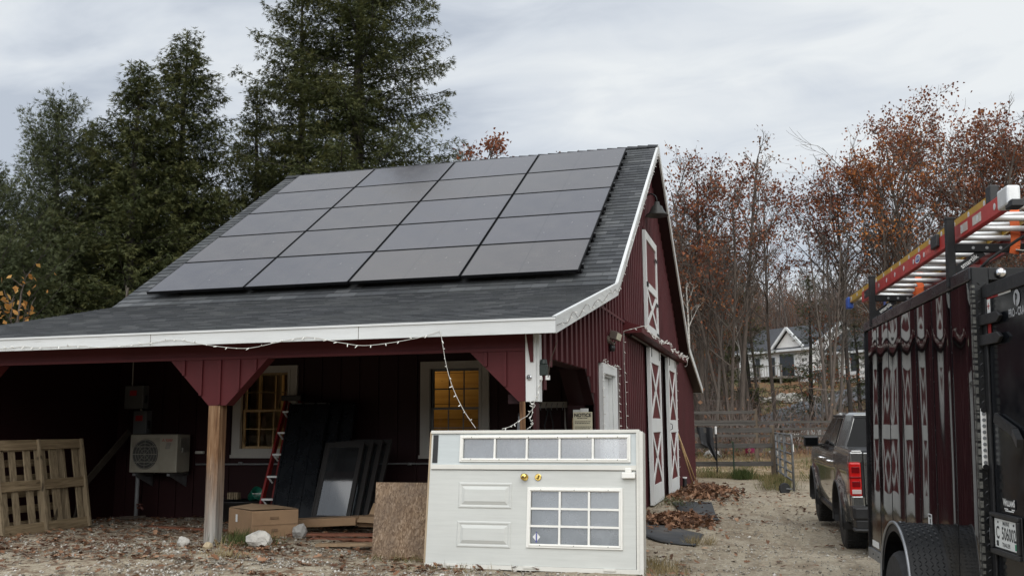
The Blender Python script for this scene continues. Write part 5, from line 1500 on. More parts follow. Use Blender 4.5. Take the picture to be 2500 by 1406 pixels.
# ------------------------------------------------------------------ cargo trailer
def lozenges(mb, o, eu, ev, en, w, h, step=.05, l=.034, b=.011, t=.003):
    """raised tread-plate marks over a flat strip"""
    o = Vector(o); eu = Vector(eu); ev = Vector(ev); en = Vector(en)
    ni = int(w/step); nj = int(h/step)
    for i in range(ni+1):
        for j in range(nj+1):
            c = o+eu*((i+.5)*w/(ni+1))+ev*((j+.5)*h/(nj+1))
            s = 1 if (i+j) % 2 else -1
            d = (eu+ev*s).normalized(); q = d.cross(en)
            mb.add([c+d*l/2, c+q*b/2, c-d*l/2, c-q*b/2, c+en*t], [(0, 1, 4), (1, 2, 4), (2, 3, 4), (3, 0, 4)])
def trailer_paint():
    t = NT('black_trailer_skin')
    t.set('Base Color', (.006, .006, .008)); t.set('Roughness', .045); t.set('Specular IOR Level', .5); t.bs.inputs['IOR'].default_value = 1.62
    t.bs.inputs['Coat Weight'].default_value = .0; t.bs.inputs['Coat Roughness'].default_value = .03
    dust = t.noise(t.co('Object'), 2.2, 6, .7)
    sp = t.new('ShaderNodeSeparateXYZ'); tc = t.new('ShaderNodeTexCoord'); t.l.new(tc.outputs['Object'], sp.inputs[0])
    low = t.new('ShaderNodeMapRange'); low.inputs[1].default_value = .0; low.inputs[2].default_value = .6; low.inputs[3].default_value = .55; low.inputs[4].default_value = .0
    t.l.new(sp.outputs['Z'], low.inputs[0])
    f = t.math('MULTIPLY', low.outputs[0], t.ramp(dust, [(.4, .1), (.7, 1)]))
    t.set('Base Color', t.mix(f, (.003, .003, .004), (.10, .085, .06)))
    t.set('Roughness', t.math('ADD', t.math('MULTIPLY', f, .5), .03))
    return t.mat
def make_trailer():
    M['skin'] = trailer_paint()
    M['tread'] = simple('black_tread_plate', (.007, .0075, .0085), .36, .1, .3, 8, bump=.1, spec=.4); M['chips'] = simple('chipped_edge', (.11, .11, .10), .6, .2, .5, 40)
    M['door_skin'] = simple('black_door_skin', (.008, .009, .011), .13, 0, .2, 3, bump=.02)
    M['frame_black'] = simple('black_frame_steel', (.02, .02, .021), .45, .2, .4, 8, bump=.25)
    rot = (0, rad(2.05), rad(5.99))
    T = thing('cargo_trailer', 'black enclosed cargo trailer with ladder racks and its rear door open', 'trailer', (1.058, -2.709, .496), rot)
    L, Wd, H = 3.10, 1.83, 2.005
    def B(name, mb, m, p=T, **kw): return mb.build(name, m, p, world=False, **kw)
    # left skin, gently rippled sheet metal
    ny, nz = 150, 60; vs = []
    rs = np.random.default_rng(5)
    ph = rs.uniform(0, 6, 12)
    pan = L/7
    for j in range(nz+1):
        for i in range(ny+1):
            y = L*i/ny; z = .02+(H-.10)*j/nz
            u = (y/pan) % 1.0; k = int(y/pan)
            a = -(.0046, .0062, .0036, .0030, .0017, .0012, .0015)[min(k, 6)]*math.sin(PI*u**((.55, .5, .62, .6, .8, .9, .8)[min(k, 6)]))**2*(1+.08*math.sin(ph[k % 12]+z*.8))
            a += .0004*math.sin(z*2.1+ph[(k+3) % 12])*math.sin(PI*u*2) + .00028*math.sin(z*5.3+ph[(k+5) % 12]+y*2)*math.sin(PI*u)
            a += .00010*math.sin(z*13+ph[(k+1) % 12])*math.sin(PI*u)
            vs.append((a, y, z))
    fs = [(j*(ny+1)+i, j*(ny+1)+i+1, (j+1)*(ny+1)+i+1, (j+1)*(ny+1)+i) for j in range(nz) for i in range(ny)]
    side = B('side_panel', MB().add(vs, fs), M['skin'], smooth=True)
    mb = MB()
    for k in range(1, 7): mb.box(-.0026, .0, pan*k-.0022, pan*k+.0022, .03, H-.08)
    for k in range(0, 7):
        for z in np.arange(.1, H-.1, .16): mb.lathe([(.005, 0), (.003, .002)], (-.0015, max(.03, pan*k-.012), z), (-1, 0, 0), 6, 1)
    B('seam', mb, [M['door_skin'], M['black_metal']], side)
    mb = MB()
    mb.box(.004, Wd, .06, L, .0, .03); mb.box(Wd-.03, Wd, 0, L, .03, H-.02); mb.box(.004, Wd, .03, L, H-.05, H-.02); mb.box(.02, Wd-.03, .9, .93, .03, H-.05)
    B('box_shell', mb, M['frame_black'])
    mb = MB(); mb.prism([(.0, L, .0), (Wd/2, L+.62, 0), (Wd, L, 0)], (0, 0, H-.02)); B('nose', mb, M['skin'])
    mb = MB(); mb.box(-.018, .03, -.015, L, H-.075, H+.004); mb.box(-.018, .012, L, L+.014, -.01, H-.0); mb.prism([(-.018, L, H-.08), (Wd/2, L+.65, H-.08), (Wd/2, L+.63, H-.08), (-.0, L-.02, H-.08)], (0, 0, .085)); B('top_trim', mb, M['black_paint'], bevel=.006)
    mb = MB(); mb.box(-.02, .005, 0, L+.01, -.045, .035); bt = B('bottom_trim', mb, M['galv'])
    mb = MB()
    for y in np.arange(.1, L, .2): mb.lathe([(.008, 0), (.006, .005)], (-.02, y, .0), (-1, 0, 0), 7)
    B('rivet', mb, M['black_metal'], bt)
    # chassis, tongue
    mb = MB()
    for x in (.12, Wd-.17): mb.box(x, x+.05, -.05, L, -.14, -.002)
    for y in np.arange(0, L, .45): mb.box(.17, Wd-.17, y, y+.05, -.12, -.01)
    mb.bar((.25, L, -.1), (Wd/2-.04, L+2.0, -.1), .06, .12); mb.bar((Wd-.25, L, -.1), (Wd/2+.04, L+2.0, -.1), .06, .12); mb.bar((Wd/2, L+1.9, -.08), (Wd/2, L+2.6, -.06), .09, .09); mb.tube([(Wd/2, L+1.7, -.35), (Wd/2, L+1.7, .35)], .03, 8)
    mb.box(-.02, Wd, -.06, .0, -.16, .0)
    B('chassis', mb, M['frame_black'])
    # rear frame
    mb = MB(); mb.box(-.006, .085, -.03, .03, -.02, H-.0); mb.box(Wd-.085, Wd, -.03, .03, -.02, H); mb.box(.085, Wd-.085, -.028, .03, H-.075, H-.001)
    rf = B('rear_frame', mb, M['tread'], bevel=.004)
    mb = MB(); lozenges(mb, (.010, -.030, .02), (1, 0, 0), (0, 0, 1), (0, -1, 0), .07, H-.10, .036, .030, .010, .0035); B('tread_marks', mb, M['tread'], rf)
    # ragged reflective edge strip at the corner
    mb = MB(); r = random.Random(3)
    z = .03
    while z < H-.1:
        h = r.uniform(.01, .05); w = r.uniform(.006, .016)
        mb.box(-.010, -.0065, -.012, -.012+w*1.3, z, z+h); mb.box(-.010, .004+w*.3, -.034, -.0305, z, z+h*.8); z += h+r.uniform(.002, .012)
    B('edge_strip', mb, M['chips'], rf)
    mb = MB(); mb.lathe([(.028, 0), (.032, .012), (.02, .03)], (.15, -.028, H-.035), (0, -1, 0), 16); B('marker_lamp', mb, M['chrome'], rf, smooth=True)
    # LED strip lamp
    mb = MB(); mb.box(.008, .040, -.045, -.030, .85, 1.19); ls = B('lamp_strip', mb, M['label_white'], bevel=.008)
    mb = MB()
    for i in range(9): mb.lathe([(.011, 0), (.009, .004)], (.024, -.045, .885+i*.034), (0, -1, 0), 10)
    B('diode', mb, M['galv'], ls)
    mb = MB()
    for z in (.86, 1.18): mb.lathe([(.016, 0), (.016, .006)], (.024, -.044, z), (0, -1, 0), 12)
    B('end_cap', mb, M['black_metal'], ls)
    mb = MB(); mb.tube([(.07, -.035, .45), (.045, -.075, .44), (.045, -.075, .53), (.07, -.035, .54)], .007, 6); mb.tube([(.07, -.035, .45), (.03, -.06, .465), (.03, -.06, .525), (.07, -.035, .54)], .007, 6); B('grab_handle', mb, M['galv'], smooth=True)
    # bumper steps under the door
    mb = MB(); mb.box(.02, Wd-.1, -.16, -.03, -.03, .09); mb.box(.10, .20, -.22, -.12, .0, .20); mb.box(.14, Wd-.2, -.26, -.2, -.26, -.17); B('rear_bumper', mb, M['frame_black'], bevel=.006)
    mb = MB(); mb.tube([(.10, -.17, .17), (.10, -.2, .215), (.14, -.21, .22)], .011, 6); mb.tube([(.098, -.17, .10), (.10, -.19, .18)], .013, 6); B('hook', mb, M['label_white'])
    mb = MB(); mb.tube([(.0, -.06, -.10), (-.03, -.1, -.06), (.03, -.1, -.05)], .009, 6); mb.box(-.04, .02, -.1, -.06, -.13, -.09); B('jack_pin', mb, M['galv'])
    # the rear door leaf, swung wide open; local frame: dd along the leaf, dn its outside face normal
    hx = V(.0546, -.04, 0); ang = rad(3.48); dd = V(math.sin(ang), -math.cos(ang), 0); dn = V(-math.cos(ang), -math.sin(ang), 0); up = V(0, 0, 1)
    def D(s, z, o=0.0): return hx+dd*s+dn*o+up*z
    LD, z0, z1 = .86, .02, 1.887
    mb = MB(); mb.obox(D(0, z0, -.03), dd*LD, dn*.03, up*(z1-z0)); door = B('rear_door', mb, M['door_skin'], bevel=.006)
    mb = MB(); mb.obox(D(0, z1-.07, .001), dd*LD, dn*.012, up*.075); mb.obox(D(-.006, z0, .001), dd*.05, dn*.012, up*(z1-z0-.072)); mb.obox(D(0.05, z0, .001), dd*(LD-.05), dn*.012, up*.05); B('door_frame', mb, M['frame_black'], door, bevel=.003)
    for z in (1.690, 1.575):
        mb = MB(); q = [D(-.06, z-.030, .014), D(.24, z-.030, .014), D(.290, z, .014), D(.24, z+.030, .014), D(-.06, z+.030, .014)]; mb.prism(q, dn*.02)
        mb.tube([D(-.05, z-.055, .02), D(-.05, z+.055, .02)], .020, 8)
        B('strap_hinge', mb, M['frame_black'], door, bevel=.004)
    mb = MB(); mr = MB(); w = .052
    for (s_, z_, l_, h_, m_) in ((.045, z1-.08, .16, w, 'label_red'), (.206, z1-.08, .168, w, 'label_white'), (.045, z1-.19, .045, .109, 'label_white'), (.045, z1-.275, .045, .084, 'label_red')):
        mb = MB(); mb.obox(D(s_, z_, .003), dd*l_, dn*.001, up*h_); B('reflective_tape', mb, M[m_], door)
    mb = MB()
    for (s, z, m) in ((.125, z1-.054, 0), (.29, z1-.054, 1), (.067, z1-.12, 1)):
        mb.obox(D(s-.018, z-.003, .0045), dd*.036, dn*.0006, up*.006, m); mb.obox(D(s-.003, z-.018, .0047), dd*.006, dn*.0006, up*.036, m)
    B('tape_cross', mb, [M['label_white'], M['label_red']], door)
    # builder's round P emblem and lettering
    lg = simple('silver_print', (.42, .43, .44), .4, .2, .05)
    mb = MB(); c = D(.446, 1.765, .0035); R = .040
    pts = [c+dd*R*math.cos(a)+up*R*1.12*math.sin(a) for a in np.linspace(0, 2*PI, 33)[:-1]]
    mb.prism(pts, dn*.0008); B('emblem_disc', mb, lg, door)
    mb = MB(); o = .0055; c = D(.446, 1.765, o)
    mb.obox(D(.432, 1.720, o), dd*.009, dn*.0006, up*.072)
    prev = None; arc = [(.386+.0, .0)]
    ring_o = [D(.432+.026*math.sin(a), 1.772+.021*math.cos(a), o) for a in np.linspace(0, PI, 11)]; ring_i = [D(.432+.016*math.sin(a), 1.772+.011*math.cos(a), o) for a in np.linspace(0, PI, 11)]
    for i in range(10): mb.prism([ring_o[i], ring_o[i+1], ring_i[i+1], ring_i[i]], dn*.0006)
    B('emblem_letter', mb, M['door_skin'], door)
    mb = MB(); put_text(mb, 'PRO - CRAFT', D(.455, 1.690, .0035), dd, up, .062, .66, .0015); B('lettering', mb, lg, door)
    mb = MB(); cS = D(.318, .555, .0035)
    mb.obox(D(.160, .652, .003), dd*.15, dn*.0004, up*.046); B('dealer_sticker', mb, M['label_black'], door)
    mb = MB(); put_text(mb, 'WILLIAMS', D(.234, .676, .004), dd, up, .040, .72, .0012); put_text(mb, 'W', D(.172, .680, .004), dd, up, .052, .72, .001); put_text(mb, 'S', D(.298, .680, .004), dd, up, .052, .72, .001)
    mb.obox(D(.166, .644, .0035), dd*.05, dn*.0005, up*.006); mb.obox(D(.262, .644, .0035), dd*.04, dn*.0005, up*.006); mb.obox(D(.178, .634, .0035), dd*.11, dn*.0005, up*.007)
    B('dealer_lettering', mb, M['label_white'], door)
    # door reflections in the skin come from the yard; number plate in its black frame
    pz = .4345; ps = .058; pw, phh = .305, .152
    mb = MB(); q = [(ps-.035, pz-.04), (ps+pw+.035, pz-.04), (ps+pw+.035, pz+phh+.032), (ps-.035, pz+phh+.032)]
    mb.prism([D(s, z, .002) for s, z in q], dn*.012)
    for (sa, sb, za, zb) in ((ps-.035, ps+pw+.035, pz+phh+.008, pz+phh+.032), (ps-.035, ps+pw+.035, pz-.04, pz-.010), (ps-.035, ps-.010, pz-.010, pz+phh+.008), (ps+pw+.010, ps+pw+.035, pz-.010, pz+phh+.008)):
        mb.obox(D(sa, za, .014), dd*(sb-sa), dn*.02, up*(zb-za))
    pf = B('plate_frame', mb, M['frame_black'], door, bevel=.006)
    mb = MB(); mb.obox(D(ps, pz, .015), dd*pw, dn*.002, up*phh); pl = B('number_plate', mb, simple('plate_white', (.68, .70, .68), .4, 0, .04), door)
    mb = MB(); cs = ps+pw/2; o = .0176
    put_text(mb, 'MAINE', D(cs, pz+.132, o), dd, up, .032, .92, .0006); put_text(mb, 'TRAILER', D(cs-.005, pz+.019, o), dd, up, .030, .95, .0006)
    put_text(mb, 'C', D(ps+.040, pz+.076, o), dd, up, .094, .72, .0018); put_text(mb, '506002', D(ps+.186, pz+.076, o), dd, up, .094, .66, .0018)
    mb.obox(D(ps+.02, pz+.008, o), dd*.03, dn*.0005, up*.028)
    for s in (.05, pw-.05): mb.lathe([(.007, 0), (.005, .003)], D(ps+s, pz+.135, o), dn, 8)
    B('plate_lettering', mb, simple('plate_ink', (.03, .032, .035), .5), door)
    mb = MB(); mb.obox(D(ps+pw-.042, pz+.008, o), dd*.034, dn*.0005, up*.032); B('plate_sticker', mb, M['label_green'], door)
    mb = MB(); mb.bar(D(.142, 1.134, .02), D(.386, 1.058, .02), .02, .05); mb.bar(D(.386, 1.058, .02), D(.52, 1.0, .05), .03, .045); B('cam_bar', mb, M['frame_black'], door)
    # small white notice and patch on the side
    mb = MB(); mb.box(-.006, -.004, 1.03, 1.12, .425, .50); stq = B('side_sticker', mb, M['label_white'])
    mb = MB(); mb.box(-.0075, -.0065, 1.045, 1.105, .478, .494); mb.box(-.0075, -.0065, 1.05, 1.07, .44, .47); B('sticker_print', mb, M['label_black'], stq)
    mb = MB(); mb.box(-.006, -.003, 2.75, 3.0, .06, .11); B('side_reflector', mb, M['label_white'])
    mb = MB(); mb.lathe([(.012, 0), (.010, .02)], (-.004, 1.90, .36), (-1, 0, 0), 10); B('marker_stud', mb, M['galv'], smooth=True)
    # fender and wheel
    yc, zc, R = 1.06, .015, .42; x0 = -.24
    mb = MB(); arc = [(rad(a)) for a in np.linspace(-8, 188, 30)]
    prof = []
    for a in arc:
        y = yc+math.cos(a)*R*1.02; z = zc+math.sin(a)*R
        prof.append((y, z))
    vs = []
    for (y, z), a in zip(prof, arc):
        ny_, nz_ = math.cos(a), math.sin(a); vs += [(x0, y, z), (.0, y, z), (.0, y-ny_*.01, z-nz_*.01), (x0, y-ny_*.01, z-nz_*.01)]
    fs = []
    for i in range(len(prof)-1):
        b = i*4; c = b+4
        fs += [(b, b+1, c+1, c), (b+2, b+3, c+3, c+2), (b+3, b, c, c+3)]
    mb.add(vs, fs)
    fe = B('fender', mb, M['tread'], smooth=False)
    mb = MB()
    for i in range(len(prof)-1):
        a = arc[i]; b = arc[i+1]; m = (a+b)/2
        eu = V(1, 0, 0); p0 = V(x0+.02, *prof[i]); p1 = V(x0+.02, *prof[i+1]); ev = (p1-p0); hh = ev.length; ev.normalize(); en = V(0, math.cos(m), math.sin(m))
        lozenges(mb, p0+en*.0, eu, ev, en, .21, hh, .040, .032, .010, .0045)
    B('tread_marks', mb, M['tread'], fe)
    mb = MB(); mb.tube([(x0, y, z) for y, z in prof], .011, 6); B('fender_edge', mb, M['galv'], fe, smooth=True)
    mb = MB(); mb.prism([(x0+.004, y, z) for y, z in [(yc+math.cos(a)*R*1.02, zc+math.sin(a)*R) for a in np.linspace(rad(8), rad(172), 20)]][::1] + [(x0+.004, yc+math.cos(a)*R*.93, zc+math.sin(a)*R*.86) for a in np.linspace(rad(172), rad(8), 20)], (.004, 0, 0)); B('fender_lip', mb, M['black_plastic'], fe)
    wz = -.496+.075+.335; rW = .335
    mb = MB(); mb.lathe([(.20, -.105), (.30, -.105), (rW-.012, -.085), (rW, -.06), (rW, .06), (rW-.012, .085), (.30, .105), (.20, .105)], (-.14, yc, wz), (1, 0, 0), 40); wh = B('wheel', mb, M['rubber'], smooth=False)
    mb = MB(); mb.lathe([(.20, -.10), (.19, -.08), (.12, -.05), (.05, -.06), (.045, -.09), (.03, -.10)], (-.14, yc, wz), (1, 0, 0), 24); B('rim', mb, M['black_metal'], wh, smooth=True)
    mb = MB(); mb.lathe([(.035, -.09), (.035, -.12), (.02, -.125)], (-.14, yc, wz), (1, 0, 0), 14); B('hub_cap', mb, M['chrome'], wh, smooth=True)
    # ladder racks: posts, crossbars, gussets
    for y, lab in ((.40, 'r'), (2.79, 'f')):
        rk = thing('ladder_rack', 'rear black ladder rack bar on the trailer roof' if lab == 'r' else 'front black ladder rack bar on the trailer roof', 'ladder rack')
        rk.matrix_basis = wmat(T) @ Matrix.Translation((0, y, H))
        z = 0
        mb = MB(); mb.box(-.025, .025, -.025, .025, -.06, .375); mb.box(-.028, .028, -.028, .028, .370, .388); B('post', mb, M['black_metal'], rk, bevel=.004)
        mb = MB(); mb.box(Wd-.025, Wd+.025, -.025, .025, -.06, .375); mb.box(Wd-.028, Wd+.028, -.028, .028, .370, .388); B('post', mb, M['black_metal'], rk, bevel=.004)
        mb = MB(); mb.box(.025, Wd-.025, -.02, .02, .165, .218); cb = B('crossbar', mb, M['black_metal'], rk, bevel=.004)
        mb = MB()
        for x in (.13, .21, .29, .55, .64, .7, 1.0, 1.3): mb.lathe([(.010, 0), (.010, .002)], (x, -.0205, .191), (0, -1, 0), 8)
        B('hole', mb, M['galv'], cb)
        mb = MB(); mb.bar((.025, 0, .045), (.19, 0, .168), .012, .05); g = B('brace', mb, M['black_metal'], rk)
        mb = MB(); d = V(.165, 0, .125).normalized(); u2 = V(-d.z, 0, d.x)
        put_text(mb, 'smartlik', V(.107, -.0075, .106), d, u2, .042, .9, .0006); B('brace_lettering', mb, M['label_white'], g)
        mb = MB(); mb.tube([(.03, -.03, -.06), (.08, -.05, -.04), (.12, -.03, -.03)], .008, 6); mb.lathe([(.014, 0), (.014, .02)], (.10, -.05, -.05), (0, -1, 0), 8); B('bolt', mb, M['galv'], rk)
    return T
TR = make_trailer()

def make_ladders():
    mt = wmat(TR); H = 2.005
    def build_ladder(label, mat, x0, x1, z, y0, y1, rh, cap, group=None):
        t = thing('extension_ladder', label, 'ladder'); t.matrix_basis = mt @ Matrix.Translation((x0, y0, H+z)); Lr = y1-y0; w = x1-x0
        rot = None
        for sx in (0, 1):
            x = 0 if sx == 0 else w; s = 1 if sx == 0 else -1
            mb = MB(); mb.box(x-.004, x+.004, 0, Lr, 0, rh); mb.box(min(x, x+s*.03), max(x, x+s*.03), 0, Lr, -.003, .004); mb.box(min(x, x+s*.03), max(x, x+s*.03), 0, Lr, rh-.004, rh+.003)
            y = .16
            while y < Lr-.05:
                mb.lathe([(.018, 0), (.020, .003), (.012, .004)], (x-s*.004, y, rh*.5), (-s, 0, 0), 10, 1); y += .305
            r_ = mb.build('rail', [mat, M['alu']], t, world=False)
        y = .16
        while y < Lr-.05:
            mb = MB(); mb.tube([(.003, y, rh*.5), (w-.003, y, rh*.5)], .018, 8); mb.build('rung', M['alu'], t, world=False, smooth=True); y += .305
        return t, Lr, w
    t, Lr, w = build_ladder('red fibreglass extension ladder strapped on the trailer rack', M['red_rail'], .06, .52, .255, -.44, 3.55, .094, None)
    for x in (0, w):
        mb = MB(); mb.box(x-.035, x+.035, -.13, .03, -.008, .10); mb.build('end_bracket', M['alu'], t, world=False, bevel=.012)
        mb = MB(); mb.box(x-.03, x+.035, -.18, -.08, -.028, .012); mb.build('foot_pad', M['black_plastic'], t, world=False, bevel=.006)
    mb = MB(); mb.box(-.0065, -.0045, .40, .56, .02, .074); mb.box(-.0065, -.0045, .66, .80, .02, .074); mb.build('rail_label', simple('worn_label', (.5, .46, .42), .5, dirt_haze=(.4, .2, .17)), t, world=False)
    mb = MB(); c = V(-.0065, 1.86, .047)
    mb.prism([c+V(0, .075*math.cos(a), .032*math.sin(a)) for a in np.linspace(0, 2*PI, 25)[:-1]], (-.001, 0, 0)); ov = mb.build('oval_badge', M['label_white'], t, world=False)
    mb = MB(); c = V(-.0080, 1.86, .047)
    mb.prism([c+V(0, .064*math.cos(a), .024*math.sin(a)) for a in np.linspace(0, 2*PI, 25)[:-1]], (-.0006, 0, 0)); mb.build('badge_field', M['label_blue'], ov, world=False)
    mb = MB(); put_text(mb, 'WERNER', (-.0092, 1.86, .047), (0, -1, 0), (0, 0, 1), .032, .95, .0005); mb.build('badge_lettering', M['label_white'], ov, world=False)
    mb = MB(); put_text(mb, 'FLEXPRO', (-.0072, 1.60, .045), (0, -1, 0), (0, 0, 1), .05, 1.1, .0006); mb.build('rail_lettering', simple('faded_print', (.62, .2, .16), .5), t, world=False)
    mb = MB(); mb.box(-.008, -.0045, Lr-.34, Lr-.14, .012, .082); mb.build('end_label', M['label_black'], t, world=False)
    mb = MB(); mb.box(-.03, .0, 1.28, 1.42, .03, .12); mb.build('rung_lock', M['black_plastic'], t, world=False, bevel=.008)
    t2, L2, w2 = build_ladder('yellow fibreglass ladder lying on top of the red ladder', M['yellow_rail'], .10, .48, .358, -.14, 4.40, .062, None)
    for x in (0, w2):
        mb = MB(); mb.box(x-.03, x+.03, L2-.02, L2+.10, -.06, .06); mb.build('end_cap', M['blue_cap'], t2, world=False, bevel=.012)
    mb = MB(); mb.box(-.03, .02, -.02, .06, .0, .10); mb.build('tip_cap', M['black_plastic'], t2, world=False, bevel=.006)
    # straps and a loose cable
    for y, lab, w in ((.40, 'orange ratchet strap on the rear rack bar with a pale loose tail', .055), (2.70, 'orange ratchet strap bunched at the front rack bar', .05)):
        s = thing('ratchet_strap', lab, 'strap'); s.matrix_basis = mt @ Matrix.Translation((.32, y, H+.17))
        mb = MB(); r = random.Random(4)
        pts = [(.08, .03, .30), (.06, -.01, .20), (.055, -.035, .10), (.05, -.04, .03), (.04, -.035, -.02)]
        if y > 1: pts = [(.06, -.02, .25), (.03, -.04, .17), (.06, -.05, .10), (.0, -.05, .03), (.04, -.06, -.04), (-.02, -.05, -.10), (.03, -.05, -.16)]
        for p, q in zip(pts, pts[1:]): mb.bar(p, q, .006, w, (1, 0, 0))
        mb.build('webbing', M['orange_strap'], s, world=False)
        if y < 1:
            mb = MB(); pts = [(.05, -.042, .0), (.10, -.06, -.01), (.14, -.06, -.06), (.13, -.07, -.11), (.16, -.07, -.15)]
            for p, q in zip(pts, pts[1:]): mb.bar(p, q, .006, .05, (0, 1, 0))
            mb.build('loose_tail', M['strap_white'], s, world=False)
        else:
            mb = MB(); mb.box(.0, .07, -.08, -.05, .02, .10); mb.build('ratchet', M['orange_strap'], s, world=False, bevel=.006)
    mb = MB(); pts = [mt @ Vector(p) for p in ((.04, .03, H-.02), (.10, .0, H+.05), (.25, -.05, H+.16), (.42, -.22, H+.26), (.62, -.4, H+.33), (.9, -.45, H+.36))]
    mb.tube(pts, .009, 6); tag(mb.build('black_cable', M['wire_black'], smooth=True), 'black cable rising from the trailer corner across the ladder', 'cable')
make_ladders()
# ------------------------------------------------------------------ pickup truck
def make_truck():
    tp = NT('grey_metallic_paint')
    fl = tp.noise(tp.co('Object'), 900, 1, .5)
    tp.set('Base Color', tp.ramp(fl, [(.4, (.24, .242, .232)), (.6, (.36, .362, .35))])); tp.set('Metallic', .8); tp.set('Roughness', .2); tp.bs.inputs['Coat Weight'].default_value = .9; tp.bs.inputs['Coat Roughness'].default_value = .04
    dirt_haze = tp.noise(tp.co('Object'), 2, 5, .7)
    M['truck'] = tp.mat
    M['chip_black'] = simple('truck_black_trim', (.014, .014, .015), .5, 0, .3)
    M['lamp_red'] = simple('tail_lamp_red', (.50, .012, .012), .12, 0, .15, 14, bump=0)
    M['lamp_red_dark'] = simple('tail_lamp_dark_red', (.16, .006, .008), .12, 0, .15, bump=0)
    M['lamp_clear'] = simple('reverse_lamp_clear', (.5, .42, .40), .2, 0, .1)
    M['tint'] = simple('privacy_glass', (.004, .0045, .005), .08, 0, .2, bump=0, spec=.12)
    gT = .0
    T = thing('pickup_truck', 'grey crew cab pickup truck hitched ahead of the black trailer', 'pickup truck', (.811, 4.463, .012), (0.012, 0, rad(3.2)))
    def B(name, mb, m, p=T, **kw): return mb.build(name, m, p, world=False, **kw)
    X0, X1 = -.09, 1.80; XC = (X0+X1)/2
    WB = 3.34; wheels = [(0.0, .395), (WB, .395)]; RA = .47
    ys = np.arange(-1.12, 4.26, .045); zs = np.linspace(.40, 1.0, 15)
    def ztop(y):
        if y < .60: return 1.285
        if y < 3.0: return 1.255-.02*(y-.6)/2.4
        return 1.225-.09*((y-3.0)/1.25)**2
    def inset(y, f):
        # f 0 bottom .. 1 belt
        v = .055*(1-min(1, f/.30))**1.5 + .030*max(0, (f-.80)/.2)**2 - .012*math.exp(-((f-.70)/.07)**2)
        ends = .10*max(0, (-1.0-y)/.12)**2 + .26*max(0, (y-3.7)/.56)**2
        fl = 0
        for wy, wz in wheels:
            dd = math.hypot(y-wy, (.40+f*.87)-wz)
            if dd < RA+.12: fl = max(fl, .045*(1-max(0, dd-RA)/.12))
        return v+ends-fl
    def side(left):
        vs = []; fs = []; n = len(ys); m = 15
        keep = {}
        for j in range(m):
            for i, y in enumerate(ys):
                f = j/(m-1); z = .40+f*(ztop(y)-.40)
                if y > 3.98: z = max(z, .40+.12*min(1, (y-3.98)/.2))if j == 0 else z
                py, pz = y, z
                for wy, wz in wheels:
                    dd = math.hypot(y-wy, z-wz)
                    if dd < RA+.035 and z < wz+RA+.05:
                        if dd > 1e-3: 
                            k = RA/dd
                            if dd > RA-.055: py = wy+(y-wy)*k; pz = wz+(z-wz)*k
                x = inset(y, f)
                vs.append(((X0+x) if left else (X1-x), py, pz))
        for j in range(m-1):
            for i in range(n-1):
                q = [j*n+i, j*n+i+1, (j+1)*n+i+1, (j+1)*n+i]
                cy = sum(vs[a][1] for a in q)/4; cz = sum(vs[a][2] for a in q)/4
                if any(math.hypot(cy-wy, cz-wz) < RA-.012 for wy, wz in wheels): continue
                fs.append(tuple(q))
        return vs, fs
    mb = MB(); vs, fs = side(True); mb.add(vs, fs); vs, fs = side(False); mb.add(vs, fs)
    # closing surfaces: bed rails, tailgate surround, hood, floor
    hood = [(3.02, 1.225), (3.4, 1.215), (3.8, 1.185), (4.1, 1.14), (4.25, 1.06)]
    for (ya, za), (yb, zb) in zip(hood, hood[1:]):
        ia = inset(ya, 1); ib = inset(yb, 1)
        mb.face([(X0+ia, ya, za-.004), (XC, ya, za+.05), (XC, yb, zb+.05), (X0+ib, yb, zb-.004)]); mb.face([(XC, ya, za+.05), (X1-ia, ya, za-.004), (X1-ib, yb, zb-.004), (XC, yb, zb+.05)])
    mb.face([(X0+.36, 4.25, .55), (X1-.36, 4.25, .55), (X1-.36, 4.25, 1.08), (X0+.36, 4.25, 1.08)])
    body = B('body', mb, M['truck'], smooth=True)
    for (xa, xb) in ((X0+.03, X0+.15), (X1-.15, X1-.03)):
        mb = MB(); mb.box(xa, xb, -1.12, .60, 1.25, 1.292); mb.build('bed_rail', M['truck'], body, world=False, bevel=.014)
    # door shuts
    mb = MB()
    for y, za, zb in ((.615, .44, 1.25), (1.62, .44, 1.25), (2.78, .44, 1.23)):
        for i in range(8):
            f0, f1 = i/8, (i+1)/8; z_a = za+(zb-za)*f0; z_b = za+(zb-za)*f1
            xa = X0+inset(y, (z_a-.4)/.87)-.0015; xb = X0+inset(y, (z_b-.4)/.87)-.0015
            mb.add([(xa, y-.004, z_a), (xa, y+.004, z_a), (xb, y+.004, z_b), (xb, y-.004, z_b)], [(0, 1, 2, 3)])
    B('shut_line', mb, M['chip_black'], body)
    mb = MB(); mb.box(X0+.06, X1-.06, -1.0, 4.1, .36, .52); mb.box(X0+.22, X1-.22, -1.0, 4.1, .52, .86); B('chassis', mb, M['chip_black'])
    mb = MB(); mb.box(X0+.15, X1-.15, -1.02, .58, .84, .88); mb.box(X0+.13, X0+.16, -1.02, .58, .88, 1.27); mb.box(X1-.16, X1-.13, -1.02, .58, .88, 1.27); mb.box(X0+.16, X1-.16, -.98, .56, 1.262, 1.278); B('bed_cover', mb, M['chip_black'])
    # tailgate and lamps
    mb = MB(); mb.box(X0+.165, X1-.165, -1.135, -1.08, .66, 1.265); mb.box(X0+.165, X1-.165, -1.15, -1.134, 1.13, 1.262); mb.box(X0+.25, X1-.25, -1.148, -1.134, .72, 1.0); tg = B('tailgate', mb, M['truck'], bevel=.012)
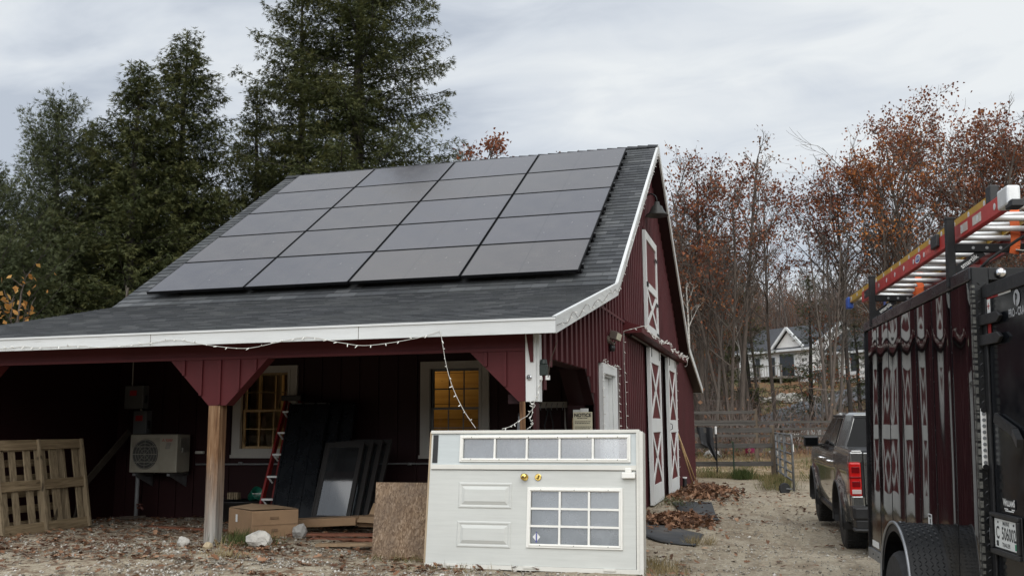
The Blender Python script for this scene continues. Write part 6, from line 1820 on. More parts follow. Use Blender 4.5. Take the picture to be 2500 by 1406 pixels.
    for x_ in (X0+.01, X1-.162):
        for z_a, z_b in ((1.145, 1.275), (.62, .765)):
            mb = MB(); mb.box(x_, x_+.152, -1.125, -1.05, z_a, z_b); B('rear_corner', mb, M['truck'], bevel=.02)
    for x0, x1, s in ((X0-.012, X0+.135, 1), (X1-.135, X1+.012, -1)):
        mb = MB(); mb.box(x0+.01, x1, -1.135, -.93, .755, 1.155); tl = B('tail_lamp', mb, M['lamp_red'], bevel=.025)
        mb = MB(); mb.box(x0+.035, x1-.02, -1.142, -1.134, 1.03, 1.10); mb.box(x0+.035, x1-.02, -1.142, -1.134, .87, .93); mb.box(x0+.0, x1-.008, -1.141, -1.134, .965, .985); B('lamp_cell', mb, M['lamp_red_dark'], tl, bevel=.004)
        mb = MB(); mb.box(x0+.03, x1-.012, -1.141, -1.134, .785, .835); B('reverse_lamp', mb, M['lamp_clear'], tl, bevel=.004)
        mb = MB(); mb.box(x1 if s > 0 else x0-.022, x1+.022 if s > 0 else x0, -1.13, -1.06, .75, 1.155); B('lamp_surround', mb, M['chip_black'], tl)
    mb = MB(); mb.box(X0+.02, X1-.02, -1.26, -1.02, .50, .64); mb.box(X0-.0, X0+.2, -1.22, -.95, .50, .645); mb.box(X0+.03, X1-.03, -1.245, -1.0, .385, .50); mb.box(X0+.0, X1-.0, -1.27, -1.1, .36, .40); B('rear_bumper', mb, M['chip_black'], bevel=.02)
    # greenhouse
    zb, zr = 1.235, 1.735
    def sec(z):
        f = (z-zb)/(zr-zb)
        ins = .06+.16*f+.03*f*f
        return ins, .60+.20*f+.03*f*f, 3.02-.75*f-.12*f*f
    zl = [zb, 1.36, 1.50, 1.62, 1.70, zr]
    mb = MB(); rings = []
    for z in zl:
        i, ya, yb = sec(z); c = .10
        extra = 0 if z < zr else .05
        ring = [(X0+i+extra, ya+c+extra, z), (X0+i+c+extra, ya+extra, z), (X1-i-c-extra, ya+extra, z), (X1-i-extra, ya+c+extra, z), (X1-i-extra, yb-c-extra, z), (X1-i-c-extra, yb-extra, z), (X0+i+c+extra, yb-extra, z), (X0+i+extra, yb-c-extra, z)]
        rings.append(ring)
    vs = [p for r in rings for p in r]; fs = [(k*8+j, k*8+(j+1) % 8, (k+1)*8+(j+1) % 8, (k+1)*8+j) for k in range(len(zl)-1) for j in range(8)]; fs.append(tuple((len(zl)-1)*8+j for j in range(8)))
    mb.add(vs, fs); cab = B('cab', mb, M['truck'], bevel=.012)
    def side_pane(y0, y1, y0t, y1t, za, zc, left=True):
        n = 4; pts = []
        for k in range(n+1):
            f = k/n; z = za+(zc-za)*f; i = sec(z)[0]; x = X0+i-.006 if left else X1-i+.006
            pts.append(((x, y0+(y0t-y0)*f, z), (x, y1+(y1t-y1)*f, z)))
        mb = MB()
        for (a, b), (c, d) in zip(pts, pts[1:]): mb.face([a, b, d, c])
        return mb
    for left in (True, False):
        B('side_window', side_pane(1.66, 2.80, 1.63, 2.18, 1.27, 1.655, left), M['tint'], cab); B('side_window', side_pane(.84, 1.57, 1.02, 1.56, 1.27, 1.655, left), M['tint'], cab)
        mb = side_pane(.78, 2.88, .96, 2.24, 1.245, 1.27, left); B('window_sill_trim', mb, M['chip_black'], cab)
        mb = side_pane(1.57, 1.66, 1.56, 1.63, 1.27, 1.655, left); B('door_pillar', mb, M['chip_black'], cab)
        mb = MB(); z = 1.685; i = sec(z)[0]; x = X0+i-.008 if left else X1-i+.008
        mb.bar((x, .95, z), (x, 2.18, z), .02, .03); B('roof_channel', mb, M['chip_black'], cab)
    i0, ya0, _ = sec(1.275); i1, ya1, _ = sec(1.665)
    mb = MB(); a0, a1 = .015, .02
    mb.face([(X0+i0+.12, ya0-.006, 1.275), (X1-i0-.12, ya0-.006, 1.275), (X1-i1-.12, ya1-.006, 1.665), (X0+i1+.12, ya1-.006, 1.665)]); rw = B('rear_window', mb, M['tint'], cab)
    mb = MB(); p = [V(X0+i0+.10, ya0-.008, 1.26), V(X1-i0-.10, ya0-.008, 1.26), V(X1-i1-.10, ya1-.008, 1.68), V(X0+i1+.10, ya1-.008, 1.68)]
    for k in range(4): mb.bar(p[k], p[(k+1) % 4], .03, .012, (0, 1, 0))
    B('window_seal', mb, M['chip_black'], rw)
    mb = MB(); _, _, yf0 = sec(1.27); _, _, yf1 = sec(1.66); mb.face([(X0+.2, yf0+.006, 1.27), (X1-.2, yf0+.006, 1.27), (X1-.32, yf1+.006, 1.66), (X0+.32, yf1+.006, 1.66)]); B('windscreen', mb, M['tint'], cab)
    mb = MB(); mb.box(X0+.62, X0+.66, 1.0, 1.9, 1.752, 1.775) ; mb.lathe([(.03, 0), (.012, .10)], (XC, 1.1, 1.735), (0, -.3, 1), 8); B('roof_antenna', mb, M['chip_black'], cab)
    # mirrors, handles
    for s, x in ((-1, X0), (1, X1)):
        mb = MB(); mb.box(min(x-s*.06, x+s*.03), max(x-s*.06, x+s*.03), 2.63, 2.70, 1.22, 1.26); mb.box(min(x-s*.02, x+s*.20), max(x-s*.02, x+s*.20), 2.60, 2.72, 1.21, 1.37); mi = B('door_mirror', mb, M['chip_black'], bevel=.03)
        mb = MB(); mb.box(min(x+s*.0, x+s*.18), max(x+s*.0, x+s*.18), 2.592, 2.599, 1.23, 1.35); B('mirror_glass', mb, M['tint'], mi, bevel=.003)
    for y in (.98, 2.05):
        x = X0+inset(y, .75)
        mb = MB(); mb.box(x-.045, x-.025, y-.10, y+.10, 1.05, 1.085); mb.box(x-.03, x+.01, y-.10, y-.075, 1.055, 1.08); mb.box(x-.03, x+.01, y+.075, y+.10, 1.055, 1.08); B('door_handle', mb, M['chrome'], bevel=.008)
    # sill step and arch trims
    mb = MB(); mb.box(X0+.02, X0+.10, .52, 2.86, .36, .43); B('sill', mb, M['chip_black'], bevel=.01)
    mb = MB()
    for wy, wz in wheels:
        pts = [V(X0-.040, wy+math.cos(a)*(RA+.0), wz+math.sin(a)*(RA+.0)) for a in np.linspace(rad(-8), rad(188), 22)]
        mb.tube(pts, .014, 5)
        # dark inner arch
        pts2 = [(wy+math.cos(a)*(RA-.005), wz+math.sin(a)*(RA-.005)) for a in np.linspace(rad(-12), rad(192), 20)]
        for (y0, z0), (y1, z1) in zip(pts2, pts2[1:]): mb.face([(X0-.03, y0, z0), (X0-.03, y1, z1), (X0+.35, y1, z1), (X0+.35, y0, z0)])
    B('wheel_arch', mb, M['chip_black'])
    for k, (wy, wz) in enumerate(wheels):
        for s, x in ((-1, .13-.10), (1, X1-.15)):
            R = .39
            mb = MB(); c = (x+.03, wy, R-.005)
            mb.lathe([(.23, -.13), (.33, -.135), (R-.02, -.12), (R, -.095), (R, .095), (R-.02, .12), (.33, .135), (.23, .13)], c, (1, 0, 0), 44)
            w = B('wheel', mb, M['rubber'], smooth=False)
            mb = MB()
            for q in range(46):
                a = 2*PI*q/46; n = V(0, math.cos(a), math.sin(a)); tt = V(0, -math.sin(a), math.cos(a))
                for (xo, ww) in ((-.092, .05), (-.028, .05), (.034, .05), (.088, .04)):
                    o = V(c[0]+xo-ww/2, c[1], c[2])+n*(R-.002)+tt*(.01 if xo > 0 else -.004); mb.obox(o-tt*.016, V(ww, 0, 0), tt*.032, n*.010)
            B('tread_block', mb, M['rubber'], w)
            mb = MB(); xo = c[0]-.10 if s < 0 else c[0]+.10
            mb.lathe([(.232, -.02*s*-1), (.225, .0), (.20, .015)], (xo, wy, c[2]), (s, 0, 0), 28)
            mb.lathe([(.06, .0), (.055, .02), (.03, .028)], (xo, wy, c[2]), (s, 0, 0), 14)
            for q in range(6):
                a = 2*PI*q/6+.3; n = V(0, math.cos(a), math.sin(a))
                for da in (-.16, .16):
                    n2 = V(0, math.cos(a+da), math.sin(a+da)); mb.bar(V(xo+s*.012, wy, c[2])+n*.05, V(xo+s*.008, wy, c[2])+n2*.225, .03, .03, (1, 0, 0))
            B('rim', mb, M['galv'], w)
            mb = MB(); mb.lathe([(.225, 0), (.225, .01)], (xo-s*.05, wy, c[2]), (s, 0, 0), 20); B('brake_shadow', mb, M['chip_black'], w)
make_truck()
# ------------------------------------------------------------------ vegetation
def leaf_mat(name, stops, trans=.25, rough=.6, posn=1.2):
    t = NT(name)
    at = t.new('ShaderNodeAttribute'); at.attribute_name = 'tint'
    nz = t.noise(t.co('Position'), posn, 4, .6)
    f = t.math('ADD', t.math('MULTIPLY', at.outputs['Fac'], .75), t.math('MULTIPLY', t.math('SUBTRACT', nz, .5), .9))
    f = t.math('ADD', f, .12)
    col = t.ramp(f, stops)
    t.set('Base Color', col); t.set('Roughness', rough); t.set('Specular IOR Level', .25)
    if trans > 0:
        tl = t.new('ShaderNodeBsdfTranslucent'); t.l.new(col, tl.inputs[0])
        mx = t.new('ShaderNodeMixShader'); mx.inputs[0].default_value = trans
        t.l.new(t.bs.outputs[0], mx.inputs[1]); t.l.new(tl.outputs[0], mx.inputs[2]); t.l.new(mx.outputs[0], t.out.inputs[0])
    return t.mat
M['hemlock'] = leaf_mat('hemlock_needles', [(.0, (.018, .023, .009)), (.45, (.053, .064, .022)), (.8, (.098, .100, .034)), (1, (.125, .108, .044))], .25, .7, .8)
M['pine'] = leaf_mat('pine_needles', [(.0, (.022, .029, .012)), (.5, (.055, .068, .027)), (1, (.105, .112, .05))], .2, .6, 1.0)
M['leaf_red'] = leaf_mat('russet_leaves', [(.0, (.070, .030, .022)), (.35, (.16, .056, .034)), (.65, (.28, .100, .046)), (.85, (.40, .165, .06)), (1, (.48, .25, .10))], .35, .6, .35)
M['leaf_orange'] = leaf_mat('orange_leaves', [(.0, (.11, .040, .024)), (.4, (.28, .095, .034)), (.75, (.45, .17, .045)), (1, (.55, .28, .09))], .35, .6, .5)
M['leaf_yellow'] = leaf_mat('yellow_leaves', [(0, (.25, .10, .03)), (.5, (.45, .22, .06)), (1, (.55, .36, .12))], .35)
M['leaf_brown'] = leaf_mat('brown_leaves', [(.0, (.08, .044, .03)), (.5, (.20, .105, .062)), (1, (.34, .20, .115))], .3, .7, .5)
M['leaf_fallen'] = leaf_mat('fallen_oak_leaves', [(.0, (.040, .022, .014)), (.35, (.10, .050, .029)), (.65, (.20, .098, .052)), (.88, (.33, .19, .115)), (1, (.44, .32, .22))], .1, .7, 2.0)
M['bark'] = simple('grey_brown_bark', (.10, .080, .066), .95, 0, .4, 5, bump=.5, bdist=.03, stretch=(3, 3, .6))
M['bark_dark'] = simple('dark_bark', (.045, .038, .033), .95, 0, .4, 5, bump=.5, bdist=.03, stretch=(3, 3, .6))
M['bark_grey'] = simple('pale_grey_bark', (.105, .088, .074), .9, 0, .35, 4, bump=.3, bdist=.02, stretch=(3, 3, .6))
M['bark_white'] = simple('white_birch_bark', (.50, .48, .44), .8, 0, .3, 3, bump=.2, stretch=(2, 2, 4), dirt_haze=(.16, .13, .11))
M['twig'] = simple('brown_twigs', (.13, .10, .085), .95, 0, .35, 2, bump=0)

def tubes_np(segs, n):
    """segs: list of (points (k,3), radii (k,)) -> verts, quad faces"""
    V_ = []; F_ = []; b = 0
    for pts, rs in segs:
        pts = np.asarray(pts, float); k = len(pts); rs = np.asarray(rs, float)
        t = np.gradient(pts, axis=0); t /= (np.linalg.norm(t, axis=1, keepdims=True)+1e-9)
        ref = np.array([.3, .17, .93]) if abs(t[0] @ np.array([.3, .17, .93])) < .9 else np.array([1., 0, 0])
        a = np.cross(t, ref); a /= (np.linalg.norm(a, axis=1, keepdims=True)+1e-9); c = np.cross(t, a)
        an = 2*np.pi*np.arange(n)/n
        ring = pts[:, None, :] + (a[:, None, :]*np.cos(an)[None, :, None] + c[:, None, :]*np.sin(an)[None, :, None])*rs[:, None, None]
        V_.append(ring.reshape(-1, 3))
        i = np.arange(k-1)[:, None]*n; j = np.arange(n)[None, :]; j2 = (j+1) % n
        F_.append((np.stack([i+j, i+j2, i+n+j2, i+n+j], -1).reshape(-1, 4))+b); b += k*n
    return np.concatenate(V_), np.concatenate(F_)
def blades(c, d, nrm, L, W, fold=.0):
    """kite-shaped leaves: c base (N,3), d direction, nrm face normal"""
    d = d/(np.linalg.norm(d, axis=1, keepdims=True)+1e-9)
    s = np.cross(d, nrm); s /= (np.linalg.norm(s, axis=1, keepdims=True)+1e-9)
    L = np.asarray(L)[:, None]; W = np.asarray(W)[:, None]
    up = np.cross(s, d)
    v = np.stack([c, c+d*L*.45+s*W*.5+up*fold*W, c+d*L, c+d*L*.45-s*W*.5+up*fold*W], 1)
    n = len(c); F = np.arange(n*4).reshape(n, 4)
    return v.reshape(-1, 3), F
def unit(a): return a/(np.linalg.norm(a, axis=-1, keepdims=True)+1e-9)

def conifer(seed, h, R, nl, zlow=.08, power=.8, droop=.25, spray=.24, dens=1.0, up=40, pine=False, gap=None, lean=(0, 0)):
    r = np.random.default_rng(seed)
    tr = []; k = 14
    zz = np.linspace(0, h, k); wx = np.cumsum(r.normal(0, .035, k))+lean[0]*(zz/h)**2; wy = np.cumsum(r.normal(0, .035, k))+lean[1]*(zz/h)**2
    r0 = .017*h
    tr.append((np.stack([wx, wy, zz], 1), r0*(1-zz/h)**.9+.012))
    limbs = []; C = []; Dv = []; Nn = []; Ls = []; Ws = []; Tn = []
    ts = np.sort(r.uniform(zlow, .985, nl))
    az = r.uniform(0, 2*np.pi)
    for t in ts:
        az += 2.4+r.normal(0, .5)
        z = t*h; base = np.array([np.interp(z, zz, wx), np.interp(z, zz, wy), z])
        prof = (1-t)**power
        if t < .22: prof *= .75+.25*t/.22
        L = max(.35, R*prof*r.uniform(.62, 1.18))
        if gap is not None and r.random() < gap*(1-t): L *= r.uniform(.35, .7)
        el = rad(-8+up*t**1.2+r.normal(0, 5)+(14 if pine else 0)); dr = droop*r.uniform(.6, 1.4)*(1-t*.7)
        u = np.array([math.cos(az), math.sin(az), 0.]); sd = np.array([-math.sin(az), math.cos(az), 0.])
        s = np.linspace(0, 1, 8); bend = r.normal(0, .12)
        P = base[None]+u[None]*(L*math.cos(el)*s)[:, None]+sd[None]*(L*bend*s**2)[:, None]
        P[:, 2] += L*(math.sin(el)*s-dr*s**1.6+(.30 if pine else .16)*s**3)
        rr = max(.010, .026*L/3.5)*(1-s*.85)+.003
        limbs.append((P, rr))
        # twigs on both sides
        step = .17/dens**.5
        nt = max(3, int(L*.92/step))
        sp = np.linspace(.10, 1.0, nt)
        for side in (-1, 1):
            q = sp+r.uniform(-.03, .03, nt); q = np.clip(q, .06, 1)
            p0 = np.stack([np.interp(q, s, P[:, i]) for i in range(3)], 1)
            l = (.26*L*(1-q)**.7*np.clip(q*3, .3, 1)+.22)*r.uniform(.6, 1.25, nt)
            ang = np.radians(r.uniform(35, 70, nt))
            tw = u[None]*np.cos(ang)[:, None]+sd[None]*(side*np.sin(ang))[:, None]
            tw[:, 2] += r.normal(.0 if not pine else .35, .16, nt)-(.12 if not pine else 0)
            tw = unit(tw)
            ns = max(3, int(5*dens**.5)); f = np.linspace(.08, 1, ns)
            for fi in f:
                c = p0+tw*(l*fi)[:, None]; c[:, 2] -= .18*l*fi**2*(0 if pine else 1)
                m = len(c); keep = r.random(m) < .93
                c = c[keep]; m = len(c)
                if m == 0: continue
                dd = tw[keep]+r.normal(0, .45 if not pine else .7, (m, 3)); dd[:, 2] += (-.25 if not pine else .25)
                nn = np.tile(np.array([0, 0, 1.]), (m, 1))+r.normal(0, .55 if not pine else 1.2, (m, 3))
                C.append(c+r.normal(0, .03, (m, 3))); Dv.append(dd); Nn.append(nn); Ls.append(spray*r.uniform(.6, 1.35, m)); Ws.append(spray*(.24 if not pine else .19)*r.uniform(.7, 1.3, m))
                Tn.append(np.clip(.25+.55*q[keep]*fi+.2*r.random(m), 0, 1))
    # leader tip
    m = 60; q = r.uniform(.93, 1.0, m)*h
    C.append(np.stack([np.interp(q, zz, wx), np.interp(q, zz, wy), q], 1)); Dv.append(r.normal(0, .6, (m, 3))+np.array([0, 0, .5])); Nn.append(r.normal(0, 1, (m, 3))); Ls.append(spray*r.uniform(.6, 1.2, m)); Ws.append(spray*.28*np.ones(m)); Tn.append(r.uniform(.4, .9, m))
    tv, tf = tubes_np(tr, 9); lv, lf = tubes_np(limbs, 4)
    C, Dv, Nn, Ls, Ws, Tn = (np.concatenate(a) for a in (C, Dv, Nn, Ls, Ws, Tn))
    # each spray is a small fan of narrow needles
    m = len(C); Dv = unit(Dv); fan = [(1.0, .0), (.72, .55), (.72, -.55)]
    sd2 = unit(np.cross(Dv, Nn))
    C2 = np.concatenate([C+Dv*(Ls*(.0 if k == 0 else .22))[:, None] for k in range(3)])
    D2 = np.concatenate([Dv+sd2*b for a, b in fan]); L2 = np.concatenate([Ls*a*.95 for a, b in fan]); W2 = np.concatenate([Ws*.50*r.uniform(.8, 1.2, m) for a, b in fan])
    bv, bf = blades(C2, D2, np.tile(Nn, (3, 1)), L2, W2, .12)
    tn = np.repeat(np.tile(Tn, 3), 4)
    return (np.concatenate([tv, lv]), np.concatenate([tf, lf+len(tv)])), (bv, bf, tn)
def plant_tree(name, label, cat, loc, trunk, crown, bark, leaf, group=None, rz=0.0, smooth=True):
    t = thing(name, label, cat, loc, (0, 0, rz), group)
    np_mesh('trunk', trunk[0], trunk[1], bark, parent=t, smooth=smooth)
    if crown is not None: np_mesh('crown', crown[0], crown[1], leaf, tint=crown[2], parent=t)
    return t

def deciduous(seed, h, spread, leaves=4000, leaf=.14, stems=1, crown_from=.42, levels=3, bare=.3, clus=.30, fine=1.0, asc=.75, patch=True):
    """tapered trunk(s), ascending limbs, twigs; leaves in loose clumps on part of the twigs"""
    r = np.random.default_rng(seed)
    big = []; small = []; tips = []
    def grow(p, d, L, rad0, lev):
        k = 7 if lev == 0 else 5
        pts = [p]; d = d/np.linalg.norm(d)
        for i in range(k-1):
            d = d+r.normal(0, .028 if lev == 0 else .13, 3); d[2] += .05 if lev == 0 else .07*asc; d /= np.linalg.norm(d)
            pts.append(pts[-1]+d*L/(k-1))
        pts = np.array(pts); f = np.linspace(0, 1, k)
        rs = rad0*(1-f*(.72 if lev == 0 else .8))+.004
        (big if rad0 > .035 else small).append((pts, rs))
        if lev >= levels:
            tips.append(pts); return
        n = {0: int(13*fine), 1: int(6*fine), 2: int(4*fine)}.get(lev, 3)
        lo = crown_from if lev == 0 else .25
        for j in range(n):
            q = lo+(1-lo)*(j+r.random())/n
            c = np.array([np.interp(q, f, pts[:, i]) for i in range(3)])
            az = r.uniform(0, 2*np.pi) if lev else j*2.4+r.normal(0, .6)
            t = d if lev else np.array([0, 0, 1.])
            a = np.cross(t, [0.31, .95, .05]); a /= np.linalg.norm(a); b = np.cross(t, a)
            an = math.radians(r.uniform(24, 50) if lev == 0 else r.uniform(25, 58))
            dd = t*math.cos(an)+(a*math.cos(az)+b*math.sin(az))*math.sin(an)
            if lev == 0: Lc = spread*(1.45-.85*(q-lo)/(1-lo))*r.uniform(.65, 1.15)
            else: Lc = L*r.uniform(.38, .62)*(1.15-.5*q)
            grow(c, dd, Lc, max(.006, rad0*(.40 if lev == 0 else .5)*(1.1-.55*q)), lev+1)
        if lev > 0: tips.append(pts[-2:])
    for s in range(stems):
        dx = r.normal(0, .14, 2) if stems > 1 else r.normal(0, .03, 2)
        grow(np.array([r.normal(0, .12)*(stems > 1), r.normal(0, .12)*(stems > 1), -.3]), np.array([dx[0], dx[1], 1.]), h*r.uniform(.88, 1)*.96, .0098*h/(1+.22*(stems-1)), 0)
    bv, bf = tubes_np(big, 6); parts_v = [bv]; parts_f = [bf]; off = len(bv)
    if small:
        sv, sf = tubes_np(small, 3); parts_v.append(sv); parts_f.append(sf+off)
    trunk = (np.concatenate(parts_v), np.concatenate(parts_f))
    crown = None
    if leaves > 0 and tips:
        # which twigs keep their leaves: clumped by position
        ctr = np.array([t.mean(0) for t in tips])
        if patch:
            w = r.normal(0, 1, (6, 3))*np.array([1.2, 1.2, .9])/max(1.2, spread*.45); ph = r.uniform(0, 6, 6)
            val = np.sin(ctr @ w.T+ph).sum(1)
            thr = np.quantile(val, bare); ok = np.where(val > thr)[0]
        else: ok = np.where(r.random(len(tips)) > bare)[0]
        pick = r.choice(ok, leaves)
        q = r.uniform(.15, 1.05, leaves)
        C = np.empty((leaves, 3))
        for i, (pi, qq) in enumerate(zip(pick, q)):
            t = tips[pi]; x = qq*(len(t)-1); a = min(int(x), len(t)-2); C[i] = t[a]+(t[a+1]-t[a])*(x-a)
        C += r.normal(0, clus*.55, (leaves, 3))*np.array([1, 1, .8])
        Dv = r.normal(0, 1, (leaves, 3)); Dv[:, 2] -= .5
        tv = r.uniform(0, 1, len(tips))
        cv, cf = blades(C, Dv, r.normal(0, 1, (leaves, 3)), leaf*r.uniform(.7, 1.4, leaves), leaf*.75*r.uniform(.7, 1.3, leaves), .15)
        crown = (cv, cf, np.repeat(np.clip(.6*tv[pick]+.4*r.random(leaves), 0, 1), 4))
    return trunk, crown

def make_conifers():
    g = None
    for (px, d, top, Rr, seed, kind, lab, kw) in (
        (120, 31, 12.7, 3.0, 1, 'pine', 'pale green pine at the outer end of the evergreens', dict(nl=170, up=44, pine=True, droop=.05, spray=.20, dens=1.3, power=.6)),
        (-60, 28, 9.3, 3.2, 2, 'pine', 'lower pine beyond the pale pine, cut by the picture edge', dict(nl=140, up=42, pine=True, droop=.1, spray=.20, dens=1.3, power=.6)),
        (428, 33, 16.3, 3.9, 3, 'hemlock', 'tall pointed hemlock beyond the low end of the barn roof', dict(nl=230, dens=1.25, power=.72)),
        (318, 31, 14.2, 3.3, 4, 'hemlock', 'slightly shorter hemlock beside the tall pointed one', dict(nl=180, dens=1.15, power=.72)),
        (215, 33, 12.6, 3.2, 5, 'hemlock', 'hemlock between the pale pine and the pointed hemlocks', dict(nl=150, dens=1.15, power=.66)),
        (604, 37, 15.6, 2.5, 6, 'hemlock', 'narrow hemlock in the dip between the two big groups', dict(nl=120, dens=1.0, power=.7)),
        (520, 39, 12.0, 3.0, 9, 'hemlock', 'low hemlock filling in behind the tall pointed one', dict(nl=120, dens=1.0, power=.6)),
        (876, 36, 25.0, 5.0, 7, 'hemlock', 'largest hemlock, rising behind the roof past the top of the picture', dict(nl=340, dens=1.25, power=.52, gap=.35)),
        (750, 37, 20.6, 3.7, 8, 'hemlock', 'hemlock with a leaning top joined to the largest one', dict(nl=170, dens=1.15, power=.66, gap=.3, lean=(-.5, 0))),
        (655, 41, 13.8, 3.6, 11, 'hemlock', 'hemlock closing the dip above the roof slope', dict(nl=120, dens=1.0, power=.55)),
        (370, 36, 12.0, 4.2, 12, 'hemlock', 'broad low hemlock behind the pointed pair', dict(nl=150, dens=1.0, power=.5)),
        (70, 34, 9.5, 3.8, 13, 'hemlock', 'low hemlock behind the pale pine', dict(nl=130, dens=1.0, power=.5)),
        (700, 40, 14.5, 3.4, 10, 'hemlock', 'hemlock low behind the far slope of the roof', dict(nl=110, dens=1.0, power=.6, gap=.3))):
        c = col(px, d); z = gz(c.x, c.y)
        kw['nl'] = int(kw['nl']*1.3); kw['dens'] = kw.get('dens', 1)*1.5; kw['power'] = kw.get('power', .7)*(1.12 if kind == 'hemlock' else 1)
        tr, cr = conifer(seed, top-z, Rr*(1.36 if kind == 'hemlock' else 1.45), **kw)
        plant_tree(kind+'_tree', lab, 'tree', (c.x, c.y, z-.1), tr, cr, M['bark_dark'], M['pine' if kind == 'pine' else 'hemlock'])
make_conifers()

def make_woods():
    r = random.Random(17)
    named = [
        # px, depth, top z, spread, leaves, stems, seed, leaf mat, label
        (1775, 42, 14.6, 2.6, 4000, 3, 40, 'leaf_red', 'several-stemmed oak with dark red leaves nearest the barn gable', dict(bare=.25, crown_from=.34)),
        (1660, 46, 13.2, 2.6, 4200, 2, 41, 'leaf_brown', 'brown-orange leaved oak half hidden by the barn roof edge', dict(bare=.15, crown_from=.3)),
        (2062, 44, 15.0, 3.0, 2600, 1, 42, 'leaf_red', 'dark trunked oak with thin red leaves before the white house', dict(bare=.38, crown_from=.52)),
        (1880, 50, 15.0, 2.2, 1500, 1, 47, 'leaf_red', 'slender oak with sparse purple-red leaves behind the dark trunked oak', dict(bare=.4, crown_from=.5)),
        (2195, 43, 15.7, 3.2, 4800, 2, 43, 'leaf_orange', 'bright orange topped oak behind the ladder end', dict(bare=.3, crown_from=.45)),
        (2330, 42, 18.0, 3.9, 6200, 2, 44, 'leaf_red', 'tallest oak with a broad russet crown above the ladder', dict(bare=.2, crown_from=.42)),
        (2440, 46, 16.8, 3.4, 4800, 2, 45, 'leaf_red', 'russet oak partly behind the upper end of the ladder', dict(bare=.2, crown_from=.35)),
        (2530, 41, 16.6, 3.4, 5200, 2, 46, 'leaf_red', 'outermost reddish oak above the trailer door, cut by the picture edge', dict(bare=.25, crown_from=.35)),
        (1182, 33, 13.9, 1.7, 1100, 1, 48, 'leaf_red', 'thin red leaved maple top rising behind the solar panels', dict(bare=.3, crown_from=.5)),
        (2150, 52, 14.2, 2.2, 1600, 2, 49, 'leaf_brown', 'thin brown leaved tree between the two orange oaks', dict(bare=.3, crown_from=.4)),
    ]
    for (px, d, top, sp, nl, st, seed, lm, lab, kw) in named:
        c = col(px, d); z = gz(c.x, c.y)
        tr, cr = deciduous(seed, (top-z)*.93, sp*1.3, int(nl*1.0), .14, st, fine=1.3, **kw)
        plant_tree('oak_tree' if px != 1182 else 'maple_tree', lab, 'tree', (c.x, c.y, z-.1), tr, cr, M['bark_dark' if px in (2062,) else 'bark'], M[lm])
    # small orange tree left of the barn
    c = col(20, 17); z = gz(c.x, c.y)
    tr, cr = deciduous(61, 4.75-z, .8, 110, .12, 1, crown_from=.4, bare=.1, fine=.8, levels=2)
    plant_tree('fruit_tree', 'small tree with orange leaves beyond the porch end of the roof', 'tree', (c.x, c.y, z-.1), tr, cr, M['bark'], M['leaf_yellow'])
    # birches with white stems
    for px, d, top, seed, lab in ((1676, 40, 9.0, 71, 'white birch stem close beside the barn roof edge'), (2150, 47, 11.0, 72, 'white birch stem below the ladder end'), (1825, 52, 10.0, 73, 'pale birch stem between the red oak and the house'), (2262, 50, 10.5, 74, 'pale birch behind the trailer rack')):
        c = col(px, d); z = gz(c.x, c.y)
        tr, cr = deciduous(seed, top-z, 1.0, 200, .13, 1, crown_from=.62, bare=.4, fine=.5)
        plant_tree('birch_tree', lab, 'tree', (c.x, c.y, z-.1), tr, cr, M['bark_white'], M['leaf_brown'])
    # dark young evergreens inside the wood
    for px, d, top, seed, lab in ((1965, 56, 10.5, 81, 'dark green young hemlock in the wood beside the dark trunked oak'), (1815, 60, 11.0, 82, 'dark evergreen deep in the wood behind the red oak'), (2085, 62, 10.2, 83, 'dark evergreen in the wood just under the ladder end'), (1740, 66, 10.0, 84, 'dark evergreen deep in the wood near the barn gable')):
        c = col(px, d); z = gz(c.x, c.y)
        tr, cr = conifer(seed, top-z, 2.3, 90, dens=.8, power=.7)
        plant_tree('hemlock_tree', lab, 'tree', (c.x, c.y, z-.1), tr, cr, M['bark_dark'], M['hemlock'])
    # slim grey trees of the wood: prototypes copied over the hill
    protos = []
    specs = [(101, 13, 1.5, 0, .5), (102, 12, 1.3, 500, .55), (103, 14, 1.7, 450, .45), (104, 11, 1.2, 0, .4), (105, 13.5, 1.6, 800, .4), (106, 9, 1.1, 450, .3), (107, 12.5, 1.5, 250, .5), (108, 7, 1.2, 500, .25)]
    for i, (seed, h, sp, nl, cf) in enumerate(specs):
        tr, cr = deciduous(seed, h, sp*1.3, int(nl*.95), .12, 1 if i % 3 else 2, crown_from=cf, bare=.3, fine=1.1)
        protos.append((tr, cr, h, i))
    used = {}
    places = []
    rr = random.Random(23)
    def ok(p, dmin):
        # keep the drive, the house and its clearing open
        hc = col(1985, 84)
        if (p-hc).length < 13: return False
        for px, d in ((1900, 55), (1950, 62), (2010, 69), (2070, 75)):
            if (p-col(px, d)).length < 3.0: return False
        return all((p-q).length > dmin for q in places)
    n = 0; tries = 0
    while n < 178 and tries < 5000:
        tries += 1
        d = 40+70*rr.random()**.85; px = rr.uniform(1615, 2560)
        p = col(px, d)
        infront = 1845 < px < 2135 and d < 90
        if infront and (d > 52 or rr.random() < .95): continue
        if d < 46 and rr.random() < .5: continue
        if not ok(p, 1.1): continue
        places.append(p); n += 1
    # a few behind the barn and the evergreens
    for px, d in ((1330, 36), (1290, 40), (1420, 42), (1385, 38), (1240, 45), (1120, 46), (960, 55), (830, 58), (650, 56), (480, 55), (350, 52), (200, 50), (60, 48), (540, 60), (140, 60)):
        places.append(col(px, d))
    labelA = 'slim grey forest tree with few leaves, one of many in the wood on the hill'
    labelB = 'bare slim tree, one of several in the gaps behind the barn'
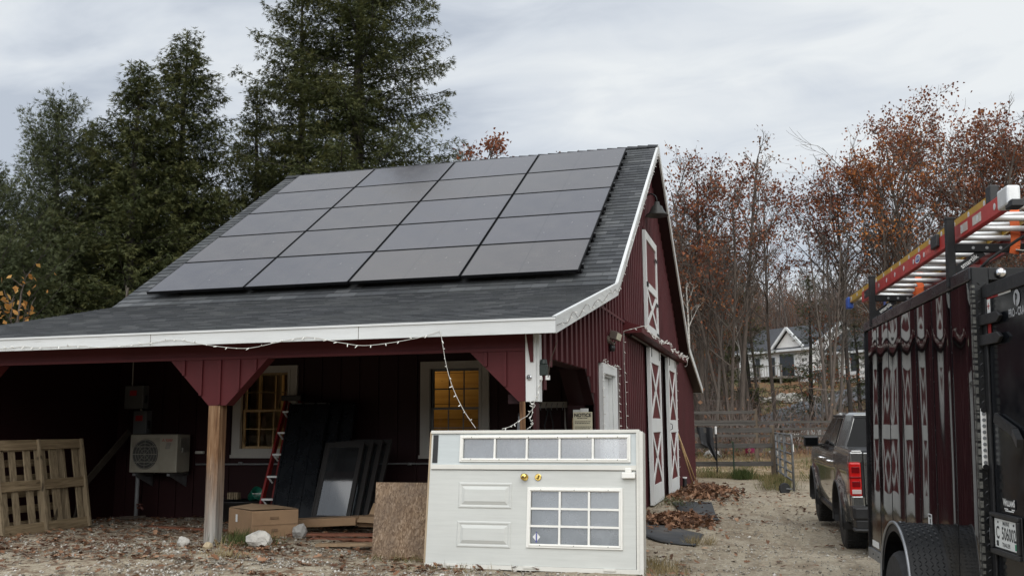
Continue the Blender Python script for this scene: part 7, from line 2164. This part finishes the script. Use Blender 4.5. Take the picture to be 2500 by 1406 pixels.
    for i, p in enumerate(places):
        behind = i >= n
        k = rr.randrange(len(protos)) if not behind else rr.choice([0, 3, 6])
        tr, cr, h, bi = protos[k]
        z = gz(p.x, p.y)
        s = rr.uniform(.75, 1.05)
        if behind:
            px_top = {0: 12.3, 1: 12.7, 2: 12.2, 3: 12.0}.get(i-n, 11.0); s = (px_top-z)/h
        bark = M['bark_grey'] if rr.random() < .45 else M['bark']
        if k in used:
            t = copy_tree(used[k])
        else:
            t = plant_tree('forest_tree', 'x', 'tree', (0, 0, 0), tr, cr, M['bark_grey'] if k % 2 else M['bark'], M['leaf_brown'] if k % 2 == 0 else M['leaf_red'])
            used[k] = t
        t.location = (p.x, p.y, z-.1); t.rotation_euler = (0, 0, rr.uniform(0, 6.28)); t.scale = (s, s, s*rr.uniform(.95, 1.1))
        t['label'] = labelB if behind else labelA; t['group'] = 'slim trees behind the barn' if behind else 'slim trees of the wood on the hill'
    # a fallen pole leaning through the wood
    a, b = col(1958, 49), col(2075, 58)
    mb = MB(); mb.tube([(a.x, a.y, gz(a.x, a.y)+.2), (b.x, b.y, gz(b.x, b.y)+1.9)], [.09, .05], 6); tag(mb.build('fallen_trunk', M['bark_grey']), 'pale fallen trunk leaning across the slope below the house', 'fallen tree')
    a, b = col(1995, 44), col(2062, 46)
    mb = MB(); mb.tube([(a.x, a.y, gz(a.x, a.y)+.3), (b.x, b.y, gz(b.x, b.y)+3.2)], [.05, .03], 6); tag(mb.build('fallen_trunk', M['bark_grey']), 'thin pale branch leaning among the trees above the pickup', 'fallen tree')
    # brush and leaf litter under the trees
    q = np.random.default_rng(29); N = 26000
    d = 37+75*q.random(N)**.9; px = q.uniform(1600, 2600, N)
    f = np.array([-.2695, .963]); rt = np.array([.963, .2695])
    xy = np.array([0, -8.66])+d[:, None]*f+(d*(px-1250)/2268)[:, None]*rt
    hc = col(1985, 84); keep = (np.hypot(xy[:, 0]-hc.x, xy[:, 1]-hc.y) > 13)
    for ppx, dd in ((1900, 55), (1950, 62), (2010, 69), (2070, 75), (1925, 58), (1980, 65), (2040, 72)):
        c = col(ppx, dd); keep &= np.hypot(xy[:, 0]-c.x, xy[:, 1]-c.y) > 2.6
    view = (px > 1840) & (px < 2130) & (d < 95) & (q.random(N) < np.where(d > 54, .93, .45)); keep &= ~view
    xy = xy[keep]; N = len(xy); z = gz_np(xy[:, 0], xy[:, 1])
    hgt = q.gamma(1.6, .55, N); hgt = np.clip(hgt, .2, 3.2)
    base = np.concatenate([xy, z[:, None]-.1], 1)
    dirs = np.stack([q.normal(0, .35, N), q.normal(0, .35, N), np.ones(N)], 1)
    v1, f1 = blades(base, dirs, q.normal(0, 1, (N, 3)), hgt*1.2, .035+.02*q.random(N))
    # side twigs with a few leaves
    c2 = base+unit(dirs)*(hgt*q.uniform(.3, 1, N))[:, None]
    v2, f2 = blades(c2, q.normal(0, 1, (N, 3))+np.array([0, 0, .5]), q.normal(0, 1, (N, 3)), .5*hgt+.1, .03*np.ones(N))
    tint = np.concatenate([np.full(N*4, .15), np.full(N*4, .25)])
    nl = 22000; idx = q.integers(0, N, nl)
    c3 = base[idx]+unit(dirs[idx])*(hgt[idx]*q.uniform(.1, 1.1, nl))[:, None]+q.normal(0, .18, (nl, 3))
    v3, f3 = blades(c3, q.normal(0, 1, (nl, 3)), q.normal(0, 1, (nl, 3)), .17*q.uniform(.6, 1.3, nl), .13*q.uniform(.6, 1.3, nl))
    Vv = np.concatenate([v1, v2, v3]); Ff = np.concatenate([f1, f2+len(v1), f3+len(v1)+len(v2)])
    mi = np.concatenate([np.zeros(len(f1)+len(f2), int), np.where(q.random(nl) < .12, 2, 1)])
    tint = np.concatenate([tint, np.repeat(q.random(nl), 4)])
    M['brush_green'] = leaf_mat('green_brush', [(0, (.03, .045, .015)), (1, (.09, .11, .04))], .2)
    o = np_mesh('undergrowth', Vv, Ff, [M['twig'], M['leaf_brown'], M['brush_green']], mi, tint); tag(o, 'tangled brown undergrowth under the trees of the hill', 'undergrowth', kind='stuff')
    # far wood closing the hill
    q = np.random.default_rng(37); N = 5200
    d = q.uniform(105, 175, N); px = q.uniform(1500, 2700, N)
    xy = np.array([0, -8.66])+d[:, None]*f+(d*(px-1250)/2268)[:, None]*rt; z = gz_np(xy[:, 0], xy[:, 1])
    base = np.concatenate([xy, z[:, None]-.5], 1); hh = q.uniform(4, 10.5, N)
    v1, f1 = blades(base, np.stack([q.normal(0, .05, N), q.normal(0, .05, N), np.ones(N)], 1), q.normal(0, 1, (N, 3)), hh, .22*q.uniform(.5, 1.2, N))
    K = 6; b2 = np.repeat(base, K, 0); h2 = np.repeat(hh, K); n2 = len(b2)
    c2 = b2+np.stack([np.zeros(n2), np.zeros(n2), h2*q.uniform(.35, .9, n2)], 1)
    dd = np.stack([q.normal(0, .6, n2), q.normal(0, .6, n2), np.ones(n2)], 1)
    v2, f2 = blades(c2, dd, q.normal(0, 1, (n2, 3)), h2*q.uniform(.15, .35, n2), .10*np.ones(n2))
    Vv = np.concatenate([v1, v2]); Ff = np.concatenate([f1, f2+len(v1)])
    o = np_mesh('treeline', Vv, Ff, [M['twig'], M['leaf_brown']], np.where(q.random(len(Ff)) < .2, 1, 0), np.full(len(Vv), .3)); tag(o, 'far bare woodland closing the top of the hill', 'woodland', kind='stuff')
    # unseen woodland added behind the viewer, for dark reflections and to shade the porch
    q = np.random.default_rng(53); N = 3400
    x = q.uniform(-75, 75, N); y = -46-q.random(N)*22
    z = gz_np(x, y); base = np.stack([x, y, z-.3], 1); hh = q.uniform(5, 10, N)
    v1, f1 = blades(base, np.stack([q.normal(0, .05, N), q.normal(0, .05, N), np.ones(N)], 1), q.normal(0, 1, (N, 3)), hh, .35*q.uniform(.5, 1.2, N))
    K = 12; b2 = np.repeat(base, K, 0); h2 = np.repeat(hh, K); n2 = len(b2)
    c2 = b2+np.stack([q.normal(0, .6, n2), q.normal(0, .6, n2), h2*q.uniform(.05, .9, n2)], 1)
    v2, f2 = blades(c2, q.normal(0, 1, (n2, 3)), q.normal(0, 1, (n2, 3)), q.uniform(1.0, 2.6, n2), q.uniform(.4, 1.2, n2))
    o = np_mesh('treeline', np.concatenate([v1, v2]), np.concatenate([f1, f2+len(v1)]), [M['twig'], M['hemlock']], np.concatenate([np.zeros(len(f1), int), np.ones(len(f2), int)]), np.full(4*(N+n2), .5)); tag(o, 'unseen woodland added behind the viewer for reflections and shade', 'woodland', kind='stuff')
    # saplings just beyond the porch roof
    for px, d, zt, lab in ((205, 17, 4.6, 'thin bare sapling above the porch roof, middle one of three'), (268, 17.5, 4.9, 'second thin bare sapling above the porch roof, nearer the panels'), (165, 17.5, 4.1, 'third thin bare sapling, shortest, above the porch roof')):
        c = col(px, d); z = gz(c.x, c.y)
        tr, cr = deciduous(int(px), zt-z, .55, 0, .1, 1, crown_from=.6, levels=1, fine=.5)
        plant_tree('sapling', lab, 'sapling', (c.x, c.y, z-.1), tr, None, M['bark_grey'], None)
make_woods()

# ------------------------------------------------------------------ fallen leaves, pebbles, grass
def oak_leaves(P, size, q, curl=.25, flat=.22):
    """lobed leaf outlines as fans; P (N,3) centres"""
    N = len(P)
    out = np.array([(0, -.55), (.13, -.28), (.30, -.22), (.20, -.02), (.40, .12), (.24, .25), (.27, .46), (.06, .42), (0, .6), (-.06, .42), (-.27, .46), (-.24, .25), (-.40, .12), (-.20, -.02), (-.30, -.22), (-.13, -.28)])
    k = len(out)
    yaw = q.uniform(0, 2*np.pi, N); tilt = q.normal(0, flat, N); roll = q.normal(0, flat, N)
    cy, sy = np.cos(yaw), np.sin(yaw)
    ex = np.stack([cy, sy, np.tan(roll)], 1); ey = np.stack([-sy, cy, np.tan(tilt)], 1); ez = unit(np.cross(ex, ey))
    cu = q.normal(curl, curl, N)
    sc = size[:, None, None]
    V_ = P[:, None, :]+sc*(ex[:, None, :]*out[None, :, 0:1]*q.uniform(.7, 1.1, N)[:, None, None]+ey[:, None, :]*out[None, :, 1:2]+ez[:, None, :]*((out[None, :, 0:1]**2*2.2+out[None, :, 1:2]**2*.5)*cu[:, None, None]))
    Vc = np.concatenate([P[:, None, :], V_], 1).reshape(-1, 3)
    b = (np.arange(N)*(k+1))[:, None]; i = np.arange(k)[None]
    F = np.stack([np.broadcast_to(b, (N, k)), b+1+i, b+1+(i+1) % k], -1).reshape(-1, 3)
    return Vc, F, k+1
def scatter():
    q = np.random.default_rng(41)
    XY = []
    def area(n, x0, x1, y0, y1):
        XY.append(np.stack([q.uniform(x0, x1, n), q.uniform(y0, y1, n)], 1))
    def blob(n, x, y, sx, sy): n = int(n*.6); XY.append(np.stack([q.normal(x, sx, n), q.normal(y, sy, n)], 1))
    area(1500, -10.5, -2, -3.5, 3.4); area(60, -2, 0, -3.5, 3); area(1900, -10, -2.6, -.6, 1.6); area(1500, -9.6, -2.6, 1.2, 3.6); area(130, -2.2, 2.0, .5, 14)
    for n, x, y, sx, sy in ((110, -5.75, .12, .28, .16), (110, -5.2, .0, .25, .12), (120, -7.2, -.5, .5, .12), (80, -3.6, .25, .3, .15), (60, -3.25, -.35, .12, .1), (90, -8.3, .2, .6, .2), (90, -1.2, 7.3, .5, .5), (120, -.9, 10.2, .4, .9), (110, .2, 13.0, .4, .7), (70, .35, 9.7, .3, .6), (60, -1.0, -.2, .25, .2), (50, -1.4, 1.2, .3, .4), (70, -4.3, -.4, .5, .15), (60, -6.5, -1.2, .6, .15), (50, .8, 13.5, .5, .5)):
        blob(n, x, y, sx, sy)
    # streaks of litter blown into lines on the gravel
    for i in range(16):
        x = q.uniform(-1.6, 1.2); y = q.uniform(4, 14); n = q.integers(6, 16); s = q.normal(0, .35, n); XY.append(np.stack([x+s*.9, y+s*.5+q.normal(0, .12, n)], 1))
    for i in range(26):
        x = q.uniform(-10, -2.8); y = q.uniform(-2.6, 1.2); n = q.integers(25, 70); L = q.uniform(.3, .9); a = q.normal(0, .25)
        s = q.normal(0, .5, n)*L; XY.append(np.stack([x+s*math.cos(a), y+s*math.sin(a)+q.normal(0, .05, n)], 1))
    area(700, -7, 8, 20, 34)
    xy = np.concatenate(XY); bad = (xy[:, 0] < XG+.02) & (xy[:, 1] > 3.7) & (xy[:, 1] < 18.4) & (xy[:, 0] > -10); xy = xy[~bad]
    N = len(xy); z = gz_np(xy[:, 0], xy[:, 1])+.018+q.uniform(0, .015, N)
    V_, F, k = oak_leaves(np.concatenate([xy, z[:, None]], 1), np.where(xy[:, 0] < -2.3, .022+.055*q.random(N)**1.6+.035*(q.random(N) < .08), q.uniform(.04, .09, N)), q)
    o = np_mesh('fallen_leaves', V_, F, M['leaf_fallen'], tint=np.repeat(q.random(N), k)); tag(o, 'scattered dry brown oak leaves on the gravel yard', 'fallen leaves', kind='stuff')
    # two deep drifts
    for (n, x, y, sx, sy, hh, lab) in ((1000, -1.52, 5.6, .26, .75, .15, 'heap of dry oak leaves between the two rubber mats'), (1500, -1.66, 12.3, .36, 1.45, .14, 'drift of dry oak leaves along the barn wall by the poles')):
        a = q.normal(0, 1, n); b = q.normal(0, 1, n)
        X = x+a*sx-.0*b; Y = y+b*sy; Z = gz_np(X, Y)+q.random(n)*hh*np.exp(-.5*(a*a+b*b)*.8)+.02
        kp = (X > XG+.05)
        P = np.stack([X, Y, Z], 1)[kp]; n = len(P)
        V_, F, k = oak_leaves(P, q.uniform(.06, .125, n), q, .35, .38)
        o = np_mesh('heaped_leaves', V_, F, M['leaf_fallen'], tint=np.repeat(q.random(n), k)); tag(o, lab, 'leaf heap', kind='stuff')
    # pebbles
    N = 26000
    x = q.uniform(-10.5, 3.0, N); y = -4.2+q.random(N)**1.25*15; kp = ~((x < XG+.03) & (y > 3.7)); x = x[kp]; y = y[kp]; n2 = 5200
    cl = q.integers(0, 46, n2); cx = q.uniform(-10, -2.4, 46); cy = q.uniform(-2.8, .5, 46)
    x = np.concatenate([x, cx[cl]+q.normal(0, .45, n2)]); y = np.concatenate([y, cy[cl]+q.normal(0, .10, n2)]); N = len(x)
    s = .006+.013*q.random(N)**2.5+.012*(q.random(N) < .03)
    z = gz_np(x, y)+.006
    oct_ = np.array([(1, 0, 0), (-1, 0, 0), (0, 1, 0), (0, -1, 0), (0, 0, 1), (0, 0, -1)], float)
    fo = np.array([(0, 2, 4), (2, 1, 4), (1, 3, 4), (3, 0, 4), (2, 0, 5), (1, 2, 5), (3, 1, 5), (0, 3, 5)])
    jit = oct_[None]*q.uniform(.6, 1.3, (N, 6, 1))+q.normal(0, .15, (N, 6, 3))
    ya = q.uniform(0, 6.28, N); c_, s_ = np.cos(ya), np.sin(ya)
    jx = jit[..., 0]*c_[:, None]-jit[..., 1]*s_[:, None]; jy = jit[..., 0]*s_[:, None]+jit[..., 1]*c_[:, None]
    V_ = np.stack([x[:, None]+jx*s[:, None], y[:, None]+jy*s[:, None]*1.1, z[:, None]+jit[..., 2]*s[:, None]*.75], -1).reshape(-1, 3)
    F = (fo[None]+(np.arange(N)*6)[:, None, None]).reshape(-1, 3)
    M['pebble'] = leaf_mat('pebble_stone', [(0, (.12, .105, .085)), (.4, (.26, .235, .195)), (.75, (.42, .395, .35)), (1, (.64, .62, .57))], 0, .85, 1.5)
    o = np_mesh('gravel', V_, F, M['pebble'], tint=np.repeat(q.random(N), 6)); tag(o, 'loose pale gravel stones over the yard', 'gravel', kind='stuff')
    # grass tufts
    C = []; H = []; T_ = []; W_ = []
    def tuft(x, y, sx, sy, n, h, t, w=.006):
        a = np.stack([q.normal(x, sx, n), q.normal(y, sy, n)], 1); C.append(a); H.append(h*q.uniform(.4, 1.2, n)); T_.append(np.clip(q.normal(t, .12, n), 0, 1)); W_.append(np.full(n, w))
    tuft(-5.45, .42, .17, .12, 420, .17, .15); tuft(-5.62, .62, .1, .1, 160, .16, .1); tuft(-5.9, .75, .08, .1, 90, .16, .2)
    tuft(-5.2, -.42, .13, .05, 160, .11, .85); tuft(-5.3, -.3, .03, .03, 20, .22, .95); tuft(-1.02, 2.75, .05, .06, 190, .16, .8, .004); tuft(-.85, 2.9, .04, .05, 90, .15, .8, .004)
    tuft(-1.25, .5, .14, .25, 320, .13, .7); tuft(-1.05, .15, .1, .12, 200, .11, .75); tuft(-3.0, -.3, .25, .08, 120, .08, .6); tuft(-3.6, .1, .2, .06, 160, .1, .55)
    tuft(-1.95, 8.9, .16, .45, 260, .13, .2); tuft(-1.7, 8.4, .12, .2, 120, .12, .3)
    for i in range(60):
        tuft(q.uniform(-2.3, .1), q.uniform(18.7, 19.9), .14, .14, 38, .22, q.uniform(.3, .9), .011)
    for i in range(16): tuft(q.uniform(-1.3, -.9), q.uniform(18.2, 19.3), .1, .1, 60, .35, .12, .012)
    for i in range(26): tuft(q.uniform(-.45, .25), q.uniform(14.5, 19.2), .12, .2, 50, .26, q.uniform(.25, .8), .010)
    for i in range(120): tuft(q.uniform(-7, 9), q.uniform(20.5, 34), .3, .3, 40, .26, q.uniform(.15, .9), .02)
    for i in range(40): tuft(q.uniform(.6, 6), q.uniform(15.5, 22), .25, .25, 50, .2, q.uniform(.1, .5), .014)
    for i in range(30): tuft(q.uniform(-10.2, -2.4), q.uniform(-3, .2), .12, .06, 18, .07, q.uniform(.5, .9), .004)
    xy = np.concatenate(C); h = np.concatenate(H); n = len(xy); base = np.concatenate([xy, gz_np(xy[:, 0], xy[:, 1])[:, None]-.01], 1)
    dr = np.stack([q.normal(0, .45, n), q.normal(0, .45, n), np.ones(n)], 1)
    V_, F = blades(base, dr, q.normal(0, 1, (n, 3)), h, np.concatenate(W_))
    M['grass'] = leaf_mat('yard_grass', [(0, (.035, .055, .016)), (.3, (.08, .10, .03)), (.6, (.22, .17, .08)), (.85, (.40, .32, .18)), (1, (.50, .42, .27))], .25, .7, .01)
    o = np_mesh('grass', V_, F, M['grass'], tint=np.repeat(np.concatenate(T_), 4)); tag(o, 'tufts of green and straw coloured grass round the yard', 'grass', kind='stuff')
scatter()
